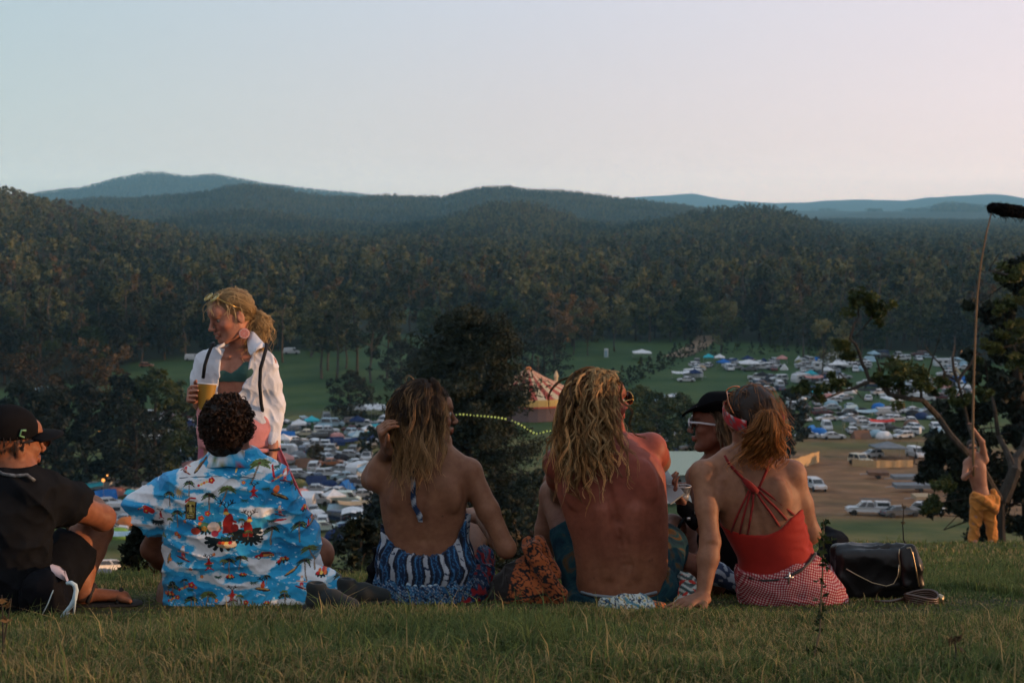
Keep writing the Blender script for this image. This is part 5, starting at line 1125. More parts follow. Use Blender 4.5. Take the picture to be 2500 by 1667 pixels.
    K.cap(J(1985, 1375, 4.97), J(1998, 1400, 4.98), .03, .04, .03)
    K.cut(lambda X, Y, Z: Z - np.interp(X, XA, ZA))
    K.disp(lambda X, Y, Z: folds(X, Y, Z, 22, .0045, .55, .5, 1.7, 2.) + folds(X, Y, Z, 45, .0016, 1.0, .6, 1.0, 5.))
    M = Mat('gingham', .9, .1); ps = M.pos(); mp = M.n('ShaderNodeMapping', {'Vector': ps, 'Rotation': (0, R(-14), 0)}).outputs[0]
    sx_ = M.n('ShaderNodeSeparateXYZ', {0: M.n('ShaderNodeVectorMath', {0: mp, 1: M.n('ShaderNodeVectorMath', {0: M.n('ShaderNodeTexNoise', {'Vector': ps, 'Scale': 7.}).outputs[1], 3: .05}, operation='SCALE').outputs[0]}, operation='ADD').outputs[0]})
    def st(o): return M.math('GREATER_THAN', M.math('SINE', M.math('MULTIPLY', o, 2 * math.pi / .0088)), 0.0)
    a_, b_ = st(sx_.outputs[0]), st(sx_.outputs[2]); sm_ = M.math('MULTIPLY', M.math('ADD', a_, b_), .5)
    M.set('Base Color', M.ramp(sm_, [(.1, (.38, .29, .28)), (.5, (.27, .075, .085)), (.9, (.20, .008, .016))])); M.bump(M.noise(30, 5, ps), .5, .006)
    P.put('skirt', K, M.m, None)
    b = MB(); pts = [T.back(x, y, .012) for x, y in ((1812, 1398), (1835, 1408), (1865, 1414), (1895, 1413), (1925, 1404), (1950, 1390), (1970, 1370), (1982, 1350))]
    b.tube(pts, .0065, 6); P.mb('belt', b, flat('black_belt', (.015, .014, .014), .5))
    b = MB(); q = T.back(1924, 1406, .02); b.tube([q + np.array([0, 0, .02]), q, q - np.array([.003, 0, .026])], [.003, .004, .0025], 6); b.tube([q - np.array([.014, 0, 0]), q + np.array([.014, 0, .002])], .003, 5); P.mb('buckle', b, flat('steel_clip', (.5, .5, .5), .3, .5, .9))
    # hair: swept back to a loose tail
    cap = Solid(); cap.ell(hd.L(0, -.020, .028), (.083, .098, .092), (hd.r, hd.f, hd.u), .02); cap.ell(hd.L(.0, -.07, -.01), (.066, .05, .06), (hd.r, hd.f, hd.u), .03)
    cap.cut(lambda X, Y, Z: ((X - hd.c[0]) * hd.f[0] + (Y - hd.c[1]) * hd.f[1] + (Z - hd.c[2]) * hd.f[2]) - .060 - .25 * ((Z - hd.c[2]))); cap.disp(lambda X, Y, Z: folds(X, Y, Z, 60, .002, 1, 1, .3, 3))
    HM = hair_mat('chestnut_hair'); dark = np.array([.020, .010, .006]); P.put('hair_base', cap, HM, dark)
    gp = np.array(J(1872, 1016, 4.87)); n = 330; rts, v = scalp(rg, hd, n, .3, -.1, -.75); m = 20; Pth = np.zeros((n, m, 3)); t = np.linspace(0, 1, m)
    for i in range(n):
        a = rts[i]; tt = np.clip(t / .45, 0, 1)[:, None]; mid = (a + gp) / 2 + unit((a + gp) / 2 - hd.c) * .02; seg = (1 - tt) ** 2 * a + 2 * tt * (1 - tt) * mid + tt ** 2 * gp
        Pth[i] = seg
    k = t > .45; tl = (t[k] - .45) / .55
    ph = rg.uniform(0, 6.28, n); sp_ = rg.normal(size=(n, 3)); Ln = rg.uniform(.07, .27, n) ** 1.0
    dirx = np.where(rg.random(n) < .22, -.34, .02) + rg.normal(size=n) * .08
    for i in range(n):
        s_ = tl * Ln[i]; x = dirx[i] * s_ + .020 * np.sin(42 * s_ + ph[i]) * tl ** .5 + sp_[i, 0] * .030 * np.sin(np.pi * np.clip(tl * .8, 0, 1)); y = -.035 * np.sin(np.pi * np.clip(tl * 1.2, 0, 1)) + sp_[i, 1] * .014 * tl ** .5 + .012 * np.cos(36 * s_ + ph[i]); Pth[i, k] = gp + np.stack([x, y + s_ * .10, -s_ * (1 - .25 * tl) + .035 * np.sin(np.pi * np.clip(tl * 3, 0, 1))], 1)
    Pth = S.push(Pth, .006); Q = clump(rg, Pth, 7, .005, .009, 4); nn = len(Q)
    mixv = rg.random((nn, 1, 1)) ** 1.3; tc_ = np.linspace(0, 1, m)[None, :, None] ** 1.6; Cc = dark * (1 - tc_) + np.array([.64, .26, .07]) * (.25 + 1.2 * mixv) * tc_
    strands('hair', P.root, Q, np.broadcast_to(np.linspace(.0013, .0007, m), (nn, m)), Cc, HM, 3)
    # wisps catching the light
    rts, v = scalp(rg, hd, 90, .2, -.3, -.8); W_ = grow(rg, hd, S, rts, rg.uniform(.05, .14, 90), 18, .010, .012, 30, (.30, -.1, -1), 3., lift=.5)
    strands('loose_hair', P.root, clump(rg, W_, 3, .004, .014), np.full((270, 18), .0007), np.array([.28, .12, .04]), HM, 3)
    # bandana around the head
    b = []; nb = 40; Vb = []; Fb = []; Cb = []
    for i in range(nb + 1):
        th = -2.35 + 4.7 * i / nb; x, y = math.sin(th), math.cos(th)
        for j_, w_ in enumerate((-.030, -.015, 0, .015, .030)):
            lift_ = .034 * y - .014; q = hd.L(x * .096, -.018 + y * .114, .022 + lift_ + w_ * (1 - .25 * abs(x))); Vb.append(q + unit(q - hd.c) * (.006 if j_ in (1, 2, 3) else .001))
            u_, v_ = i * 1.1, j_ * 1.7; fl = math.sin(u_ * 1.9) * math.sin(v_ * 2.1 + u_ * .7); Cb.append((.32, .012, .014) if fl < .45 else ((.36, .35, .34) if fl < .7 else (.05, .10, .12)))
    for i in range(nb):
        for j_ in range(4): Fb.append((i * 5 + j_, i * 5 + j_ + 1, i * 5 + j_ + 6, i * 5 + j_ + 5))
    o = link('headband', mesh_np('headband', np.array(Vb) - P.l, [Fb], cloth_mat('printed_band'), True, None, np.array(Cb)), P.root); sl_ = o.modifiers.new('s', 'SOLIDIFY'); sl_.thickness = .003
    # sunglasses pushed up on the hair
    b = MB(); 
    for q in (-1, 1):
        c_ = hd.L(q * .032, .062, .098); ring = [c_ + (hd.r * math.cos(a) * .026 + unit(hd.f * .5 + hd.u * .8) * 0 + unit(hd.u * .6 - hd.f * .7) * math.sin(a) * .022) for a in np.linspace(0, 6.28, 15)]; b.tube(ring, .0026, 5); b.tube([c_ + hd.r * q * .026, hd.L(q * .082, .0, .06), hd.L(q * .086, -.04, .03)], .0024, 5)
    b.tube([hd.L(-.008, .064, .1), hd.L(.008, .064, .1)], .0024, 5); P.mb('sunglasses', b, flat('amber_frame', (.45, .12, .03), .25, .5))
    return P, S, hd
woman_red()
# ================================================================ shirtless man with dreadlocks
def man_dread():
    rg = np.random.default_rng(2); gb = g_near(1515, 1492); P = Person('person', (gb.x, gb.y + .15, gb.z), 'shirtless sunburnt man with long blond dreadlocks and teal shorts, seen from behind')
    T = Loft([(1470, 1062, 5.12, 52, .055, .06), (1474, 1082, 5.12, 84, .07, .07), (1480, 1112, 5.12, 124, .088, .09), (1488, 1150, 5.12, 138, .102, .115), (1492, 1200, 5.12, 137, .110, .13), (1504, 1260, 5.12, 129, .108, .135), (1514, 1320, 5.12, 119, .102, .125), (1518, 1380, 5.12, 114, .102, .12), (1517, 1430, 5.12, 110, .108, .12), (1515, 1470, 5.13, 106, .110, .13), (1515, 1492, 5.14, 100, .10, .13)], 2.25)
    S = Solid(); S.loft(T, 0, .02)
    SL, SR, Nk = J(1362, 1132, 5.14), J(1590, 1096, 5.18), J(1468, 1080, 5.14)
    S.cap(Nk + Vector((-.03, 0, 0)), SL + Vector((0, 0, .01)), .045, .042, .03); S.cap(Nk + Vector((.03, 0, 0)), SR + Vector((0, 0, .006)), .045, .045, .03)
    S.ell(SL, (.050, .052, .058), None, .02); S.ell(SR, (.050, .054, .056), None, .03)
    S.ell(T.back(1412, 1190, -.012), (.052, .026, .080), ((1, 0, -.25), (0, 1, 0), (.25, 0, 1)), .02); S.ell(T.back(1572, 1175, -.012), (.052, .026, .080), ((1, 0, .25), (0, 1, 0), (-.25, 0, 1)), .02)
    S.cap(T.back(1555, 1250, -.02), T.back(1548, 1400, -.02), .035, .03, .02); S.cap(T.back(1475, 1250, -.02), T.back(1485, 1400, -.02), .035, .03, .02)
    sp = [T.back(x, y, .006) for x, y in ((1478, 1130), (1486, 1200), (1505, 1270), (1520, 1320), (1531, 1380), (1536, 1448))]; S.chain(sp, [.007, .009, .012, .013, .012, .009], .018, 'sub')
    for q in range(9): t = q / 8; S.ell(T.back(1518 + 18 * t, 1290 + 130 * t, -.0055), (.007, .005, .0085), None, .016)
    ER, WR_ = J(1608, 1126, 5.44), J(1545, 1200, 5.62); S.chain([SR, SR.lerp(ER, .5), ER], [.052, .050, .042], .02); S.chain([ER, ER.lerp(WR_, .4), WR_], [.043, .040, .026], .02); hand(S, WR_, (-.9, .1, -.3), (0, .3, -1), 1, 1.05, (.5, .5, .3))
    EL, WL = J(1368, 1200, 5.40), J(1345, 1168, 5.62); S.chain([SL, SL.lerp(EL, .5), EL], [.050, .046, .038], .02); S.chain([EL, WL], [.04, .028], .02); hand(S, WL, (-.1, .6, -.7), (.3, -.5, -.6), -1, 1.02, (.5, .5, .4))
    HL, KL, AL = J(1455, 1440, 5.2), J(1352, 1206, 5.50), J(1312, 1450, 5.58); S.chain([HL, HL.lerp(KL, .5), KL], [.095, .078, .056], .03); S.chain([KL, KL.lerp(AL, .35), AL], [.052, .050, .034], .02); S.chain([AL, AL + Vector((-.02, .14, -.04))], [.036, .022], .02)
    HR, KR, AR = J(1580, 1440, 5.2), J(1640, 1290, 5.55), J(1625, 1430, 5.68); S.chain([HR, KR], [.095, .058], .03); S.chain([KR, AR], [.052, .036], .02); S.chain([AR, AR + Vector((.02, .14, -.04))], [.036, .022], .02)
    hd = Head(S, J(1464, 986, 5.12), (.84, .52, .12), (-.05, -.1, 1), 1.04, Nk, (.058, .062), True)
    S.build(.005, 2)
    def col(V):
        C = np.tile([.225, .084, .052], (len(V), 1)); py = (CAMZ - V[:, 2]) / V[:, 1] * FPX + 500; px = 1250 + V[:, 0] / V[:, 1] * FPX
        red = sm(1330, 1120, py) * (V[:, 1] < 5.3); C = C * (1 + red[:, None] * np.array([.16, -.16, -.06])); b = sm(1300, 1420, py) * (V[:, 1] < 5.3); C = C * (1 + b[:, None] * np.array([-.05, .14, .02]))
        leg = (V[:, 1] > 5.3); C = np.where(leg[:, None], np.array([.19, .10, .066]), C); C = hd.paint(V, C, blush=.6)
        C = stdmoles(V, C, [T.back(1430, 1230), T.back(1592, 1366), T.back(1586, 1369)], .004); C = stdmoles(V, C, [T.back(x, y) for x, y in ((1420, 1290), (1560, 1330), (1600, 1210), (1450, 1410), (1398, 1150))], .0028); return C
    P.put('body', S, skin_mat(), col, built=True); hd.eyes(P.root)
    # shorts
    T2 = Loft([(1515, 1440, 5.13, 128, .118, .14), (1512, 1462, 5.13, 142, .135, .16), (1510, 1485, 5.14, 146, .14, .2), (1510, 1502, 5.15, 138, .13, .2)], 2.3)
    K = Solid(); K.loft(T2, 0, .02); K.chain([HL, HL.lerp(KL, .62)], [.112, .088], .03); K.chain([HR, HR.lerp(KR, .70)], [.115, .092], .03); K.cap(J(1600, 1400, 5.2), J(1630, 1440, 5.1), .06, .05, .03)
    kx = unit(KL - HL); e0 = np.array(HL.lerp(KL, .62)); K.cut(lambda X, Y, Z: np.where(X < HL.x - .02, (X - e0[0]) * kx[0] + (Y - e0[1]) * kx[1] + (Z - e0[2]) * kx[2], -.05 + 0 * X))
    zc = J(1515, 1450, 5.0).z; K.cut(lambda X, Y, Z: (Z - zc - .35 * np.abs(X - J(1515, 1400, 5.13).x) ** 1.3) - np.clip((Y - 5.02) * 3, 0, 1)); K.disp(lambda X, Y, Z: folds(X, Y, Z, 24, .005, 1, .6, .7, 4.))
    M = Mat('tie_dye', .9, .1); ps = M.pos(); M.set('Base Color', M.ramp(M.noise(9, 4, ps, .5, 1.5), [(.30, (.005, .010, .018)), (.45, (.007, .026, .040)), (.56, (.012, .045, .054)), (.66, (.090, .044, .012)), (.72, (.010, .028, .040))])); M.bump(M.noise(40, 4, ps), .4, .005)
    P.put('shorts', K, M.m, None)
    b = MB(); b.tube([T.back(x, y, .004) for x, y in ((1420, 1444), (1450, 1452), (1490, 1456), (1530, 1456), (1570, 1452), (1602, 1444))], .0055, 6); P.mb('waistband', b, flat('pale_elastic', (.20, .24, .27), .8))
    # hair
    HM = hair_mat('dread_hair', .6, .2); cap = Solid(); cap.ell(hd.L(0, -.022, .030), (.086, .098, .094), (hd.r, hd.f, hd.u), .02); cap.ell(hd.L(0, -.09, -.03), (.065, .05, .07), (hd.r, hd.f, hd.u), .03)
    cap.cut(lambda X, Y, Z: ((X - hd.c[0]) * hd.f[0] + (Y - hd.c[1]) * hd.f[1] + (Z - hd.c[2]) * hd.f[2]) - .055 - .3 * (Z - hd.c[2])); P.put('hair_base', cap, HM, (.035, .022, .012))
    m = 30; n = 290; rts, v = scalp(rg, hd, n, .34, .05, -.7); Ln = rg.uniform(.12, .34, n) + .05 * (v[:, 2] > .4); G_ = grow(rg, hd, S, rts, Ln, m, .007, .015, 46, (.10, -.05, -1), 2.0, lift=.15, sweep=.8)
    G_ = S.push(G_ + np.cumsum(np.repeat(rg.normal(size=(n, 1, 3)) * .0010, m, 1), 1), .008)
    t = np.linspace(0, 1, m)[None]; lump = 1 + .22 * np.sin(np.linspace(0, 40, m)[None] * rg.uniform(.7, 1.3, (n, 1)) + rg.uniform(0, 6, (n, 1))); rad = (.0036 - .0026 * t ** 1.3) * lump * rg.uniform(.45, 1.15, (n, 1))
    ht = rg.random((n, 1, 1)); tt = t[..., None]; C = np.array([.050, .029, .015]) * (1 - tt ** .7) + np.array([.54, .275, .105]) * (.18 + 1.15 * ht ** 1.3) * tt ** .7; C = np.where(ht > .72, C * .5 + np.array([.64, .40, .18]) * .7, C)
    strands('dreadlocks', P.root, G_, rad, C, HM, 6)
    Q = clump(rg, G_, 9, .0045, .008, 9); Q += rg.normal(size=Q.shape) * .0012; strands('hair', P.root, Q, np.full(Q.shape[:2], .0008), np.repeat(C, 9, 0) * 1.25, HM, 3)
    n = 330; rts, v = scalp(rg, hd, n, .34, .0, -.7); W2 = grow(rg, hd, S, rts, rg.uniform(.12, .36, n), 32, .011, .016, 60, (.09, -.05, -1), 3., lift=.4, sweep=.8); Q = clump(rg, W2, 4, .003, .006, 6); nn = len(Q)
    strands('loose_hair', P.root, Q, np.full((nn, 32), .0009), np.array([.58, .37, .17]) * rg.uniform(.25, 1.15, (nn, 1, 1)) * np.linspace(.6, 1.1, 32)[None, :, None], HM, 3)
    # curly mop on the crown
    n = 260; rts, v = scalp(rg, hd, n, .35, .2, .0); W_ = grow(rg, hd, S, rts, rg.uniform(.06, .19, n), 24, .014, .015, 85, (.03, 0, -1), 4., lift=.6, start_up=.5, sweep=.7); Q = clump(rg, W_, 6, .002, .007, 3); nn = len(Q)
    strands('loose_hair', P.root, Q, np.full((nn, 24), .0010), np.array([.60, .41, .20]) * rg.uniform(.4, 1.1, (nn, 1, 1)), HM, 3)
    # round gold sunglasses
    b = MB()
    for q in (-1, 1):
        c_ = hd.L(q * .033, .104, .008); ring = [c_ + hd.r * math.cos(a) * .025 + hd.u * math.sin(a) * .024 for a in np.linspace(0, 6.28, 17)]; b.tube(ring, .0018, 5); b.tube([c_ + hd.r * q * .025, hd.L(q * .078, .06, .014), hd.L(q * .082, -.01, .012)], .0018, 5)
    b.tube([hd.L(-.009, .106, .012), hd.L(.009, .106, .012)], .0016, 5); P.mb('sunglasses', b, flat('gold_wire', (.55, .38, .12), .25, .6, .9))
    b = MB()
    for q in (-1, 1): rt = Matrix((hd.r, hd.u, hd.f)).transposed(); b.lathe([(.001, .002), (.023, .0), (.023, -.001), (.001, -.001)], hd.L(q * .033, .104, .008), 14, rt)
    P.mb('lens', b, flat('dark_lens', (.03, .025, .02), .1, .6, var=.02))
man_dread()
# ================================================================ brown haired woman in the halter dress
def woman_halter():
    rg = np.random.default_rng(3); gb = g_near(1035, 1505); P = Person('person', (gb.x, gb.y + .15, gb.z), 'tanned woman in blue halter dress running one hand through her wavy brown hair')
    T = Loft([(1048, 1072, 5.07, 44, .046, .05), (1048, 1100, 5.07, 62, .058, .06), (1042, 1132, 5.07, 98, .072, .075), (1038, 1170, 5.07, 112, .090, .10), (1034, 1215, 5.07, 110, .094, .11), (1034, 1262, 5.07, 103, .088, .105), (1036, 1310, 5.07, 95, .082, .095), (1037, 1352, 5.07, 94, .085, .09), (1036, 1400, 5.07, 110, .105, .10), (1036, 1460, 5.08, 122, .125, .12), (1036, 1500, 5.1, 112, .11, .12)], 2.25)
    S = Solid(); S.loft(T, 0, .02); SL, SR, Nk = J(932, 1146, 5.07), J(1146, 1152, 5.07), J(1048, 1100, 5.09)
    for s_, sx in ((SL, -1), (SR, 1)): S.cap(Nk + Vector((sx * .025, 0, 0)), s_ + Vector((0, 0, .008)), .034, .035, .03); S.ell(s_, (.043, .042, .047), None, .02)
    S.ell(T.back(975, 1205, -.011), (.040, .022, .066), ((1, 0, -.3), (0, 1, 0), (.3, 0, 1)), .018); S.ell(T.back(1098, 1208, -.011), (.040, .022, .066), ((1, 0, .3), (0, 1, 0), (-.3, 0, 1)), .018)
    S.chain([T.back(x, y, .005) for x, y in ((1038, 1150), (1034, 1210), (1033, 1270), (1034, 1320), (1035, 1365))], [.006, .008, .009, .010, .009], .018, 'sub')
    ER, WR_ = J(1236, 1338, 5.02), J(1172, 1262, 5.30); S.chain([SR, SR.lerp(ER, .5), ER], [.043, .040, .033], .02); S.chain([ER, ER.lerp(WR_, .3), WR_], [.034, .036, .024], .02); hand(S, WR_, (-.4, .85, .1), (0, .2, -1), 1, .95, (.4, .4, .3))
    EL, WL = J(906, 1172, 5.27), J(945, 1100, 5.0); S.chain([SL, SL.lerp(EL, .5), EL], [.043, .041, .034], .02); S.chain([EL, EL.lerp(WL, .4), WL], [.035, .034, .024], .02)
    S.chain([J(916, 1178, 5.05), J(906, 1172, 5.2)], [.03, .034], .03)
    hand(S, J(944, 1098, 4.99), (-.22, -.35, .90), (1, .20, .15), -1, .93, (1.05, .55, .3), .16, .5)
    for hx, kx, ky in ((1000, 985, 1330), (1080, 1165, 1290)):
        H_, K_, A_ = J(hx, 1450, 5.12), J(kx, ky, 5.55), J(kx - 10, 1430, 5.68); S.chain([H_, K_], [.085, .055], .03); S.chain([K_, A_], [.052, .034], .02); S.chain([A_, A_ + Vector((-.01, .13, -.04))], [.034, .02], .02)
    hd = Head(S, J(1042, 1014, 5.07), (.93, .37, .0), (0, .02, 1), .98, Nk, (.045, .050)); S.build(.005, 2)
    def col(V): C = np.tile([.20, .102, .060], (len(V), 1)); C = hd.paint(V, C, brow=(.04, .025, .015), blush=.8); return stdmoles(V, C, [T.back(1000, 1230), T.back(1080, 1260)], .003)
    P.put('body', S, skin_mat(), col, built=True); hd.eyes(P.root)
    # dress: gathered bodice, flounce, printed skirt
    def ang(X, Y): return np.arctan2(X - J(1036, 1300, 5.07).x, -(Y - 5.07))
    B = Solid(); TB = Loft([(1036, 1255, 5.07, 108, .094, .11), (1036, 1315, 5.07, 104, .094, .11), (1038, 1345, 5.07, 116, .116, .13), (1040, 1375, 5.07, 121, .128, .14), (1038, 1405, 5.07, 116, .122, .13), (1036, 1425, 5.07, 110, .112, .12)], 2.2)
    B.loft(TB, .003, .01); xe = [J(a, 1300, 4.98).x for a in (915, 940, 965, 1000, 1040, 1080, 1110, 1132, 1160)]; ze = [J(1036, b_, 4.98).z for b_ in (1300, 1318, 1338, 1352, 1357, 1352, 1330, 1282, 1262)]
    B.cut(lambda X, Y, Z: Z - np.interp(X, xe, ze) - .03 * np.clip((Y - 5.05) * 8, 0, 2)); B.disp(lambda X, Y, Z: .0035 * np.sin(ang(X, Y) * 34 + 2 * np.sin(Z * 30)) + .0025 * np.sin(ang(X, Y) * 15 + Z * 20 + 1))
    wht, nav, blu, blk, red = np.array([.30, .34, .40]), np.array([.008, .022, .060]), np.array([.025, .10, .22]), np.array([.010, .012, .02]), np.array([.20, .012, .016])
    def bcol(V):
        a = ang(V[:, 0], V[:, 1]) * 3.4 + .12 * np.sin(V[:, 2] * 60); f = (a * .62) % 1; C = np.tile(nav, (len(V), 1)); C[(f > .12) & (f < .38) & (n3(V[:, 0] * 90, V[:, 1] * 60, V[:, 2] * 150, 6.) < .55)] = wht; C[(f > .42) & (f < .52) | (f > .02) & (f < .10)] = blk; C[(f > .60) & (f < .66) | (f > .88) & (f < .92)] = blu * 1.3
        sp = n3(V[:, 0] * 260, V[:, 1] * 200, V[:, 2] * 260, 2.); C[(f > .52) & (sp > .45)] = blu; return C
    cm = cloth_mat('halter_cloth', wr=(45, .5, .004)); P.put('bodice', B, cm, bcol, h=.004, smooth=1)
    F_ = Solid(); TF = Loft([(1036, 1392, 5.07, 112, .114, .12), (1036, 1418, 5.07, 122, .134, .14), (1034, 1450, 5.08, 118, .148, .15), (1032, 1476, 5.08, 100, .150, .15), (1032, 1492, 5.09, 70, .13, .14)], 2.2)
    F_.loft(TF, 0, .01); F_.disp(lambda X, Y, Z: .004 * np.sin(ang(X, Y) * 30 + 2 * np.sin(Z * 26)) + .004 * np.sin(ang(X, Y) * 11 + 2)); zt0, xc0 = J(1036, 1424, 4.96).z, J(1036, 1300, 5.07).x; F_.cut(lambda X, Y, Z: Z - zt0 - 1.9 * (X - xc0) ** 2 + 0 * Y)
    def fcol(V):
        s1 = n3(V[:, 0] * 120, V[:, 1] * 90, V[:, 2] * 120, 1.); s2 = n3(V[:, 0] * 320, V[:, 1] * 200, V[:, 2] * 320, 3.); C = np.tile(blu * .8, (len(V), 1)); C[s1 < -.25] = nav; C[(s2 > .45)] = wht * .75; C[(np.abs(s1) < .06)] = np.array([.10, .26, .42]); C[s2 < -.6] = blk
        e = (V[:, 2] - zt0 - 1.9 * (V[:, 0] - xc0) ** 2); C[e > -.006] = np.array([.30, .42, .52]); return C
    P.put('flounce', F_, cm, fcol, h=.004, smooth=1)
    K = Solid(); TK = Loft([(1038, 1425, 5.1, 122, .12, .18), (1040, 1465, 5.11, 142, .15, .22), (1042, 1500, 5.12, 156, .17, .26), (1042, 1520, 5.12, 158, .165, .26)], 2.2); K.loft(TK, 0, .02)
    K.chain([J(1005, 1450, 5.2), J(985, 1370, 5.5)], [.10, .075], .03); K.chain([J(1080, 1450, 5.2), J(1160, 1370, 5.4)], [.11, .075], .03); K.cap(J(1150, 1440, 5.1), J(1185, 1400, 5.2), .06, .04, .03); K.disp(lambda X, Y, Z: folds(X, Y, Z, 20, .008, 1.2, .8, .7, 1.) + folds(X, Y, Z, 45, .003, 1, .6, .7, 6.))
    def kcol(V):
        s1 = n3(V[:, 0] * 75, V[:, 1] * 60, V[:, 2] * 75, 4.); s2 = n3(V[:, 0] * 230, V[:, 1] * 180, V[:, 2] * 230, 5.); C = np.tile(nav, (len(V), 1)); C[s1 > .12] = red; C[(s1 > .0) & (s1 < .06)] = blk; C[(s1 < .12) & (s2 > .35)] = blu * .8; C[(s1 < -.2) & (s2 > .6)] = wht * .6; return C
    P.put('skirt', K, cm, kcol, h=.005, smooth=1)
    # halter tie hanging down the back
    b = MB(); pts = [T.back(x, y, o_) for x, y, o_ in ((1012, 1120, .01), (1009, 1150, .008), (1010, 1180, .006), (1009, 1210, .006), (1013, 1235, .006), (1024, 1255, .008), (1028, 1272, .008))]
    Vt = []; Ft = []; Ct = []; NP = 40
    for i in range(NP):
        s_ = i / (NP - 1) * (len(pts) - 1); k = min(int(s_), len(pts) - 2); q = pts[k] * (1 - s_ + k) + pts[k + 1] * (s_ - k); w_ = .0055 + .0055 * (i / NP) * (1 if i < NP - 5 else .45); tw = .4 * math.sin(i * .45)
        for j_ in (-1, -.35, .35, 1): Vt.append(q + np.array([w_ * j_ * math.cos(tw), w_ * j_ * math.sin(tw) - .004 * (1 - abs(j_)), 0])); Ct.append(wht * .8 if ((i * .19 + .25 * j_) % 2 < .8 or i > NP - 3) else nav)
    for i in range(NP - 1):
        for j_ in range(3): Ft.append((4 * i + j_, 4 * i + j_ + 1, 4 * i + j_ + 5, 4 * i + j_ + 4))
    o = link('tie', mesh_np('tie', np.array(Vt) - P.l, [Ft], cm, True, None, np.array(Ct)), P.root); o.modifiers.new('s', 'SOLIDIFY').thickness = .003
    # hair
    HM = hair_mat('brown_hair'); dk = np.array([.030, .017, .010]); cap = Solid(); cap.ell(hd.L(-.004, -.022, .028), (.083, .096, .092), (hd.r, hd.f, hd.u), .02); cap.ell(hd.L(.0, -.06, -.05), (.070, .055, .09), (hd.r, hd.f, hd.u), .03)
    cap.cut(lambda X, Y, Z: ((X - hd.c[0]) * hd.f[0] + (Y - hd.c[1]) * hd.f[1] + (Z - hd.c[2]) * hd.f[2]) - .068 - .45 * (Z - hd.c[2])); P.put('hair_base', cap, HM, dk)
    m = 28; n = 430; rts, v = scalp(rg, hd, n, .26, -.28, -.7); Ln = rg.uniform(.15, .29, n) + .03 * (v[:, 2] > .5); G_ = grow(rg, hd, S, rts, Ln, m, .007, .016, 32, (.05, -.05, -1), 1.0, lift=.0, start_up=.1, sweep=.40)
    fr_, fv = scalp(rg, hd, 90, .2, .0, .2); k_ = (fv[:, 0] > .1) & (fv[:, 1] > -.1) & (fv[:, 1] < .30); G2 = grow(rg, hd, S, fr_[k_], rg.uniform(.22, .32, k_.sum()), m, .006, .012, 38, (.0, -.03, -1), 1.0, start_up=.1); G_ = np.concatenate([G_, G2]); n = len(G_); Q = clump(rg, G_, 12, .010, .0075, 3.5); Q = S.push(Q, .003); nn = len(Q); t = np.linspace(0, 1, m)[None, :, None]; g0 = np.repeat(rg.random((n, 1, 1)), 12, 0); hl = (g0 > .8); tip = np.array([.56, .33, .15]) * (.45 + .85 * rg.random((nn, 1, 1)))
    w_ = np.clip((t - .30 + .30 * hl + .12 * rg.normal(size=(nn, 1, 1))) / .58, 0, 1) ** 1.2; C = dk * (1 - w_) + tip * w_
    strands('hair', P.root, Q, np.broadcast_to(np.linspace(.0011, .0006, m), (nn, m)), C, HM, 3)
    rts, v = scalp(rg, hd, 60, .2, -.1, -.5); W_ = grow(rg, hd, S, rts, rg.uniform(.12, .32, 60), 24, .016, .018, 34, (.02, -.05, -1), 3., lift=.2, sweep=.5); Q = clump(rg, W_, 3, .003, .008); strands('loose_hair', P.root, Q, np.full(Q.shape[:2], .0007), np.array([.32, .18, .08]), HM, 3)
woman_halter()
# ================================================================ man in the printed shirt
class Canvas:
    """a cloth print drawn on a grid, one cell per half pixel of the photograph"""
    def __init__(s, x0, y0, w, h, base, k=2):
        s.x0, s.y0, s.k = x0, y0, k; s.a = np.tile(np.array(base, float), (h * k, w * k, 1)); yy, xx = np.mgrid[0:h * k, 0:w * k]; s.X = x0 + xx / k; s.Y = y0 + yy / k
    def put(s, m, c): s.a[m] = lin(c) if max(c) > 1.5 else c
    def ell(s, x, y, rx, ry, c, a=0):
        dx, dy = s.X - x, s.Y - y; ca, sa = math.cos(a), math.sin(a); u_, v_ = dx * ca + dy * sa, -dx * sa + dy * ca; s.put((u_ / rx) ** 2 + (v_ / ry) ** 2 < 1, c)
    def line(s, pts, w, c):
        for (x1, y1), (x2, y2) in zip(pts[:-1], pts[1:]):
            dx, dy = x2 - x1, y2 - y1; t = np.clip(((s.X - x1) * dx + (s.Y - y1) * dy) / (dx * dx + dy * dy + 1e-9), 0, 1); s.put(np.hypot(s.X - x1 - t * dx, s.Y - y1 - t * dy) < w, c)
    def poly(s, P, c):
        m = np.zeros(s.X.shape, bool); n = len(P)
        for i in range(n):
            (x1, y1), (x2, y2) = P[i], P[(i + 1) % n]
            if y1 == y2: continue
            m ^= ((s.Y >= min(y1, y2)) & (s.Y < max(y1, y2)) & (s.X < x1 + (s.Y - y1) * (x2 - x1) / (y2 - y1)))
        s.put(m, c)
    def at(s, px, py):
        i = np.clip(((py - s.y0) * s.k).astype(int), 0, s.a.shape[0] - 1); j = np.clip(((px - s.x0) * s.k).astype(int), 0, s.a.shape[1] - 1); return s.a[i, j]
GRN, DGR, YEL, RED_, ORG, BRN, BLK_ = (40, 84, 74), (14, 34, 40), (226, 190, 92), (190, 34, 34), (222, 104, 40), (96, 56, 34), (14, 16, 22)
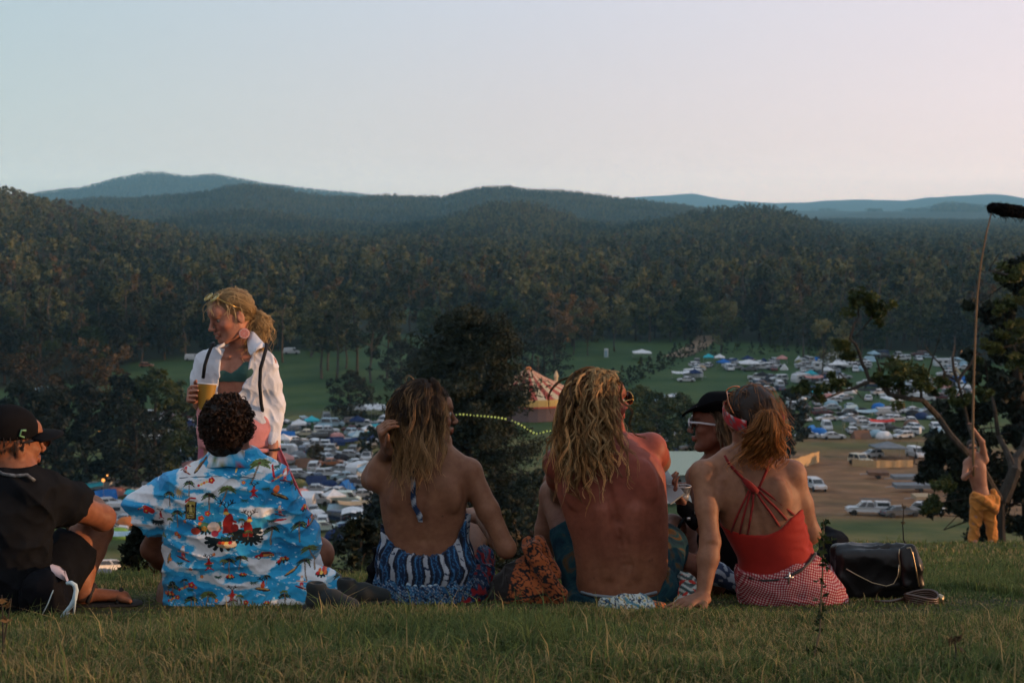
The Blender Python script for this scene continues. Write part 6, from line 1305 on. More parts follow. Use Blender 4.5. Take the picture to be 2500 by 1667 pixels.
def shirt_print():
    c = Canvas(300, 1090, 580, 430, lin((46, 156, 206))); X, Y = c.X, c.Y
    f = fbm(X / 62, Y / 34, 3, 5); c.put(f > .53, (150, 198, 222)); c.put(f > .57, (214, 220, 226)); c.put(f < .37, (28, 134, 190))
    g_ = fbm(X / 15 + Y / 22, Y / 5.5 - X / 12, 8, 3); c.put((g_ > .66) & (f < .53), (186, 220, 236))
    def palm(x, y, s, lean=0., dark=True):
        tr = [(x, y), (x + lean * s * .45, y + s * .9), (x + lean * s * 1.1, y + s * 1.9)]; c.line(tr, .085 * s, (92, 92, 96)); c.line(tr, .04 * s, (150, 132, 104))
        lf = DGR if dark else (104, 124, 70)
        for a in np.linspace(-.35, 3.5, 7):
            L = s * .92; pts = [(x, y)]
            for q in range(1, 6): tt = q / 5; pts.append((x + math.cos(a) * L * tt, y - math.sin(a) * L * .62 * tt + L * .42 * tt * tt))
            for q in range(5): c.line(pts[q:q + 2], s * (.15, .17, .15, .11, .05)[q], lf)
            c.line(pts[:5], .03 * s, (122, 150, 96) if dark else (44, 60, 40))
        c.ell(x, y, .13 * s, .11 * s, (90, 50, 30))
    def flower(x, y, s, col=RED_):
        for a in range(5): c.ell(x + math.cos(a * 1.257) * s * .55, y + math.sin(a * 1.257) * s * .55, s * .42, s * .36, col)
        c.ell(x, y, s * .28, s * .28, YEL)
    def spray(x, y, s):
        flower(x + s, y - s * .4, s * 1.0)
        for q in range(4): c.ell(x - s * .3 - q * s * .7, y + q * s * .32, s * .42, s * .34, (YEL, ORG, YEL, RED_)[q])
    def posy(x, y, s):
        for a in np.linspace(3.4, 6.0, 5): c.line([(x, y), (x - math.cos(a) * s * 1.5, y - math.sin(a) * s * .9)], .26 * s, DGR)
        for q, col in enumerate((RED_, ORG, YEL, RED_, ORG)): c.ell(x + (q - 2) * s * .5, y - (q % 2) * s * .5, s * .42, s * .38, col)
    def antlers(x, y, s):
        for sg in (-1, 1):
            pts = [(x + sg * .08 * s, y), (x + sg * .3 * s, y - .35 * s), (x + sg * .7 * s, y - .55 * s), (x + sg * .8 * s, y - 1.0 * s)]; c.line(pts, .055 * s + .3, BLK_)
            c.line([pts[1], (x + sg * .15 * s, y - .75 * s)], .05 * s + .3, BLK_); c.line([pts[2], (x + sg * .45 * s, y - .95 * s)], .05 * s + .3, BLK_); c.line([pts[2], (x + sg * 1.1 * s, y - .65 * s)], .05 * s + .3, BLK_)
    def deer(x, y, s, board=True):
        c.ell(x, y + s * 1.0, s * .42, s * .75, (168, 40, 34)); c.ell(x, y + s * .15, s * .26, s * .34, (178, 60, 40)); c.line([(x - s * .1, y + s * 1.6), (x - s * .5, y + s * 2.3), (x - s * .8, y + s * 2.4)], .13 * s, (150, 30, 30)); c.line([(x + s * .1, y + s * 1.6), (x + s * .55, y + s * 2.1), (x + s * .9, y + s * 2.3)], .13 * s, (150, 30, 30)); antlers(x, y - s * .05, s)
        c.ell(x, y + s * 1.85, s * .5, s * .36, (190, 44, 60))
        for q in range(5): c.ell(x - s * .35 + q * .18 * s, y + s * (1.78 + .14 * (q % 2)), .05 * s, .05 * s, (235, 230, 230))
        if board: c.ell(x, y + s * .95, s * 1.05, s * .24, (176, 30, 28), -.12); c.ell(x - s * .8, y + s * 1.02, s * .22, s * .12, YEL, -.12); c.ell(x + s * .75, y + s * .9, s * .2, s * .1, YEL, -.12)
    def canoe(x, y, s, a=.15):
        c.ell(x, y, s * 1.5, s * .34, (60, 44, 34), a); c.ell(x, y - s * .12, s * 1.25, s * .16, (190, 150, 90), a)
    def rider(x, y, s): canoe(x, y + s, s); c.ell(x, y + s * .3, s * .4, s * .55, (200, 80, 44)); c.ell(x, y - s * .3, s * .24, s * .26, (168, 40, 34)); antlers(x, y - s * .5, s * .8)
    def car(x, y, s):
        c.poly([(x - 1.9 * s, y), (x - 1.8 * s, y - .55 * s), (x - .9 * s, y - .75 * s), (x - .5 * s, y - 1.25 * s), (x + 1.1 * s, y - 1.25 * s), (x + 1.9 * s, y - .6 * s), (x + 2 * s, y)], (172, 34, 30)); c.poly([(x - .2 * s, y - .65 * s), (x + 1.7 * s, y - .6 * s), (x + 1.7 * s, y - .1 * s), (x - .2 * s, y - .1 * s)], (196, 142, 70)); c.poly([(x - .4 * s, y - 1.12 * s), (x + .95 * s, y - 1.12 * s), (x + 1.1 * s, y - .75 * s), (x - .6 * s, y - .75 * s)], (70, 50, 40))
        for q in (-1.1, 1.15): c.ell(x + q * s, y, .4 * s, .4 * s, BLK_); c.ell(x + q * s, y, .22 * s, .22 * s, (222, 214, 190))
    def mask(x, y, w, h_):
        c.poly([(x - w, y - h_), (x + w * 1.05, y - h_ * .95), (x + w * .9, y + h_), (x - w * .95, y + h_)], (46, 30, 22)); c.poly([(x - w * .75, y - h_ * .8), (x + w * .8, y - h_ * .78), (x + w * .62, y + h_ * .85), (x - w * .66, y + h_ * .85)], (150, 134, 62))
        for sg in (-1, 1): c.ell(x + sg * w * .40, y - h_ * .36, w * .26, h_ * .12, (36, 24, 18), sg * .4); c.line([(x + sg * w * .1, y - h_ * .1), (x + sg * w * .55, y + h_ * .35)], 1.2, (46, 30, 22))
        c.poly([(x - 2, y - h_ * .5), (x + 2, y - h_ * .5), (x + w * .3, y + h_ * .22), (x - w * .3, y + h_ * .22)], (210, 196, 120)); c.ell(x, y + h_ * .60, w * .55, h_ * .14, (40, 26, 20)); c.line([(x - w * .4, y + h_ * .6), (x + w * .4, y + h_ * .6)], 1.0, (220, 206, 150))
    def fern(x, y, s, n=9, col=DGR):
        for a in np.linspace(-.3, 3.45, n): c.line([(x, y), (x + math.cos(a) * s, y + math.sin(a) * s * .62)], .12 * s, col)
    def sun(x, y, s):
        for a in np.linspace(0, 6.28, 14): c.line([(x, y), (x + math.cos(a) * s * 1.7, y + math.sin(a) * s * 1.7)], .12 * s, (206, 184, 140))
        c.ell(x, y, s, s, (196, 170, 116))
    def surfer(x, y, s): c.ell(x, y + s * 1.6, s * 1.6, s * .2, (120, 30, 26), .35); c.ell(x, y, s * .45, s * .6, (232, 226, 222)); c.ell(x, y + s * .8, s * .42, s * .45, (196, 60, 76)); c.line([(x, y + s), (x + s * .6, y + s * 1.7)], .12 * s, (214, 160, 130)); c.line([(x - s * 1.1, y + s * .1), (x + s * 1.2, y + s * .3)], .10 * s, (210, 150, 120)); c.ell(x, y - s * .7, s * .26, s * .26, (220, 170, 140))
    car(552, 1140, 9); c.line([(569, 1132), (566, 1160)], 2, YEL); palm(620, 1140, 27, -.6, False); canoe(470, 1150, 12, -1.0); c.line([(484, 1130), (470, 1152)], 2.6, BRN); surfer(436, 1146, 10)
    palm(451, 1187, 17, .1); spray(498, 1184, 9); palm(505, 1216, 21, -.05); palm(548, 1200, 23, -.7, False); sun(424, 1211, 8); palm(397, 1216, 17, .05)
    deer(611, 1196, 11); canoe(668, 1226, 15, .5); c.ell(660, 1208, 6, 9, ORG); spray(671, 1178, 8); c.line([(648, 1152), (655, 1178)], 2.2, RED_); surfer(678, 1178, 9)
    mask(458, 1252, 16, 25); c.line([(440, 1240), (452, 1226), (476, 1230)], 3, (210, 205, 205)); c.line([(444, 1234), (456, 1224), (470, 1224)], 2.2, RED_)
    fern(496, 1300, 22); fern(592, 1308, 34); fern(535, 1330, 38); fern(604, 1326, 26); fern(506, 1290, 26, 11, (70, 120, 90))
    for x, y in ((484, 1274), (500, 1262), (512, 1290), (492, 1300), (526, 1302)): flower(x, y, 8, (206, 66, 40) if x % 3 else (210, 150, 60))
    c.ell(470, 1306, 12, 9, (150, 54, 36)); c.ell(515, 1296, 15, 13, (222, 196, 178)); c.ell(518, 1312, 9, 8, (176, 60, 74))
    c.ell(550, 1284, 12, 22, (150, 34, 30), .25); c.poly([(538, 1300), (566, 1296), (560, 1310), (536, 1312)], (150, 34, 30)); c.ell(545, 1258, 6, 9, (168, 56, 40)); c.line([(552, 1276), (568, 1284)], 3, (150, 34, 30)); antlers(546, 1248, 19); c.ell(598, 1298, 10, 18, (150, 34, 30), -.25); c.poly([(586, 1312), (610, 1310), (608, 1322), (584, 1322)], (150, 34, 30)); c.ell(602, 1278, 5.5, 8, (168, 56, 40)); c.line([(596, 1290), (582, 1296)], 3, (150, 34, 30)); antlers(602, 1270, 17); c.ell(566, 1298, 9, 10, (120, 28, 26)); c.ell(545, 1262, 8, 4, YEL); c.ell(602, 1280, 7, 4, YEL)
    c.ell(548, 1340, 24, 8, (214, 190, 150)); 
    for q in range(5): c.ell(532 + q * 8, 1335, 4.5, 4, (RED_, ORG, YEL, RED_, (236, 214, 180))[q])
    palm(420, 1262, 19, .0); palm(647, 1308, 20, -.05); surfer(668, 1258, 10); c.ell(664, 1286, 18, 2.6, RED_, .06); palm(712, 1306, 22, .05); canoe(748, 1306, 13, -.5); c.ell(746, 1296, 7, 10, ORG); deer(734, 1300, 6, False); palm(706, 1196, 20, .5); posy(728, 1270, 8); canoe(710, 1208, 13, -1.1)
    c.line([(336, 1256), (350, 1262)], 7, RED_); flower(334, 1262, 9); spray(326, 1254, 5); deer(372, 1262, 8, False); fern(362, 1290, 16); flower(419, 1315, 7, ORG); flower(425, 1322, 6)
    surfer(437, 1356, 13); deer(502, 1376, 12); palm(552, 1380, 19, -.1); palm(582, 1372, 17, -.4); posy(552, 1422, 7); posy(584, 1416, 6); car(632, 1376, 11); posy(672, 1392, 9); canoe(396, 1378, 10, -1.3)
    palm(408, 1447, 20, -.2); posy(398, 1468, 9); spray(448, 1446, 9); palm(455, 1478, 20, .15); palm(498, 1466, 24, -.25, False); deer(558, 1456, 12); rider(628, 1444, 13); spray(412, 1478, 7)
    palm(736, 1368, 25, .55, False); palm(722, 1402, 20, .5); posy(768, 1424, 9); flower(786, 1402, 8); canoe(692, 1420, 11, -.5); surfer(720, 1440, 11); palm(814, 1432, 18, .3); posy(842, 1448, 7); palm(680, 1474, 16, .2); fern(760, 1474, 16); rq = np.random.default_rng(5)
    for _ in range(34):
        x, y = rq.uniform(380, 700), rq.uniform(1150, 1490); j = rq.integers(4); (flower(x, y, 5, ORG) if j == 0 else palm(x, y, 11, rq.uniform(-.4, .4), j == 1) if j < 3 else fern(x, y, 9, 7, GRN))
    flower(590, 1488, 7); fern(530, 1494, 14); posy(640, 1490, 6)
    return c
def man_shirt():
    rg = np.random.default_rng(4); gb = g_near(540, 1500); P = Person('person', (gb.x, gb.y + .2, gb.z), 'man with short dark curls in a sky blue holiday print shirt')
    T = Loft([(572, 1096, 5.02, 56, .060, .065), (570, 1116, 5.02, 82, .075, .08), (562, 1142, 5.02, 126, .095, .10), (552, 1176, 5.02, 150, .118, .12), (546, 1230, 5.02, 148, .130, .14), (544, 1290, 5.02, 142, .132, .15), (542, 1350, 5.02, 146, .135, .17), (540, 1410, 5.03, 152, .142, .19), (540, 1456, 5.04, 162, .155, .2), (541, 1506, 5.05, 170, .172, .2)], 2.3)
    S = Solid(); S.loft(T, -.02, .02, z1=J(570, 1120, 5).z); SL, SR, Nk = J(436, 1190, 5.04), J(664, 1184, 5.06), J(568, 1112, 5.04)
    EL, WL = J(372, 1340, 5.16), J(430, 1400, 5.42); ER, WR_ = J(722, 1338, 5.16), J(690, 1395, 5.42)
    for s_, e_, w_, sd_ in ((SL, EL, WL, -1), (SR, ER, WR_, 1)): S.cap(Nk, s_, .045, .045, .03); S.chain([s_, s_.lerp(e_, .5), e_], [.052, .047, .040], .02); S.chain([e_, e_.lerp(w_, .35), w_], [.041, .040, .027], .02); hand(S, w_, (sd_ * -.5, .8, -.2), (0, 0, -1), sd_, 1.02, (.4, .4, .3))
    HR, KR, AR = J(630, 1450, 5.1), J(768, 1350, 5.26), J(640, 1455, 5.55); S.chain([HR, HR.lerp(KR, .5), KR], [.10, .085, .062], .03); S.ell(KR + Vector((.01, -.01, 0)), (.066, .06, .060), None, .02); S.chain([KR, KR.lerp(AR, .4), AR], [.056, .056, .036], .02)
    S.cap(KR + Vector((.012, 0, -.02)), J(782, 1400, 5.34), .050, .042, .02)
    HL, KL, AL = J(450, 1450, 5.1), J(440, 1400, 5.40), J(520, 1460, 5.6); S.chain([HL, KL], [.10, .06], .03); S.chain([KL, AL], [.056, .036], .02)
    hd = Head(S, J(557, 1043, 5.02), (.06, .98, .16), (0, -.12, 1), .97, Nk, (.058, .062), True); S.build(.005, 2)
    P.put('body', S, skin_mat(), lambda V: hd.paint(V, np.tile([.26, .125, .078], (len(V), 1))), built=True)
    G = Solid(); G.loft(T, 0, .02)
    LS, RS = J(350, 1262, 5.06), J(712, 1302, 5.08)
    G.chain([SL + Vector((.01, 0, -.01)), SL.lerp(LS, .5), LS, LS + (LS - SL) * .25], [.072, .076, .086, .086], .04); G.chain([SR + Vector((-.01, 0, -.01)), SR.lerp(RS, .5), RS, RS + (RS - SR) * .25], [.074, .080, .084, .084], .04)
    G.chain([J(650, 1440, 5.05), J(735, 1385, 5.16)], [.115, .075], .04); G.chain([J(690, 1440, 5.0), J(775, 1432, 5.02), J(852, 1468, 4.96)], [.085, .070, .040], .04, sq=((0, 1, 0), .8)); G.cap(J(640, 1480, 4.96), J(800, 1478, 4.98), .045, .02, .04)
    def capcut(S0, E0, k_):
        d = unit(E0 - S0); e = np.array(E0)
        return lambda X, Y, Z: np.where(k_(X), (X - e[0]) * d[0] + (Y - e[1]) * d[1] + (Z - e[2]) * d[2], -.1 + 0 * X)
    xl, xr = J(415, 1200, 5).x, J(640, 1200, 5).x; zr_ = J(700, 1335, 5).z
    G.cut(capcut(SL, LS, lambda X: X < xl - .02)); dr = unit(RS - SR + Vector((-.02, 0, 0))); er = np.array(RS)
    # hollow cuffs
    G.cap(SL.lerp(LS, .6), LS + (LS - SL) * .3, .066, .078, .006, 'sub'); 
    def wr_(X, Y, Z): return folds(X, Y, Z, 11, .009, 1, .6, .75, 1.2) + folds(X, Y, Z, 24, .006, .6, .5, 1.3, 3.) + folds(X, Y, Z, 60, .0012, 1, .6, .8, 5.)
    G.disp(wr_)
    zs = J(545, 1508, 4.9).z; G.cut(lambda X, Y, Z: zs + .012 * np.sin(X * 30) + .006 * np.sin(X * 71) - Z + 0 * Y)
    cv = shirt_print(); SB = Solid(G.ops); 
    def scol(V):
        px = 1250 + V[:, 0] / 4.93 * FPX; py = 500 + (CAMZ - V[:, 2]) / 4.90 * FPX; w1 = 2.5 * np.sin(V[:, 1] * 25)
        C = cv.at(px + w1, py + w1); return C
    SB.build(.0045, 1)
    V, F = SB.V, SB.F   # one refinement so that the print is sharp
    import bmesh
    me = mesh_np('shirt', V - P.l, [F], cloth_mat('cotton_print', None, .8, .10, (16, .45, .012), 900, .2), True); bm = bmesh.new(); bm.from_mesh(me); bmesh.ops.subdivide_edges(bm, edges=bm.edges, cuts=1, use_grid_fill=True, smooth=0); bm.to_mesh(me); bm.free()
    co = np.empty(len(me.vertices) * 3, np.float32); me.vertices.foreach_get('co', co); co = co.reshape(-1, 3) + P.l; C = np.ones((len(co), 4), np.float32); C[:, :3] = scol(co)
    at = me.attributes.new('col', 'FLOAT_COLOR', 'POINT'); at.data.foreach_set('color', C.ravel()); me.polygons.foreach_set('use_smooth', np.ones(len(me.polygons), bool)); link('shirt', me, P.root)
    # yoke seam and side seam
    b = MB(); b.tube([T.back(x, y, .003) for x, y in ((440, 1166), (480, 1163), (540, 1162), (600, 1164), (650, 1170))], .0014, 4); b.tube([T.back(x, y, .006) for x, y in ((678, 1345), (681, 1390), (680, 1440), (678, 1480))], .0014, 4); P.mb('seam', b, flat('seam_thread', (.04, .10, .15), .9))
    # collar
    Vc, Fc, Cc = [], [], []; nc = 30
    for i in range(nc + 1):
        th = -2.5 + 5.0 * i / nc; sx, cy_ = math.sin(th), -math.cos(th)
        for j_, (rr, dz) in enumerate(((.064, .030), (.078, .028), (.098, -.002), (.112, -.026))):
            q = np.array(J(572, 1106, 5.03)) + np.array([sx * rr * 1.12, cy_ * rr, dz - .016 * abs(sx) - .012 * (1 - cy_ * -1) * 0]); Vc.append(q); Cc.append(lin((40, 150, 200)) if (i * 7 + j_ * 3) % 5 else lin((16, 40, 70)))
    for i in range(nc):
        for j_ in range(3): Fc.append((4 * i + j_, 4 * i + j_ + 1, 4 * i + j_ + 5, 4 * i + j_ + 4))
    Vc = np.array(Vc); pxx = 1250 + Vc[:, 0] / 4.93 * FPX; pyy = 500 + (CAMZ - Vc[:, 2]) / 4.9 * FPX
    o = link('collar', mesh_np('collar', Vc - P.l, [Fc], cloth_mat('cotton_print'), True, None, cv.at(pxx + 30, pyy + 60)), P.root); o.modifiers.new('s', 'SOLIDIFY').thickness = .003
    # curls
    HM = hair_mat('dark_curls', .45, .3); cap = Solid(); cap.ell(hd.L(0, -.022, .022), (.078, .090, .086), (hd.r, hd.f, hd.u), .02); cap.ell(hd.L(0, -.068, -.03), (.070, .045, .06), (hd.r, hd.f, hd.u), .03); cap.disp(lambda X, Y, Z: folds(X, Y, Z, 55, .005, 1, 1, 1, 2))
    P.put('hair_base', cap, HM, (.016, .009, .006))
    n = 620; rts, v = scalp(rg, hd, n, .1, -.4, -.72); m = 22; t = np.linspace(0, 1, m); nr = v[:, 0:1] * hd.r + v[:, 1:2] * hd.f + v[:, 2:3] * hd.u; tg = np.cross(nr, rg.normal(size=(n, 3))); tg /= np.linalg.norm(tg, axis=1, keepdims=True); bt = np.cross(nr, tg)
    Rr_ = rg.uniform(.005, .012, (n, 1)); turns = rg.uniform(.8, 1.7, (n, 1)) * 6.28; a = turns * t[None]; rr = Rr_ * (1 - .35 * t[None]); dn = rg.uniform(.0, .03, (n, 1)) * t[None]
    Pc = rts[:, None] + nr[:, None] * (.006 + rr * (1 - np.cos(a)))[..., None] + tg[:, None] * (rr * np.sin(a) + .010 * t)[..., None] + bt[:, None] * (.012 * t)[None, :, None] - np.array([0, 0, 1.]) * dn[..., None]
    Q = clump(rg, Pc, 6, .0028, .0034, 1.); C = np.array([.030, .016, .010]) * rg.uniform(.5, 1.7, (len(Q), 1, 1)) + np.array([.05, .022, .01]) * (rg.random((len(Q), 1, 1)) > .82); strands('hair', P.root, Q, np.full(Q.shape[:2], .0009), C, HM, 3)
man_shirt()
# ================================================================ man in the cap at the left edge
J0 = J; LF = Loft
def man_cap():
    J = lambda a, b_, Y: J0(a, b_, Y - .45)
    rg = np.random.default_rng(5); gb = J(20, 1505, 5.05); gb.z = tz(gb.x, gb.y); P = Person('person', (gb.x, gb.y, gb.z), 'man in black cap and black clothes hugging his knees')
    Loft = lambda q_, n=2.3: LF([(a, b_, y_ - .45, *r_) for a, b_, y_, *r_ in q_], n)
    T = Loft([(38, 1136, 5.05, 48, .055, .06), (34, 1158, 5.05, 80, .075, .075), (20, 1186, 5.05, 128, .10, .10), (6, 1240, 5.05, 128, .12, .125), (0, 1310, 5.05, 120, .12, .13), (0, 1380, 5.05, 120, .12, .14), (4, 1450, 5.06, 128, .13, .15), (8, 1500, 5.08, 124, .13, .15)], 2.3)
    S = Solid(); S.loft(T, -.02, .02, z1=J(38, 1145, 5).z); Nk = J(40, 1150, 5.07); SL, SR = J(-86, 1204, 5.08), J(108, 1206, 5.10)
    ER, WR_ = J(250, 1264, 5.32), J(186, 1204, 5.50); S.cap(Nk, SR, .04, .045, .03); S.chain([SR, SR.lerp(ER, .5), ER], [.052, .048, .042], .02); S.chain([ER, ER.lerp(WR_, .4), WR_], [.044, .042, .030], .02); hand(S, WR_, (-.75, .25, .05), (0, .3, -1), 1, 1.02, (.35, .4, .3))
    EL, WL = J(-60, 1290, 5.36), J(90, 1230, 5.55); S.cap(Nk, SL, .04, .045, .03); S.chain([SL, EL], [.052, .042], .02); S.chain([EL, WL], [.042, .029], .02); hand(S, WL, (.85, .1, -.1), (0, .3, -1), -1, 1.02, (.35, .4, .3))
    HR, KR, AR = J(70, 1456, 5.14), J(228, 1296, 5.46), J(200, 1448, 5.32); AR.z = max(AR.z, tz(AR.x, AR.y) + .09); S.chain([HR, HR.lerp(KR, .5), KR], [.10, .086, .062], .03); S.ell(KR + Vector((.012, 0, .0)), (.058, .055, .058), None, .02); S.chain([KR, KR.lerp(AR, .35), AR], [.056, .056, .038], .02)
    HL, KL, AL = J(-40, 1456, 5.14), J(60, 1290, 5.55), J(40, 1446, 5.48); S.chain([HL, KL], [.10, .062], .03); S.chain([KL, AL], [.056, .038], .02)
    gz = tz(AR.x + .05, AR.y); F0 = Vector((AR.x, AR.y, gz + .045)); F1 = F0 + Vector((.135, .02, -.012)); S.cap(AR, F0, .036, .036, .02); S.cap(F0, F1, .034, .026, .02, sq=((0, 0, 1), .75))
    for q in range(5): S.cap(F1 + Vector((0, -.026 + .013 * q, -.004)), F1 + Vector((.036 - .004 * q * (1 if q else 0), -.032 + .015 * q, -.010)), .0105 - .001 * q, .009 - .001 * q, .005)
    hd = Head(S, J(28, 1080, 5.10), (.66, .75, -.04), (.02, .0, 1), 1.03, Nk, (.056, .058), True); S.build(.005, 2)
    P.put('body', S, skin_mat(), lambda V: hd.paint(V, np.tile([.24, .105, .055], (len(V), 1)), brow=(.03, .02, .01)), built=True)
    G = Solid(); G.loft(T, 0, .02); sd = unit(ER - SR); se = np.array(SR.lerp(ER, .50)); G.chain([SR, SR.lerp(ER, .62) , SR.lerp(ER, .8)], [.072, .074, .074], .04); G.chain([SL, SL.lerp(EL, .8)], [.074, .074], .04)
    G.cut(lambda X, Y, Z: np.where(X > SR.x + .03, (X - se[0]) * sd[0] + (Y - se[1]) * sd[1] + (Z - se[2]) * sd[2], -.1 + 0 * X)); G.cap(SR.lerp(ER, .38), SR.lerp(ER, .8), .060, .064, .006, 'sub'); G.disp(lambda X, Y, Z: folds(X, Y, Z, 12, .009, 1, .6, .8, 1.) + folds(X, Y, Z, 30, .003, 1, .6, .8, 4.))
    P.put('t_shirt', G, cloth_mat('black_tee', (.016, .018, .022), .9, .3), None)
    K = Solid(); TK = Loft([(4, 1420, 5.07, 128, .13, .15), (8, 1470, 5.08, 132, .14, .16), (8, 1506, 5.09, 128, .13, .16)], 2.3); K.loft(TK, 0, .02); kd = unit(KR - HR); ke = np.array(HR.lerp(KR, .68)); K.chain([HR, HR.lerp(KR, .95)], [.118, .094], .03); K.chain([HL, HL.lerp(KL, .8)], [.118, .09], .03)
    K.cut(lambda X, Y, Z: np.where(X > HR.x, (X - ke[0]) * kd[0] + (Y - ke[1]) * kd[1] + (Z - ke[2]) * kd[2], -.1 + 0 * X)); K.disp(lambda X, Y, Z: folds(X, Y, Z, 16, .007, 1, .6, .8, 2.)); P.put('shorts', K, cloth_mat('black_shorts', (.014, .016, .02), .85, .3), None)
    # cap
    C = Solid(); ax = (hd.r, hd.f, hd.u); C.ell(hd.L(0, -.018, .040), (.086, .106, .088), ax, .02); c0 = hd.L(0, 0, .018); C.cut(lambda X, Y, Z: -((X - c0[0]) * hd.u[0] + (Y - c0[1]) * hd.u[1] + (Z - c0[2]) * hd.u[2]))
    P.put('cap', C, cloth_mat('cap_cloth', (.012, .012, .014), .8, .2), None)
    V = []; F = []; nb = 16
    for i in range(nb + 1):
        a = -1.15 + 2.3 * i / nb
        for j_ in range(6): r_ = .088 + .085 * j_ / 5 * max(.15, math.cos(a)); V.append(hd.L(math.sin(a) * r_ * .95, -.012 + math.cos(a) * r_ * 1.06, .034 - .010 * j_ / 5 - .018 * abs(math.sin(a)) ** 2))
    for i in range(nb):
        for j_ in range(5): F.append((6 * i + j_, 6 * i + j_ + 1, 6 * i + j_ + 7, 6 * i + j_ + 6))
    o = link('cap_brim', mesh_np('cap_brim', np.array(V) - P.l, [F], MATS['cap_cloth'], True), P.root); o.modifiers.new('s', 'SOLIDIFY').thickness = .004
    b = MB(); q = hd.L(.088, -.01, .040); b.tube([q + hd.u * .010 + hd.f * .010, q + hd.u * .012 - hd.f * .006, q - hd.f * .012 - hd.u * .006, q + hd.f * .004 - hd.u * .012], .0035, 6); P.mb('cap_badge', b, flat('green_badge', (.12, .26, .14), .5))
    b = MB(); 
    for q in (-1, 1): b.ell = None; c_ = hd.L(q * .034, .106, .006); rt = Matrix((hd.r, hd.u, hd.f)).transposed(); b.lathe([(.001, .003), (.024, .002), (.026, -.002), (.001, -.003)], c_, 14, rt); b.tube([c_ + hd.r * q * .024, hd.L(q * .080, .05, .014), hd.L(q * .085, -.015, .010)], .0035, 5)
    b.tube([hd.L(-.012, .108, .012), hd.L(.012, .108, .012)], .003, 5); P.mb('sunglasses', b, flat('black_gloss', (.012, .012, .014), .1, .6, var=.02))
    # hair below the cap, camera strap round the neck, wristband
    HM = hair_mat('short_dark_hair'); n = 500; rts, v = scalp(rg, hd, n, .1, -.3, -.75); k_ = (v[:, 2] < .15) & (v[:, 1] < .25); G_ = grow(rg, hd, S, rts[k_], rg.uniform(.012, .03, k_.sum()), 6, .003, .002, 60, (0, -.2, -1), 1.); Q = clump(rg, G_, 4, .003, .004); strands('hair', P.root, Q, np.full(Q.shape[:2], .0009), np.array([.022, .012, .008]), HM, 3)
    b = MB(); b.tube([T.back(x, y, .008) for x, y in ((-10, 1142), (10, 1156), (40, 1160), (66, 1158), (84, 1172))], .006, 5); P.mb('neck_strap', b, flat('strap_print', (.10, .11, .12), .7, var=.8, scale=60))
    b = MB(); w_ = WR_.lerp(ER, .12); d_ = unit(ER - WR_); b.tube([np.array(w_) - d_ * .014, np.array(w_) + d_ * .014], .0345, 12); P.mb('wristband', b, flat('wristband', (.02, .035, .06), .7))
    SD = Solid(); SD.cap(F0 + Vector((-.03, 0, -.038)), F1 + Vector((.035, 0, -.026)), .042, .038, .01, sq=((0, 0, 1), .28)); P.put('sandal', SD, flat('sandal_sole', (.022, .02, .02), .8), None, h=.004)
    b = MB(); b.tube([F0 + Vector((.03, -.042, -.02)), F0 + Vector((.045, 0, .034)), F0 + Vector((.05, .042, -.02))], .008, 6); b.tube([F1 + Vector((-.01, -.034, -.02)), F1 + Vector((-.002, 0, .024)), F1 + Vector((0, .036, -.02))], .008, 6); P.mb('sandal_strap', b, MATS['sandal_sole'])
man_cap()
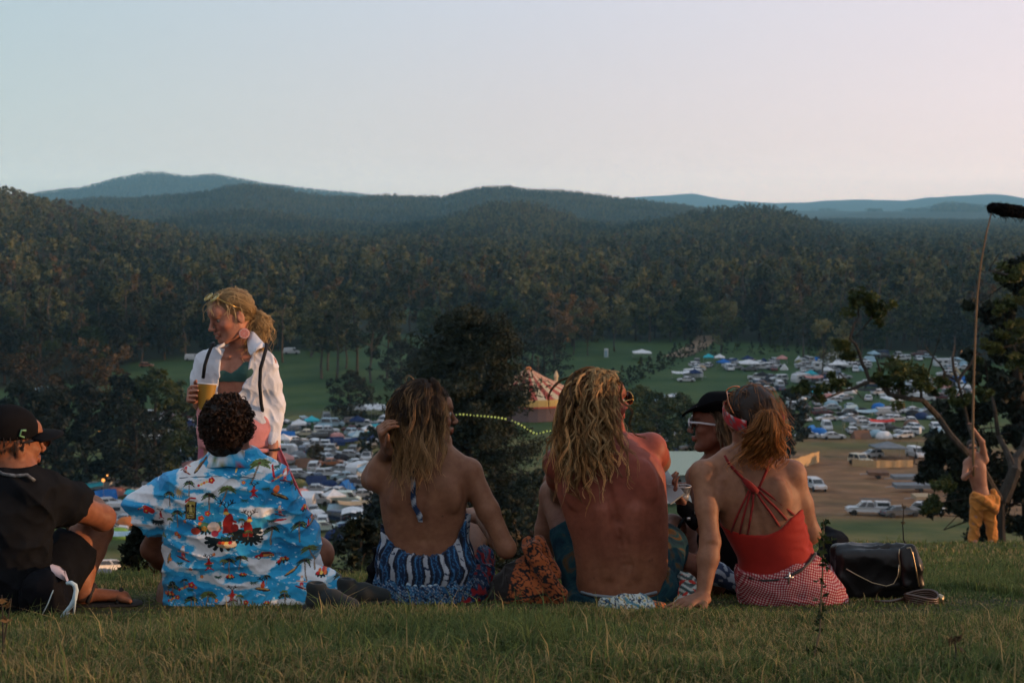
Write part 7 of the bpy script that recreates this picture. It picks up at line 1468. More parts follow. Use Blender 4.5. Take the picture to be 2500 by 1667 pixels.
# ================================================================ woman in the black hat
def woman_hat():
    rg = np.random.default_rng(6); gb = g_near(1790, 1475); Yp = 5.62; P = Person('person', (gb.x, Yp, tz(gb.x, Yp)), 'woman in black hat and white sunglasses, seen in profile')
    T = Loft([(1768, 1100, Yp, 42, .045, .05), (1772, 1125, Yp, 66, .06, .06), (1778, 1155, Yp, 96, .08, .08), (1784, 1220, Yp, 90, .09, .10), (1788, 1290, Yp, 80, .085, .10), (1790, 1360, Yp, 88, .10, .10), (1792, 1425, Yp, 104, .12, .12), (1792, 1462, Yp, 100, .11, .12)], 2.2)
    S = Solid(); S.loft(T, 0, .02); Nk = J(1770, 1118, Yp); SL, SR = J(1702, 1164, 5.60), J(1856, 1166, Yp)
    EL, WL = J(1726, 1292, 5.46), J(1672, 1240, 5.50); S.cap(Nk, SL, .033, .036, .03); S.cap(Nk, SR, .033, .036, .03); S.chain([SL, EL], [.043, .034], .02); S.chain([EL, WL], [.034, .024], .02)
    ER, WR_ = J(1830, 1300, 5.5), J(1722, 1212, 5.62); S.chain([SR, ER], [.043, .034], .02); S.chain([ER, WR_], [.034, .024], .02)
    hand(S, WL, (-.50, .05, .80), (.75, .35, .45), 1, .95, (.45, .5, .4), .12, .8); hand(S, WR_, (-.88, -.1, .45), (.2, .3, -.9), -1, .93, (.5, .6, .4))
    for hx, kx, ky, kY, ax_, ay, aY in ((1770, 1672, 1306, 5.72, 1645, 1400, 5.80), (1800, 1640, 1374, 5.50, 1752, 1400, 5.36)):
        H_, K_, A_ = J(hx, 1425, Yp), J(kx, ky, kY), J(ax_, ay, aY); S.chain([H_, H_.lerp(K_, .5), K_], [.086, .072, .056], .03); S.chain([K_, K_.lerp(A_, .35), A_], [.051, .050, .034], .02)
    A2 = J(1752, 1400, 5.36); S.chain([A2, A2 + Vector((.07, -.02, -.035))], [.036, .024], .02)
    hd = Head(S, J(1750, 1034, 5.60), (-.96, .26, -.04), (.04, 0, 1), .98, Nk, (.044, .048)); S.build(.005, 2)
    P.put('body', S, skin_mat(), lambda V: hd.paint(V, np.tile([.19, .088, .058], (len(V), 1)), lips=(.32, .05, .05)), built=True); hd.eyes(P.root)
    G = Solid(); G.loft(T, .006, .01); zt_ = J(1778, 1170, Yp).z; G.cut(lambda X, Y, Z: Z - zt_ - .25 * np.abs(X - J(1780, 1200, Yp).x)); G.disp(lambda X, Y, Z: folds(X, Y, Z, 20, .004, 1, 1, .6, 2.))
    G.chain([J(1800, 1425, Yp), J(1740, 1395, 5.6)], [.10, .085], .03); P.put('dress', G, cloth_mat('black_dress', (.012, .012, .015), .85, .3), None)
    C = Solid(); ax = (hd.r, hd.f, hd.u); C.ell(hd.L(0, -.020, .060), (.082, .098, .080), ax, .02); C.ell(hd.L(0, -.025, .150), (.050, .060, .018), ax, .02, 'sub'); c0 = hd.L(0, 0, .052); C.cut(lambda X, Y, Z: -((X - c0[0]) * hd.u[0] + (Y - c0[1]) * hd.u[1] + (Z - c0[2]) * hd.u[2]))
    felt = cloth_mat('black_felt', (.010, .010, .012), .95, .2); P.put('hat', C, felt, None)
    V = []; F = []; nb = 40
    for i in range(nb):
        a = i / nb * 2 * math.pi
        for j_ in range(6): t_ = j_ / 5; r_ = .082 + .058 * t_; V.append(hd.L(math.sin(a) * r_ * .98, -.018 + math.cos(a) * r_ * 1.12, .058 + .030 * t_ ** 2 * abs(math.sin(a)) * 1.3 - .046 * t_ ** 1.5 * max(0, math.cos(a)) + .014 * t_))
    for i in range(nb):
        for j_ in range(5): a_, b_ = 6 * i + j_, 6 * ((i + 1) % nb) + j_; F.append((a_, a_ + 1, b_ + 1, b_))
    o = link('hat_brim', mesh_np('hat_brim', np.array(V) - P.l, [F], felt, True), P.root); o.modifiers.new('s', 'SOLIDIFY').thickness = .004
    b = MB(); 
    for q in (-1, 1):
        c_ = hd.L(q * .034, .104, .006); ring = [c_ + hd.r * (math.cos(a) * .027 + q * .004 * math.sin(a)) + hd.u * (math.sin(a) * .019 + max(0, q * math.cos(a)) * .006) for a in np.linspace(0, 6.28, 19)]; b.tube(ring, .0042, 6); b.tube([c_ + hd.r * q * .026 + hd.u * .008, hd.L(q * .076, .06, .014), hd.L(q * .083, -.005, .006)], .0045, 6)
    b.tube([hd.L(-.010, .108, .010), hd.L(.010, .108, .010)], .004, 5); P.mb('sunglasses', b, flat('white_plastic', (.55, .57, .62), .3, .5, var=.03))
    b = MB()
    for q in (-1, 1): rt = Matrix((hd.r, hd.u, hd.f)).transposed(); b.lathe([(.001, .001), (.024, .0), (.024, -.001), (.001, -.001)], hd.L(q * .034, .104, .006), 14, rt)
    P.mb('lens', b, flat('dark_lens', (.03, .025, .02), .1, .6, var=.02))
    HM = hair_mat('brown_hair'); m = 24; n = 120; rts, v = scalp(rg, hd, n, .3, -.1, -.7); Ln = rg.uniform(.20, .32, n); G_ = grow(rg, hd, S, rts, Ln, m, .006, .011, 34, (.12, -.05, -1), 1.2, lift=0, start_up=0, sweep=.5); Q = clump(rg, G_, 10, .007, .004, 3); t = np.linspace(0, 1, m)[None, :, None]
    C = np.array([.045, .028, .018]) * (1 - t) + np.array([.36, .25, .15]) * t * rg.uniform(.3, 1.1, (len(Q), 1, 1)); strands('hair', P.root, Q, np.full(Q.shape[:2], .0009), C, HM, 3)
    # black fingerless wrist support with hanging strap
    W_ = Solid(); W_.chain([WL.lerp(EL, .0), WL.lerp(EL, .55)], [.034, .041], .01); W_.disp(lambda X, Y, Z: folds(X, Y, Z, 60, .002, 1, 1, 1, 1.)); P.put('wrist_support', W_, cloth_mat('neoprene', (.012, .012, .014), .6, .2), None, h=.004)
    b = MB(); q = np.array(WL.lerp(EL, .35)); b.tube([q + [-.03, -.03, 0], q + [-.055, -.035, -.03], q + [-.065, -.03, -.075]], [.008, .007, .004], 5); P.mb('strap', b, MATS['neoprene'])
    b = MB(); b.box(tuple(q + np.array([.012, -.038, .020])), (.022, .006, .010), .4); b.box(tuple(q + np.array([-.020, -.040, -.004])), (.014, .006, .012), .3); P.mb('buckle', b, flat('steel_clip', (.5, .5, .5), .3, .5, .9))
    b = MB(); 
    for f_ in (.040, .062): c_ = np.array(WL) + unit((-.50, .05, .80)) * (.088 + f_ * .4) ; b.tube([c_ + np.array([.011 * math.cos(a), .011 * math.sin(a), 0]) for a in np.linspace(0, 6.28, 10)], .0018, 5)
    P.mb('ring', b, MATS['steel_clip'])
    SK = Solid(); SK.chain([J(1735, 1398, 5.37), A2, A2 + Vector((.075, -.02, -.037))], [.040, .043, .031], .02); SK.disp(lambda X, Y, Z: folds(X, Y, Z, 50, .002, 1, 1, 1, 1.)); P.put('sock', SK, cloth_mat('dyed_sock', None, .9), lambda V: np.where((n3(V[:, 0] * 70, V[:, 1] * 70, V[:, 2] * 70) > 0)[:, None], np.array([.30, .36, .42]), np.array([.03, .05, .10])), h=.004)
    # cup and phone are things of their own
    c0 = J(1667, 1224, 5.50); cp = empty('plastic_cup', c0, 'clear plastic cup in the hand of the woman with the black hat', 'cup'); CG = Mat('clear_plastic', .08, .5); CG.set('Transmission Weight', .9); CG.set('IOR', 1.25); CG.set('Base Color', (.85, .88, .9))
    b = MB(); b.lathe([(.020, 0), (.032, .062), (.0312, .062), (.0192, .001)], (0, 0, 0), 24, closed=False); b.lathe([(.001, 0), (.020, 0)], (0, 0, 0), 24, closed=False); link('cup_wall', b.data('cup_wall', CG.m, True), cp); b = MB(); b.tube([(.032 * math.cos(a), .032 * math.sin(a), .062) for a in np.linspace(0, 6.2832, 25)], .0018, 6); link('rim', b.data('rim', flat('pale_rim', (.6, .6, .6), .3), True), cp)
    b = MB(); b.lathe([(.001, .012), (.0225, .012), (.026, .030), (.001, .030)], (0, 0, 0), 20); link('drink', b.data('drink', flat('ice_drink', (.35, .36, .38), .2, .5), True), cp)
    c0 = J(1634, 1190, 5.50); ph = empty('phone', c0, 'slim phone held out between the shirtless man and the woman in the hat', 'phone'); rt = Matrix.Rotation(R(-38), 4, 'Y') @ Matrix.Rotation(R(-50), 4, 'X'); b = MB(); b.box((0, 0, 0), (.068, .008, .135), rt); link('case', b.data('case', flat('phone_case', (.35, .40, .42), .25, .5)), ph); b = MB(); b.box(tuple(rt @ Vector((0, .0045, 0))), (.062, .001, .125), rt); link('screen', b.data('screen', flat('phone_glass', (.03, .035, .04), .08, .6)), ph)
woman_hat()
# ================================================================ standing blonde woman
def woman_stand():
    rg = np.random.default_rng(8); Yp = 6.7; gz = tz(J(570, 1400, Yp).x, Yp); P = Person('person', (J(570, 1400, Yp).x, Yp, gz), 'smiling blonde woman standing in open white shirt, green bikini top and pink shorts')
    T = Loft([(580, 845, Yp, 36, .042, .045), (580, 862, Yp, 56, .055, .055), (576, 880, Yp, 84, .075, .080), (573, 910, Yp, 80, .085, .105), (568, 940, Yp, 68, .080, .085), (566, 965, Yp, 64, .075, .075), (572, 1000, Yp, 80, .09, .09), (578, 1040, Yp, 90, .105, .10), (580, 1075, Yp, 86, .10, .10)], 2.3)
    S = Solid(); S.loft(T, 0, .02); Nk = J(582, 866, Yp); SLp, SRp = J(500, 885, Yp), J(652, 888, Yp)
    # her right arm (image left) is bent to hold the cup
    E1, W1 = J(490, 968, 6.72), J(486, 966, 6.50); E1 = J(492, 985, 6.80); S.cap(Nk, SLp, .034, .036, .03); S.cap(Nk, SRp, .034, .036, .03); S.chain([SLp, E1], [.042, .035], .02); S.chain([E1, W1], [.035, .024], .02)
    hand(S, J(478, 972, 6.52), (-.10, -.75, .25), (.95, -.1, .0), 1, .95, (.45, .6, .4), .14, .8)
    E2, W2 = J(670, 985, 6.72), J(668, 1090, 6.64); S.chain([SRp, E2], [.042, .035], .02); S.chain([E2, W2], [.035, .023], .02); hand(S, W2, (-.1, -.1, -1), (-1, .2, 0), 1, .92, (.25, .3, .3))
    for hx, sx_ in ((545, -1), (617, 1)):
        H_ = J(hx, 1075, Yp); K_ = Vector((H_.x + sx_ * .02, Yp - .03, (H_.z + gz) / 2 + .02)); A_ = Vector((H_.x + sx_ * .02, Yp + .02, gz + .07)); S.chain([H_, H_.lerp(K_, .5), K_], [.094, .078, .056], .03); S.chain([K_, K_.lerp(A_, .35), A_], [.054, .052, .034], .02); S.cap(A_, A_ + Vector((0, -.14, -.045)), .036, .024, .02)
    for sx_ in (-1, 1): S.ell(J(568 + sx_ * 31, 908, 6.648), (.048, .040, .044), None, .025)
    S.cap(J(560, 872, 6.63), J(520, 868, 6.66), .008, .006, .012); S.cap(J(590, 872, 6.63), J(630, 870, 6.66), .008, .006, .012)
    hd = Head(S, J(563, 770, 6.64), (-.78, -.54, -.30), (-.14, -.10, 1), 1.03, Nk, (.044, .048), smile=1.0); 
    S.build(.005, 2)
    def col(V):
        C = np.tile([.40, .205, .145], (len(V), 1)); C = hd.paint(V, C, lips=(.34, .10, .09), brow=(.16, .09, .05), blush=.7); x, y, z = hd.local(V)
        t_ = (np.exp(-((z + .0605) / .0035) ** 2) * (np.abs(x) < .016) * (y > .08)); C = C * (1 - t_[:, None] * .9) + np.array([.62, .60, .56]) * t_[:, None] * .9
        for dx, dz, c_ in ((.052, -.006, (.30, .03, .10)), (.056, .004, (.20, .02, .12)), (.060, -.008, (.34, .05, .08)), (.047, -.012, (.25, .03, .12))):
            m_ = np.exp(-(((x - dx) / .0035) ** 2 + ((z - dz) / .0035) ** 2) ** 2) * (y > .02); C = C * (1 - m_[:, None] * .85) + np.array(c_) * m_[:, None] * .85
        return C
    P.put('body', S, skin_mat(), col, built=True); hd.eyes(P.root, .8)
    # bikini top
    B = Solid(); B.loft(T, .005, .01, z0=J(570, 940, Yp).z, z1=J(570, 880, Yp).z)
    for sx_ in (-1, 1): B.ell(J(568 + sx_ * 31, 908, 6.648), (.052, .044, .048), None, .02)
    xa = [J(a, 900, 6.6).x for a in (490, 530, 548, 562, 580, 604, 640)]; za = [J(570, b_, 6.6).z for b_ in (905, 905, 904, 912, 900, 872, 868)]; zb = J(570, 934, 6.6).z; B.cut(lambda X, Y, Z: Z - np.interp(X, xa, za)); B.cut(lambda X, Y, Z: zb - Z + 0 * X + 0 * Y); B.disp(lambda X, Y, Z: folds(X, Y, Z, 40, .0015, 1, 1, 2, 1.)); P.put('bikini_top', B, cloth_mat('green_swim', (.035, .10, .095), .7, .1, (40, .3, .003)), None)
    # open white shirt with rolled tails knotted at the waist
    TS = Loft([(580, 850, Yp, 46, .055, .055), (578, 868, Yp, 78, .075, .075), (575, 885, Yp, 92, .095, .11), (572, 920, Yp, 92, .10, .125), (572, 960, Yp, 82, .098, .115), (580, 1000, Yp, 90, .105, .115), (592, 1030, Yp, 78, .11, .12), (606, 1070, Yp, 52, .10, .12)], 2.4)
    G = Solid(); G.loft(TS, 0, .02); c1 = J(494, 968, 6.70); G.chain([SLp + Vector((.02, 0, 0)), SLp.lerp(c1, .5), c1], [.062, .053, .047], .03); c2 = J(668, 1078, 6.66); G.chain([SRp + Vector((-.02, 0, 0)), SRp.lerp(E2, .5), E2, E2.lerp(c2, .5), c2], [.060, .050, .045, .040, .037], .03)
    yl = [J(570, b_, 6.6).z for b_ in (1105, 1065, 1000, 973, 950, 935, 903, 880, 858, 840)]; lx = [J(a, 900, 6.6).x for a in (596, 590, 545, 527, 530, 532, 535, 538, 544, 552)]; rx = [J(a, 900, 6.6).x for a in (596, 592, 560, 571, 590, 597, 604, 608, 608, 606)]
    def opening(X, Y, Z): l_ = np.interp(Z, yl, lx); r_ = np.interp(Z, yl, rx); return np.where(Y < 6.74, np.minimum(X - l_, r_ - X) + 0 * Y, -.05) + 0 * X
    G.cut(lambda X, Y, Z: opening(X, Y, Z)); zlow = J(600, 1104, 6.6).z; G.cut(lambda X, Y, Z: np.where(X < J(648, 1000, 6.6).x, (J(570, 1004, 6.6).z + .0 - Z) - np.clip((X - J(560, 1000, 6.6).x) * 2.6, 0, 1) * .22, -.1) + 0 * Y)
    G.disp(lambda X, Y, Z: folds(X, Y, Z, 17, .006, 1.2, .8, .5, 1.) + folds(X, Y, Z, 38, .003, 1.2, .8, .6, 5.)); lw = cloth_mat('white_linen', (.60, .64, .72), .85, .08, (34, .6, .006), 700, .3); P.put('shirt', G, lw, None, h=.0045, smooth=1)
    def sheet(name, pts, w, mat, thick=.003):
        V = []; F = []
        for i, (a_, b_) in enumerate(pts): V += [np.array(a_), np.array(b_)]
        for i in range(len(pts) - 1): F.append((2 * i, 2 * i + 1, 2 * i + 3, 2 * i + 2))
        o = link(name, mesh_np(name, np.array(V) - P.l, [F], mat, True), P.root); o.modifiers.new('s', 'SOLIDIFY').thickness = thick; return o
    sheet('collar', [(J(548, 845, 6.60), J(556, 832, 6.62)), (J(530, 852, 6.57), J(546, 838, 6.58)), (J(522, 850, 6.57), J(530, 842, 6.6)), (J(541, 868, 6.555), J(540, 856, 6.56))], 0, lw); sheet('collar', [(J(604, 836, 6.62), J(608, 806, 6.66)), (J(606, 858, 6.57), J(622, 812, 6.64)), (J(612, 868, 6.56), J(640, 834, 6.62)), (J(633, 851, 6.56), J(652, 846, 6.66))], 0, lw)
    # pink shorts, cuffed, and the pink cloth tied behind
    pk = cloth_mat('pink_linen', (.58, .245, .255), .85, .08, (30, .5, .006)); K = Solid(); TK = Loft([(566, 962, Yp, 66, .082, .082), (574, 1000, Yp, 86, .10, .10), (580, 1045, Yp, 96, .115, .11), (582, 1080, Yp, 92, .11, .11)], 2.3); K.loft(TK, .004, .02)
    for hx, fx_ in ((545, 540), (617, 625)): K.chain([J(hx, 1060, Yp), J(fx_, 1100, Yp)], [.105, .102], .03)
    zh = J(600, 1098, 6.6).z; K.cut(lambda X, Y, Z: zh - Z + 0 * X + 0 * Y); K.disp(lambda X, Y, Z: folds(X, Y, Z, 15, .008, 1.2, .8, .6, 3.)); P.put('shorts', K, pk, None)
    b = MB(); q = J(626, 1092, Yp); b.tube([q + Vector((.106 * math.cos(a), .106 * math.sin(a), .004 * math.sin(3 * a))) for a in np.linspace(0, 6.28, 19)], .011, 6); P.mb('shorts_cuff', b, pk)
    b = MB(); V = []; F = []
    top_ = [(640, 1060), (652, 1062), (664, 1066), (676, 1074)]; bot_ = [(690, 1300), (712, 1296), (740, 1286), (764, 1262)]
    for i in range(17):
        t_ = i / 16
        for j_ in range(13): s_ = j_ / 12; a_ = np.array(J(np.interp(s_, [0, .33, .66, 1], [p_[0] for p_ in top_]), np.interp(s_, [0, .33, .66, 1], [p_[1] for p_ in top_]), 6.85)); b__ = np.array(J(np.interp(s_, [0, .33, .66, 1], [p_[0] for p_ in bot_]), np.interp(s_, [0, .33, .66, 1], [p_[1] for p_ in bot_]), 6.75)); V.append(a_ * (1 - t_) + b__ * t_ + np.array([0, .025 * math.sin(j_ * 1.4) * t_, 0]))
    for i in range(16):
        for j_ in range(12): F.append((13 * i + j_, 13 * i + j_ + 1, 13 * (i + 1) + j_ + 1, 13 * (i + 1) + j_))
    o = link('tied_cloth', mesh_np('tied_cloth', np.array(V) - P.l, [F], cloth_mat('rose_cloth', (.42, .13, .19), .9, .1), True), P.root); o.modifiers.new('s', 'SOLIDIFY').thickness = .004
    sheet('tied_cloth_end', [(J(490, 1000, 6.82), J(505, 1000, 6.8)), (J(487, 1060, 6.84), J(506, 1060, 6.8)), (J(484, 1110, 6.84), J(508, 1112, 6.8)), (J(482, 1160, 6.84), J(510, 1165, 6.8))], 0, MATS['rose_cloth'])
    # backpack straps
    bs = flat('black_webbing', (.012, .014, .018), .8); V = []
    def ribbon(pts, w=.0085):
        b = MB(); b.tube(pts, [w] * len(pts), 8); return b
    P.mb('backpack_strap', ribbon([J(522, 838, 6.72), J(518, 842, 6.60), J(508, 866, 6.575), J(500, 892, 6.57), J(496, 922, 6.59)]), bs); P.mb('backpack_strap', ribbon([J(646, 838, 6.76), J(652, 842, 6.62), J(646, 864, 6.575), J(636, 900, 6.57), J(634, 940, 6.57), J(638, 985, 6.60), J(644, 1020, 6.66)]), bs)
    # blonde hair drawn back to a loose low bun and tail
    HM = hair_mat('blonde_hair'); ax = (hd.r, hd.f, hd.u); cap = Solid(); cap.ell(hd.L(0, -.022, .030), np.array([.080, .095, .090]) * 1.03, ax, .02); cap.cut(lambda X, Y, Z: ((X - hd.c[0]) * hd.f[0] + (Y - hd.c[1]) * hd.f[1] + (Z - hd.c[2]) * hd.f[2]) - .055 - .42 * ((X - hd.c[0]) * hd.u[0] + (Y - hd.c[1]) * hd.u[1] + (Z - hd.c[2]) * hd.u[2] - .03)); P.put('hair_base', cap, HM, (.22, .14, .07))
    gp = np.array(J(610, 776, 6.70)); n = 420; rts, v = scalp(rg, hd, n, .48, -.05, -.75); m = 22; t = np.linspace(0, 1, m); Pt = np.zeros((n, m, 3)); ph = rg.uniform(0, 6.28, n); sp_ = rg.normal(size=(n, 3))
    for i in range(n):
        a = rts[i]; tt = np.clip(t / .55, 0, 1)[:, None]; md = (a + gp) / 2; md = md + unit(md - hd.L(0, 0, .0)) * .035; Pt[i] = (1 - tt) ** 2 * a + 2 * tt * (1 - tt) * md + tt ** 2 * gp
        k = t > .55; tl = (t[k] - .55) / .45; Ln = rg.uniform(.06, .20); ang = tl * (2.2 + 2 * rg.random()) + ph[i] * .3
        Pt[i, k] = gp + np.stack([.030 * np.sin(np.pi * np.clip(tl * 1.1, 0, 1)) + sp_[i, 0] * .026 * tl ** .4 + .012 * tl + .014 * np.sin(tl * 14 + ph[i]), sp_[i, 1] * .024 * tl ** .4, .018 * np.sin(ang) - Ln * tl ** 1.5 + sp_[i, 2] * .026 * tl ** .5], 1)
    Pt = S.push(Pt, .008); Q = clump(rg, Pt, 8, .006, .013, 4); C = np.array([.66, .46, .22]) * rg.uniform(.35, 1.25, (len(Q), 1, 1)) * np.linspace(.7, 1.1, m)[None, :, None]; strands('hair', P.root, Q, np.full(Q.shape[:2], .0009), C, HM, 3)
    rts, v = scalp(rg, hd, 70, .3, .1, -.3); W_ = grow(rg, hd, S, rts, rg.uniform(.04, .13, 70), 16, .014, .012, 40, (.1, 0, -1), 4., lift=.8); Q = clump(rg, W_, 3, .003, .008); strands('loose_hair', P.root, Q, np.full(Q.shape[:2], .0008), np.array([.6, .45, .24]), HM, 3)
    b = MB(); lens = MB()
    for q in (-1, 1):
        c_ = hd.L(q * .036, .060, .108); n1 = unit(hd.u * .9 + hd.f * .45); s2 = unit(hd.f * .9 - hd.u * .45); ring = [c_ + hd.r * math.cos(a) * .029 + s2 * math.sin(a) * .023 for a in np.linspace(0, 6.28, 19)]; b.tube(ring, .0022, 5); b.tube([c_ + hd.r * q * .028, hd.L(q * .084, .03, .075), hd.L(q * .088, -.02, .03)], .002, 5); rt = Matrix((hd.r, s2, n1)).transposed(); lens.lathe([(.001, .002), (.027, 0), (.001, -.001)], c_, 16, rt)
    b.tube([hd.L(-.009, .062, .110), hd.L(.009, .062, .110)], .002, 5); P.mb('sunglasses', b, flat('gold_wire', (.55, .38, .12), .25, .6, .9)); P.mb('lens', lens, flat('amber_lens', (.42, .32, .12), .15, .6, var=.05))
    # grapefruit slice earring
    c_ = np.array(J(596, 814, 6.60)); V = []; F = []; C = []; nn = 40; n1 = np.array([.25, -1, 0]); n1 /= np.linalg.norm(n1); s1 = np.array([1, .25, 0]); s1 /= np.linalg.norm(s1); s3 = np.array([0, 0, 1.]); RR = [0, .006, .012, .018, .0205, .0215, .0245]
    for j_, r_ in enumerate(RR):
        for i in range(nn): a = 2 * math.pi * i / nn; V.append(c_ + (s1 * math.cos(a) + s3 * math.sin(a)) * r_ + n1 * (.001 if j_ < 6 else 0)); seg = (i % 5 == 0); C.append((.62, .16, .14) if (j_ >= 6) else ((.66, .45, .40) if (seg or j_ in (0, 4, 5)) else (.62, .20, .18)))
    for j_ in range(len(RR) - 1):
        for i in range(nn): F.append((j_ * nn + i, j_ * nn + (i + 1) % nn, (j_ + 1) * nn + (i + 1) % nn, (j_ + 1) * nn + i))
    o = link('earring', mesh_np('earring', np.array(V) - P.l, [F], vcol('earring_print', .5), False, None, C), P.root); o.modifiers.new('s', 'SOLIDIFY').thickness = .003
    b = MB(); b.tube([W2 + Vector((.027 * math.cos(a), .027 * math.sin(a), -.012)) for a in np.linspace(0, 6.28, 14)], .006, 6); P.mb('bracelet', b, bs)
    # paper cup
    c0 = J(501, 1000, 6.44); cp = empty('paper_cup', c0, 'mustard paper cup with white inside held by the standing woman', 'cup'); b = MB(); b.lathe([(.030, 0), (.0435, .118)], (0, 0, 0), 28, closed=False); b.lathe([(.001, 0), (.030, 0)], (0, 0, 0), 28, closed=False); link('cup_wall', b.data('cup_wall', flat('mustard_card', (.30, .17, .022), .45, .4, var=.05), True), cp)
    b = MB(); b.lathe([(.0425, .117), (.036, .06), (.001, .06)], (0, 0, 0), 28, closed=False); link('liner', b.data('liner', flat('white_card', (.68, .68, .66), .6, var=.03), True), cp); b = MB(); b.tube([(.0438 * math.cos(a), .0438 * math.sin(a), .118) for a in np.linspace(0, 6.2832, 29)], .0024, 6); link('rim', b.data('rim', MATS['white_card'], True), cp); cp.rotation_euler = (R(-8), R(4), 0)
woman_stand()
# ================================================================ the flag holder
def man_flag():
    Yp = 24.0; gx = J(2402, 1320, Yp).x; gz = tz(gx, Yp); P = Person('person', (gx, Yp, gz), 'shirtless man in orange overalls holding up a long pole')
    dz = gz - J(2402, 1325, Yp).z
    def Jm(a, b_, Y=Yp): v = J(a, b_, Y); v.z += dz; return v
    class LL(Loft): pass
    T = Loft([(2378, 1108, Yp, 7, .05, .05), (2382, 1122, Yp, 20, .09, .09), (2384, 1140, Yp, 24, .11, .11), (2386, 1165, Yp, 22, .11, .11), (2392, 1190, Yp, 19, .10, .10), (2398, 1212, Yp, 21, .11, .11), (2400, 1232, Yp, 22, .12, .12)], 2.2)
    S = Solid(); S.loft(T, 0, .03); s1, s2 = J(2361, 1130, 24.0), J(2404, 1122, 24.0); e1, w1 = J(2354, 1166, 23.85), J(2374, 1150, 23.7); e2, w2 = J(2397, 1078, 23.9), J(2375, 1046, 23.85)
    S.chain([s1, e1], [.060, .045], .03); S.chain([e1, w1], [.045, .032], .03); S.chain([s2, e2], [.062, .046], .03); S.chain([e2, w2], [.046, .032], .03); S.cap(J(2380, 1110, Yp), s2, .06, .06, .04); S.cap(J(2380, 1112, Yp), s1, .06, .06, .04)
    hand(S, w2, (-.35, -.1, .9), (-1, -.1, 0), 1, 1.0, (.7, .8, .6), k=.01); hand(S, w1, (.2, -.2, .9), (.5, -.8, 0), -1, 1.0, (.7, .8, .6), k=.01)
    S.chain([J(2388, 1225, Yp), J(2380, 1275, Yp - .03), Vector((J(2380, 1300, Yp).x, Yp, gz + .08))], [.10, .055, .04], .03); S.chain([J(2414, 1225, Yp), J(2420, 1275, Yp - .03), Vector((J(2420, 1300, Yp).x, Yp, gz + .08))], [.10, .055, .04], .03)
    for x_ in (2380, 2420): a = Vector((J(x_, 1300, Yp).x, Yp, gz + .06)); S.cap(a, a + Vector((-.03, -.15, -.03)), .045, .035, .02)
    hd = Head(S, J(2372, 1092, 23.9), (-.15, -.98, .02), (.0, 0, 1), 1.0, J(2380, 1118, Yp), (.056, .06), True); S.build(.009, 2); P.put('body', S, skin_mat(), lambda V: hd.paint(V, np.tile([.33, .18, .125], (len(V), 1))), built=True); hd.eyes(P.root)
    K = Solid(); TK = Loft([(2399, 1206, Yp, 27, .14, .14), (2402, 1222, Yp, 33, .17, .17), (2402, 1240, Yp, 31, .16, .16)], 2.2); K.loft(TK, 0, .03)
    for x0, x1 in ((2386, 2377), (2414, 2424)): a = J(x0, 1232, Yp); b_ = Vector((J(x1, 1300, Yp).x, Yp, gz + .05)); K.chain([a, a.lerp(b_, .45), b_], [.125, .095, .085], .04)
    K.chain([J(2378, 1205, 23.9), J(2400, 1220, 23.8), J(2426, 1238, 23.85), J(2430, 1248, 23.9)], [.05, .06, .06, .04], .03); K.chain([J(2424, 1200, 24.0), J(2434, 1215, 23.95), J(2432, 1240, 23.9)], [.05, .06, .04], .03); K.disp(lambda X, Y, Z: folds(X, Y, Z, 9, .018, 1, .7, 1, 2.) + folds(X, Y, Z, 22, .006, 1, .7, 1, 4.)); P.put('overalls', K, cloth_mat('orange_overalls', (.50, .20, .045), .85, .12, (12, .5, .02)), None, h=.01)
    b = MB(); b.tube([hd.L(-.084, .02, .012), hd.L(-.05, .105, .008), hd.L(0, .112, .01), hd.L(.05, .105, .008), hd.L(.084, .02, .012)], [.006, .016, .012, .016, .006], 6); P.mb('sunglasses', b, MATS['black_gloss']); H_ = Solid(); H_.ell(hd.L(0, -.022, .036), (.084, .098, .092), (hd.r, hd.f, hd.u), .02); H_.cut(lambda X, Y, Z: -(Y - hd.c[1]) - .075 + 0 * X + 0 * Z); P.put('hair', H_, hair_mat('dark_curls'), (.03, .018, .012), h=.009)
    # pole with dark wind sock
    f0 = J(2376, 1158, 23.66); r_ = empty('flag_pole', f0, 'long thin bending pole with a shaggy black flag, raised by the man in orange', 'flag'); b = MB(); b.tube([J(a, b_, 23.68) for a, b_ in ((2377, 1162), (2376, 1100), (2375, 1040), (2377, 930), (2381, 820), (2386, 718), (2395, 640), (2408, 570), (2421, 518))], [.024, .023, .021, .020, .018, .017, .015, .013, .012], 7); child('pole', b.data('pole', flat('bamboo', (.16, .10, .055), .6, var=.3, scale=3), True), r_)
    F_ = Solid(); F_.chain([J(2423, 508, 23.68), J(2450, 512, 23.7), J(2485, 517, 23.8), J(2530, 524, 24.0), J(2580, 530, 24.2)], [.085, .10, .095, .09, .07], .03); F_.disp(lambda X, Y, Z: folds(X, Y, Z, 22, .025, 1, 1, 1, 2.)); F_.build(.014, 1); child('sock', mesh_np('sock', F_.V, [F_.F], cloth_mat('black_fleece', (.008, .008, .009), 1, .2), True), r_)
    rg = np.random.default_rng(4); k = rg.choice(len(F_.V), 500); A = F_.V[k]; D_ = rg.normal(size=(500, 3)) * .03 + np.array([0, 0, -.01]); V, F = tubes(np.stack([A, A + D_ * .6, A + D_ * 1.3 + np.array([.02, 0, -.01])], 1), np.full((500, 3), .005), 3); child('tassel', mesh_np('tassel', V, [F], MATS['black_fleece']), r_)
man_flag()
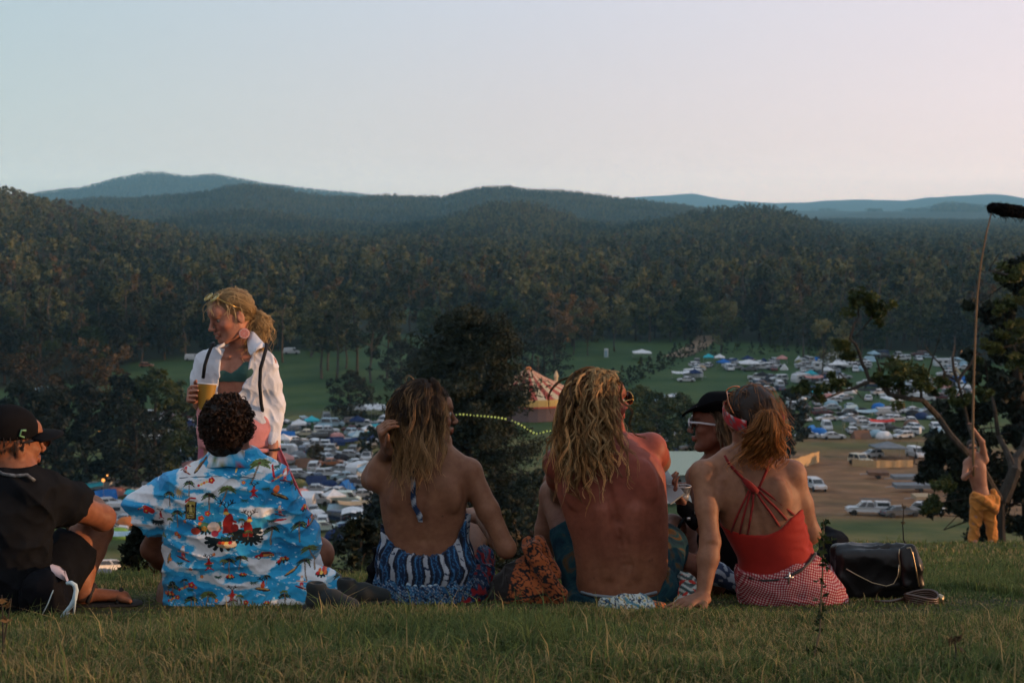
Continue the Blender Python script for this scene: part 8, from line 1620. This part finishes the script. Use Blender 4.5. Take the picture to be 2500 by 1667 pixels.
# ================================================================ things lying on the grass
def boxy(S, c, half, axes, r, k=.01):
    """rounded box"""
    c = np.array(c, float); A = [unit(a) for a in axes]; hx = np.array(half, float) - r
    def f(X, Y, Z):
        x, y, z = X - c[0], Y - c[1], Z - c[2]; q = [np.abs(x * A[i][0] + y * A[i][1] + z * A[i][2]) - hx[i] for i in range(3)]
        return np.sqrt(sum(np.maximum(v, 0) ** 2 for v in q)) + np.minimum(np.maximum(np.maximum(q[0], q[1]), q[2]), 0) - r
    m = np.linalg.norm(half); return S.op(f, c - m, c + m, k, 'add')
def prop(name, label, cat, base):
    o = empty(name, Vector(base), label, cat); o_l = np.array(base, float)
    def put(nm, S, mat, col=None, h=.006, smooth=2):
        S.build(h, smooth); C = None if col is None else col(S.V); return link(nm, mesh_np(nm, S.V - o_l, [S.F], mat, True, None, C), o)
    def mb(nm, b, mat, smooth=True): return child(nm, b.data(nm, mat, smooth), o)
    return o, put, mb
# bag with the pale zip beside the man in the cap
J1 = J
def J(a, b_, Y): return J1(a, b_, Y - .42)
q = J(135, 1470, 4.86); o, put, mb = prop('zip_bag', 'black bag with an open pale blue zip leaning beside the man in the cap', 'bag', (q.x, q.y, tz(q.x, q.y)))
S = Solid(); ax = ((1, 0, .25), (0, 1, 0), (-.25, 0, 1)); boxy(S, J(122, 1462, 4.92), (.062, .07, .098), ax, .045); boxy(S, J(98, 1475, 4.95), (.05, .08, .075), ax, .04); S.disp(lambda X, Y, Z: folds(X, Y, Z, 22, .007, 1, 1, 1, 3.)); put('body', S, cloth_mat('black_nylon', (.012, .013, .017), .6, .3))
def on_front(pts, Y): return [J(a, b_, Y) for a, b_ in pts]
b = MB(); b.tube(on_front([(162, 1423), (174, 1422), (183, 1428), (186, 1441), (182, 1462), (174, 1478), (163, 1490), (152, 1504), (140, 1524)], 4.835), [.0055, .007, .008, .008, .008, .008, .007, .006, .004], 6); b.tube(on_front([(184, 1440), (183, 1470), (180, 1500)], 4.83), [.004, .004, .003], 5); b.tube(on_front([(160, 1500), (170, 1496), (166, 1504), (156, 1503)], 4.825), .003, 4); mb('zip', b, flat('pale_zip', (.38, .50, .56), .7))
b = MB(); b.tube(on_front([(130, 1440), (116, 1475), (95, 1515)], 4.845), .0018, 4); mb('cord', b, MATS['pale_zip'])
V_ = [J(a, b_, Y_) for a, b_, Y_ in ((122, 1380, 4.90), (128, 1400, 4.885), (140, 1385, 4.90), (148, 1412, 4.875), (155, 1396, 4.90), (163, 1420, 4.875))]
b = MB(); b.add([tuple(v) for v in V_] + [tuple(v + Vector((0, .02, 0))) for v in V_], [(0, 1, 3, 2), (2, 3, 5, 4), (6, 8, 9, 7), (8, 10, 11, 9), (0, 2, 8, 6), (2, 4, 10, 8), (1, 7, 9, 3), (3, 9, 11, 5)]); mb('lining', b, flat('pale_lining', (.42, .36, .40), .9))
J = J1
# dark shoes by the patterned shirt
for (a, b_, Y_, lb, rot) in ((812, 1512, 4.66, 'dark grey shoe lying on the grass beside the tail of the patterned shirt', -.35), (888, 1506, 4.95, 'second dark grey shoe lying nearer to the blue dress', .15)):
    q = J(a, b_, Y_); z0 = tz(q.x, q.y); o, put, mb = prop('shoe', lb, 'shoe', (q.x, q.y, z0)); c = np.array([q.x, q.y, z0]); d = np.array([math.cos(rot), math.sin(rot), 0])
    d = d * .8; S = Solid(); S.chain([c - d * .08 + [0, 0, .034], c + [0, 0, .045], c + d * .09 + [0, 0, .028]], [.034, .032, .028], .02, sq=((0, 0, 1), .95)); S.ell(c - d * .075 + [0, 0, .080], (.035, .028, .03), None, .02); S.ell(c - d * .07 + [0, 0, .108], (.026, .02, .02), None, .01, 'sub'); put('upper', S, cloth_mat('dark_suede', (.022, .028, .030), .9, .2), h=.005)
    S = Solid(); S.chain([c - d * .09 + [0, 0, .010], c + [0, 0, .008], c + d * .10 + [0, 0, .010]], [.040, .036, .038], .02, sq=((0, 0, 1), .3)); put('sole', S, flat('dark_sole', (.02, .02, .02), .8), h=.005)
# black shoulder strap and bag left of the blue dress
q = J(892, 1470, 5.12); o, put, mb = prop('black_bag', 'floppy black bag with its strap standing up left of the blue dress', 'bag', (q.x, 5.12, tz(q.x, 5.12)))
S = Solid(); S.chain([J(918, 1342, 5.16), J(912, 1390, 5.14), J(900, 1440, 5.12), J(878, 1478, 5.08), J(850, 1488, 5.02)], [.013, .020, .026, .028, .018], .02, sq=((0, 1, 0), .7)); S.ell(J(925, 1480, 5.12), (.06, .05, .045), None, .03); S.disp(lambda X, Y, Z: folds(X, Y, Z, 25, .006, 1, 1, 1, 3.)); put('body', S, MATS['black_nylon'])
# black and rust patterned backpack
q = J(1290, 1480, 5.0); o, put, mb = prop('patterned_backpack', 'slumped backpack of rust orange and black patterned cloth between the two central sitters', 'backpack', (q.x, 5.05, tz(q.x, 5.05)))
S = Solid(); boxy(S, J(1285, 1440, 5.05), (.095, .09, .075), ((1, 0, -.1), (0, 1, 0), (.1, 0, 1)), .06, .02); S.ell(J(1240, 1450, 5.08), (.075, .08, .062), None, .04); S.cap(J(1300, 1400, 5.06), J(1262, 1418, 5.08), .07, .06, .04); S.disp(lambda X, Y, Z: folds(X, Y, Z, 15, .012, 1, .8, .9, 2.) + folds(X, Y, Z, 36, .004, 1, .8, .9, 5.))
rust, bk_ = np.array([.26, .070, .022]), np.array([.012, .010, .010])
def rcol(V):
    a = n3(V[:, 0] * 90, V[:, 1] * 70, V[:, 2] * 90, 7.); b2 = n3(V[:, 0] * 200, V[:, 1] * 150, V[:, 2] * 200, 3.); C = np.tile(rust, (len(V), 1)); C[(np.abs(a) < .16) | (b2 > .62)] = bk_; px = 1250 + V[:, 0] / V[:, 1] * FPX; py = 500 + (CAMZ - V[:, 2]) / V[:, 1] * FPX; C[(px < 1238 + (1470 - py) * .25) & (py < 1480)] = bk_ * 1.3; C[(np.abs(py - 1476 + .15 * (px - 1280)) < 3)] = bk_; return C
rm = cloth_mat('rust_print', None, .9, .15); put('body', S, rm, rcol, h=.005, smooth=1)
S = Solid(); S.chain([J(1285, 1322, 5.06), J(1300, 1345, 5.02), J(1322, 1378, 4.99), J(1340, 1415, 4.97), J(1362, 1450, 4.96), J(1376, 1488, 4.98)], [.020, .030, .026, .030, .026, .016], .02, sq=((0, 1, 0), .6)); S.cap(J(1312, 1318, 5.08), J(1352, 1400, 5.03), .022, .026, .02); S.disp(lambda X, Y, Z: folds(X, Y, Z, 26, .006, 1, .8, .9, 2.)); put('flap', S, rm, lambda V: np.where(((np.abs(n3(V[:, 0] * 100, V[:, 1] * 80, V[:, 2] * 100, 1.)) < .22))[:, None], bk_, rust), h=.005, smooth=1)
# printed cloths under the man with dreadlocks
def cloth_heap(name, label, pts, rads, colf, sqf=.7):
    q = J(*pts[0]); o, put, mb = prop(name, label, 'cloth', (q.x, q.y, tz(q.x, q.y))); S = Solid(); S.chain([J(*p_) for p_ in pts], rads, .03, sq=((0, 1, 0), 1.6)); S.disp(lambda X, Y, Z: folds(X, Y, Z, 20, .011, 1, .6, .8, 2.) + folds(X, Y, Z, 48, .004, 1, .7, .9, 6.)); put('cloth', S, cloth_mat('printed_wrap', None, .85, .12), colf, h=.0045, smooth=1)
def aztec(V):
    px = 1250 + V[:, 0] / 5.0 * FPX; z = V[:, 2] * 700; a = n3(px * .11, V[:, 1] * 20, z * .12, 1.); b2 = n3(px * .30, V[:, 1] * 40, z * .34, 2.); C = np.tile([.42, .46, .42], (len(V), 1)); C[(a > .1) & (a < .32)] = [.015, .03, .06]; C[b2 > .4] = [.04, .10, .16]; C[(a < -.3)] = [.05, .16, .20]; C[(b2 < -.5)] = [.34, .26, .08]; m_ = (px > 1592); C[m_] = [.50, .13, .02]; C[m_ & (b2 > .0)] = [.02, .015, .015]; return C
cloth_heap('printed_cloth', 'crumpled pale blue and black printed cloth with an orange end under the dreadlocked man', [(1478, 1476, 4.86), (1520, 1484, 4.82), (1565, 1484, 4.82), (1612, 1492, 4.84), (1640, 1502, 4.86)], [.026, .036, .038, .030, .018], aztec)
def wavy(V): a = np.sin(V[:, 2] * 260 + 3 * np.sin(V[:, 0] * 70) + V[:, 1] * 60); b2 = n3(V[:, 0] * 50, V[:, 1] * 50, V[:, 2] * 50, 1.); C = np.where((a > 0)[:, None], np.array([.03, .05, .05]), np.array([.36, .38, .34])); C[(b2 > .35)] = [.38, .03, .02]; C[(np.abs(a) < .25) & (b2 < 0)] = [.05, .16, .18]; return C
cloth_heap('striped_wrap', 'wavy black white and red cloth bunched between the man and the woman in red', [(1664, 1408, 5.25), (1676, 1432, 5.15), (1680, 1455, 5.08), (1668, 1482, 5.0), (1650, 1496, 4.98)], [.028, .036, .038, .034, .022], wavy)
# black leather handbag on the right
q = J(2150, 1450, 5.2); gz_ = tz(q.x, 5.2); o, put, mb = prop('handbag', 'large shiny black leather bag with zips standing on the grass right of the gingham skirt', 'bag', (q.x, 5.2, gz_))
S = Solid(); ax = ((1, -.05, -.10), (.05, 1, 0), (.10, 0, 1)); boxy(S, J(2134, 1394, 5.22), (.152, .070, .092), ((1, 0, -.02), (0, 1, 0), (.02, 0, 1)), .024); S.cap(J(2052, 1338, 5.2), J(2210, 1338, 5.2), .014, .014, .012); S.disp(lambda X, Y, Z: folds(X, Y, Z, 13, .009, .8, 1, 1.2, 2.) + folds(X, Y, Z, 30, .003, 1, 1, .6, 2.))
LT = Mat('black_leather', .36, .35); LT.set('Base Color', (.005, .005, .006)); LT.bump(LT.noise(60, 4, LT.pos()), .25, .003); put('body', S, LT.m, h=.006)
S = Solid(); S.chain([J(2222, 1340, 5.14), J(2232, 1380, 5.12), J(2240, 1425, 5.12)], [.020, .026, .024], .02); S.cap(J(2205, 1345, 5.14), J(2214, 1425, 5.12), .014, .018, .02); S.disp(lambda X, Y, Z: folds(X, Y, Z, 30, .004, 1, 1, .7, 2.)); put('side_pocket', S, LT.m, h=.005)
zp = flat('brass_zip', (.34, .28, .18), .3, .6, .8); b = MB(); b.tube(on_front([(2214, 1338), (2222, 1336), (2228, 1352), (2236, 1390), (2244, 1430)], 5.085), .003, 5); b.tube(on_front([(2196, 1340), (2194, 1356), (2198, 1385), (2196, 1410)], 5.09), .0022, 5); b.tube(on_front([(2195, 1378), (2192, 1405), (2182, 1424), (2164, 1430), (2130, 1422), (2090, 1402), (2066, 1388)], 5.085), .0020, 5); mb('zip', b, zp)
S = Solid(); S.chain([J(2020, 1302, 5.45), J(2036, 1330, 5.4), J(2030, 1380, 5.35), J(2050, 1430, 5.3)], [.03, .05, .055, .05], .03); S.disp(lambda X, Y, Z: folds(X, Y, Z, 20, .008, 1, 1, 1, 2.)); q = J(2025, 1380, 5.4); o2, put2, mb2 = prop('black_jacket', 'black jacket heaped behind the woman in red', 'jacket', (q.x, 5.4, tz(q.x, 5.4))); put2('cloth', S, MATS['black_nylon'])
# leather belt / strap coiled on the grass
q = J(2250, 1468, 4.95); z0 = tz(q.x, q.y); o, put, mb = prop('leather_strap', 'coiled brown leather strap on the grass at the right', 'strap', (q.x, q.y, z0)); b = MB(); c = np.array([q.x, q.y, z0]); pts = [c + np.array([.060 * math.cos(a) * (1 - .05 * a / 6), .05 * math.sin(a), .022 + .006 * math.sin(a * 2)]) for a in np.linspace(0, 8.2, 34)]
for dz in (-.012, -.004, .004, .012): b.tube([p_ + [0, 0, dz] for p_ in pts], .0052, 5)
b.tube([c + [-.06, 0, .02], c + [-.12, -.02, .014], c + [-.17, .0, .010]], [.006, .006, .004], 5); mb('band', b, flat('brown_leather', (.055, .028, .016), .35, .5)); b = MB(); b.box(tuple(c + [.062, -.01, .022]), (.012, .03, .030), .3); mb('clasp', b, zp)
# ================================================================ plants on the near slope
def weed(pts, rad, label, nleaf, leaf_s, lm, seed, nm='weed'):
    rg = np.random.default_rng(seed); P = [J(*p_) for p_ in pts]; o = empty(nm, (P[0].x, P[0].y, tz(P[0].x, P[0].y)), label, 'weed'); b = MB(); b.tube(P, list(np.linspace(rad, rad * .45, len(P))), 5); child('stem', b.data('stem', BK_GREY if nleaf < 30 else MATS.get('weed_stem') or flat('weed_stem', (.11, .085, .05), .9)), o)
    if nleaf:
        C = []; S_ = []
        for k in range(nleaf): t = rg.random() ** .7 * (len(P) - 1); i = min(int(t), len(P) - 2); C.append(np.array(P[i].lerp(P[i + 1], t - i)) + rg.normal(size=3) * leaf_s * .6); S_.append(leaf_s * .6)
        V, F, t_ = leaf_quads(rg, np.array(C), leaf_s, 3, np.array(S_), .6 + .2 * rg.normal(size=nleaf), 0, (.3, .5)); child('leaves', mesh_np('leaves', V, [F], lm, False, {'tint': t_}), o)
flat('weed_stem', (.11, .085, .05), .9)
weed([(1990, 1645, 3.42), (1988, 1600, 3.44), (2002, 1540, 3.46), (2004, 1470, 3.48), (2008, 1400, 3.50), (2010, 1340, 3.5), (2012, 1300, 3.5), (2010, 1266, 3.5)], .0030, 'thin upright weed with small curled leaves standing in front of the gingham skirt', 46, .011, LM_GREEN, 3)
weed([(2216, 1335, 6.6), (2206, 1318, 6.6), (2204, 1280, 6.6), (2207, 1232, 6.6)], .0045, 'bare dry stalk standing behind the black handbag', 3, .012, LM_BROWN, 4)
weed([(385, 1412, 6.6), (383, 1385, 6.6), (380, 1355, 6.6)], .004, 'small yellowish weed on the crest beside the patterned shirt', 26, .022, LM_BROWN, 5); weed([(6, 1640, 3.3), (8, 1560, 3.3), (6, 1500, 3.3), (4, 1452, 3.3)], .0032, 'blurred straw stem close to the lens at the left edge', 4, .012, LM_BROWN, 6); weed([(0, 1640, 3.4), (14, 1540, 3.4), (28, 1460, 3.4)], .0028, 'second straw stem close to the left edge', 3, .012, LM_BROWN, 7)
weed([(1260, 1330, 8.3), (1262, 1300, 8.3), (1256, 1270, 8.3)], .004, 'dry seed stalk on the crest right of the blue dress', 10, .02, LM_BROWN, 8); weed([(2330, 1640, 3.3), (2334, 1590, 3.35), (2330, 1552, 3.35)], .003, 'short dry twig in the grass at the lower right', 5, .012, LM_BROWN, 9)
for a, b_, Y_, h_, lb in ((362, 1430, 9.5, .42, 'dark bush on the slope left of the patterned shirt'), (880, 1400, 13, .75, 'dark bush below the crest left of the blue dress'), (1210, 1392, 11.5, .6, 'leafy shrub below the crest right of the blue dress'), (1490, 1380, 14, .5, 'shrub behind the dreadlocked man')):
    q = J(a, b_, Y_); tr_ = bushy(np.random.default_rng(int(a)), 1.35 * h_, .42 * h_, 46, 70, .045, LM_DARK, .05); o = empty('bush', (q.x, q.y, tz(q.x, q.y) - .05), lb, 'bush'); link('stem', tr_[0], o); link('foliage', tr_[1], o)
# ================================================================ grass
def grass():
    rg = np.random.default_rng(77); X = []; Y = []; H = []; W_ = []
    for y0, y1, n, h0, w0 in ((2.7, 4.4, 120000, .050, .0016), (4.4, 7.5, 120000, .055, .0022), (7.5, 14, 90000, .055, .0040), (14, 40, 80000, .070, .009)):
        y = np.sqrt(rg.uniform(y0 ** 2, y1 ** 2, n)); x = rg.uniform(-.44, .44, n) * y + rg.normal(size=n) * .1
        cx = np.round(x / .045 + rg.normal(size=n) * .25) * .045; cyy = np.round(y / .045 + rg.normal(size=n) * .25) * .045; m = rg.random(n) < .55; x = np.where(m, cx + rg.normal(size=n) * .008, x); y = np.where(m, cyy + rg.normal(size=n) * .008, y)
        g = fbm(x * 2.2 + 9, y * 2.2, 2); h = h0 * (.30 + 1.5 * np.clip(g, .1, .9) ** 1.5) * rg.uniform(.5, 1.5, n); h = np.where(rg.random(n) < .018, h * 2.0, h); h = h * (1 - .72 * sm(4.35, 4.6, y) * (1 - sm(5.7, 6.2, y)) * (np.abs(x + .1) < 2.0)); X.append(x); Y.append(y); H.append(h); W_.append(np.full(n, w0) * rg.uniform(.6, 1.3, n))
    x, y, h, w = map(np.concatenate, (X, Y, H, W_)); n = len(x); z = TZ(x, y) - .004
    th = rg.uniform(0, 6.28, n); ln = rg.uniform(.15, 1.1, n) * h; dx, dy = np.cos(th), np.sin(th); px_, py_ = -dy, dx
    base = np.stack([x, y, z], 1); side = np.stack([px_, py_, 0 * x], 1) * w[:, None]; lean = np.stack([dx, dy, 0 * x], 1) * ln[:, None]; up = np.array([0, 0, 1.])[None] * h[:, None]
    v0, v1 = base - side, base + side; m_ = base + lean * .28 + up * .60; v2, v3 = m_ - side * .75, m_ + side * .75; v4 = base + lean + up * (1 - .25 * (ln / h))[:, None]
    V = np.stack([v0, v1, v3, v2, v4], 1).reshape(-1, 3); I = np.arange(n)[:, None] * 5; F4 = I + np.array([[0, 1, 2, 3]]); F3 = I + np.array([[3, 2, 4]])
    dry = np.clip((fbm(x * 1.3, y * 1.3, 6) - .38) * 3.2 + sm(-1.2, .6, x) * .22, 0.04, .9); k = rg.random(n); C = np.where((k < dry * .48)[:, None], np.array([.30, .235, .105]), np.array([.080, .118, .036])); C = np.where((k > .93)[:, None], np.array([.16, .20, .05]), C); C = C * rg.uniform(.55, 1.3, (n, 1))
    M = Mat('grass_blades', .75, .2); c = M.attr('col'); M.set('Base Color', c); tr = M.n('ShaderNodeBsdfTranslucent', {'Color': c}); mx = M.n('ShaderNodeMixShader', {0: .35, 1: M.b.outputs[0], 2: tr.outputs[0]}); M.nt.links.new(mx.outputs[0], M.nt.nodes['Material Output'].inputs[0])
    tag(link('grass', mesh_np('grass', V, [F4, F3], M.m, False, None, np.repeat(C, 5, 0))), 'short dry and green grass of the near hilltop', 'grass', kind='stuff')
grass()
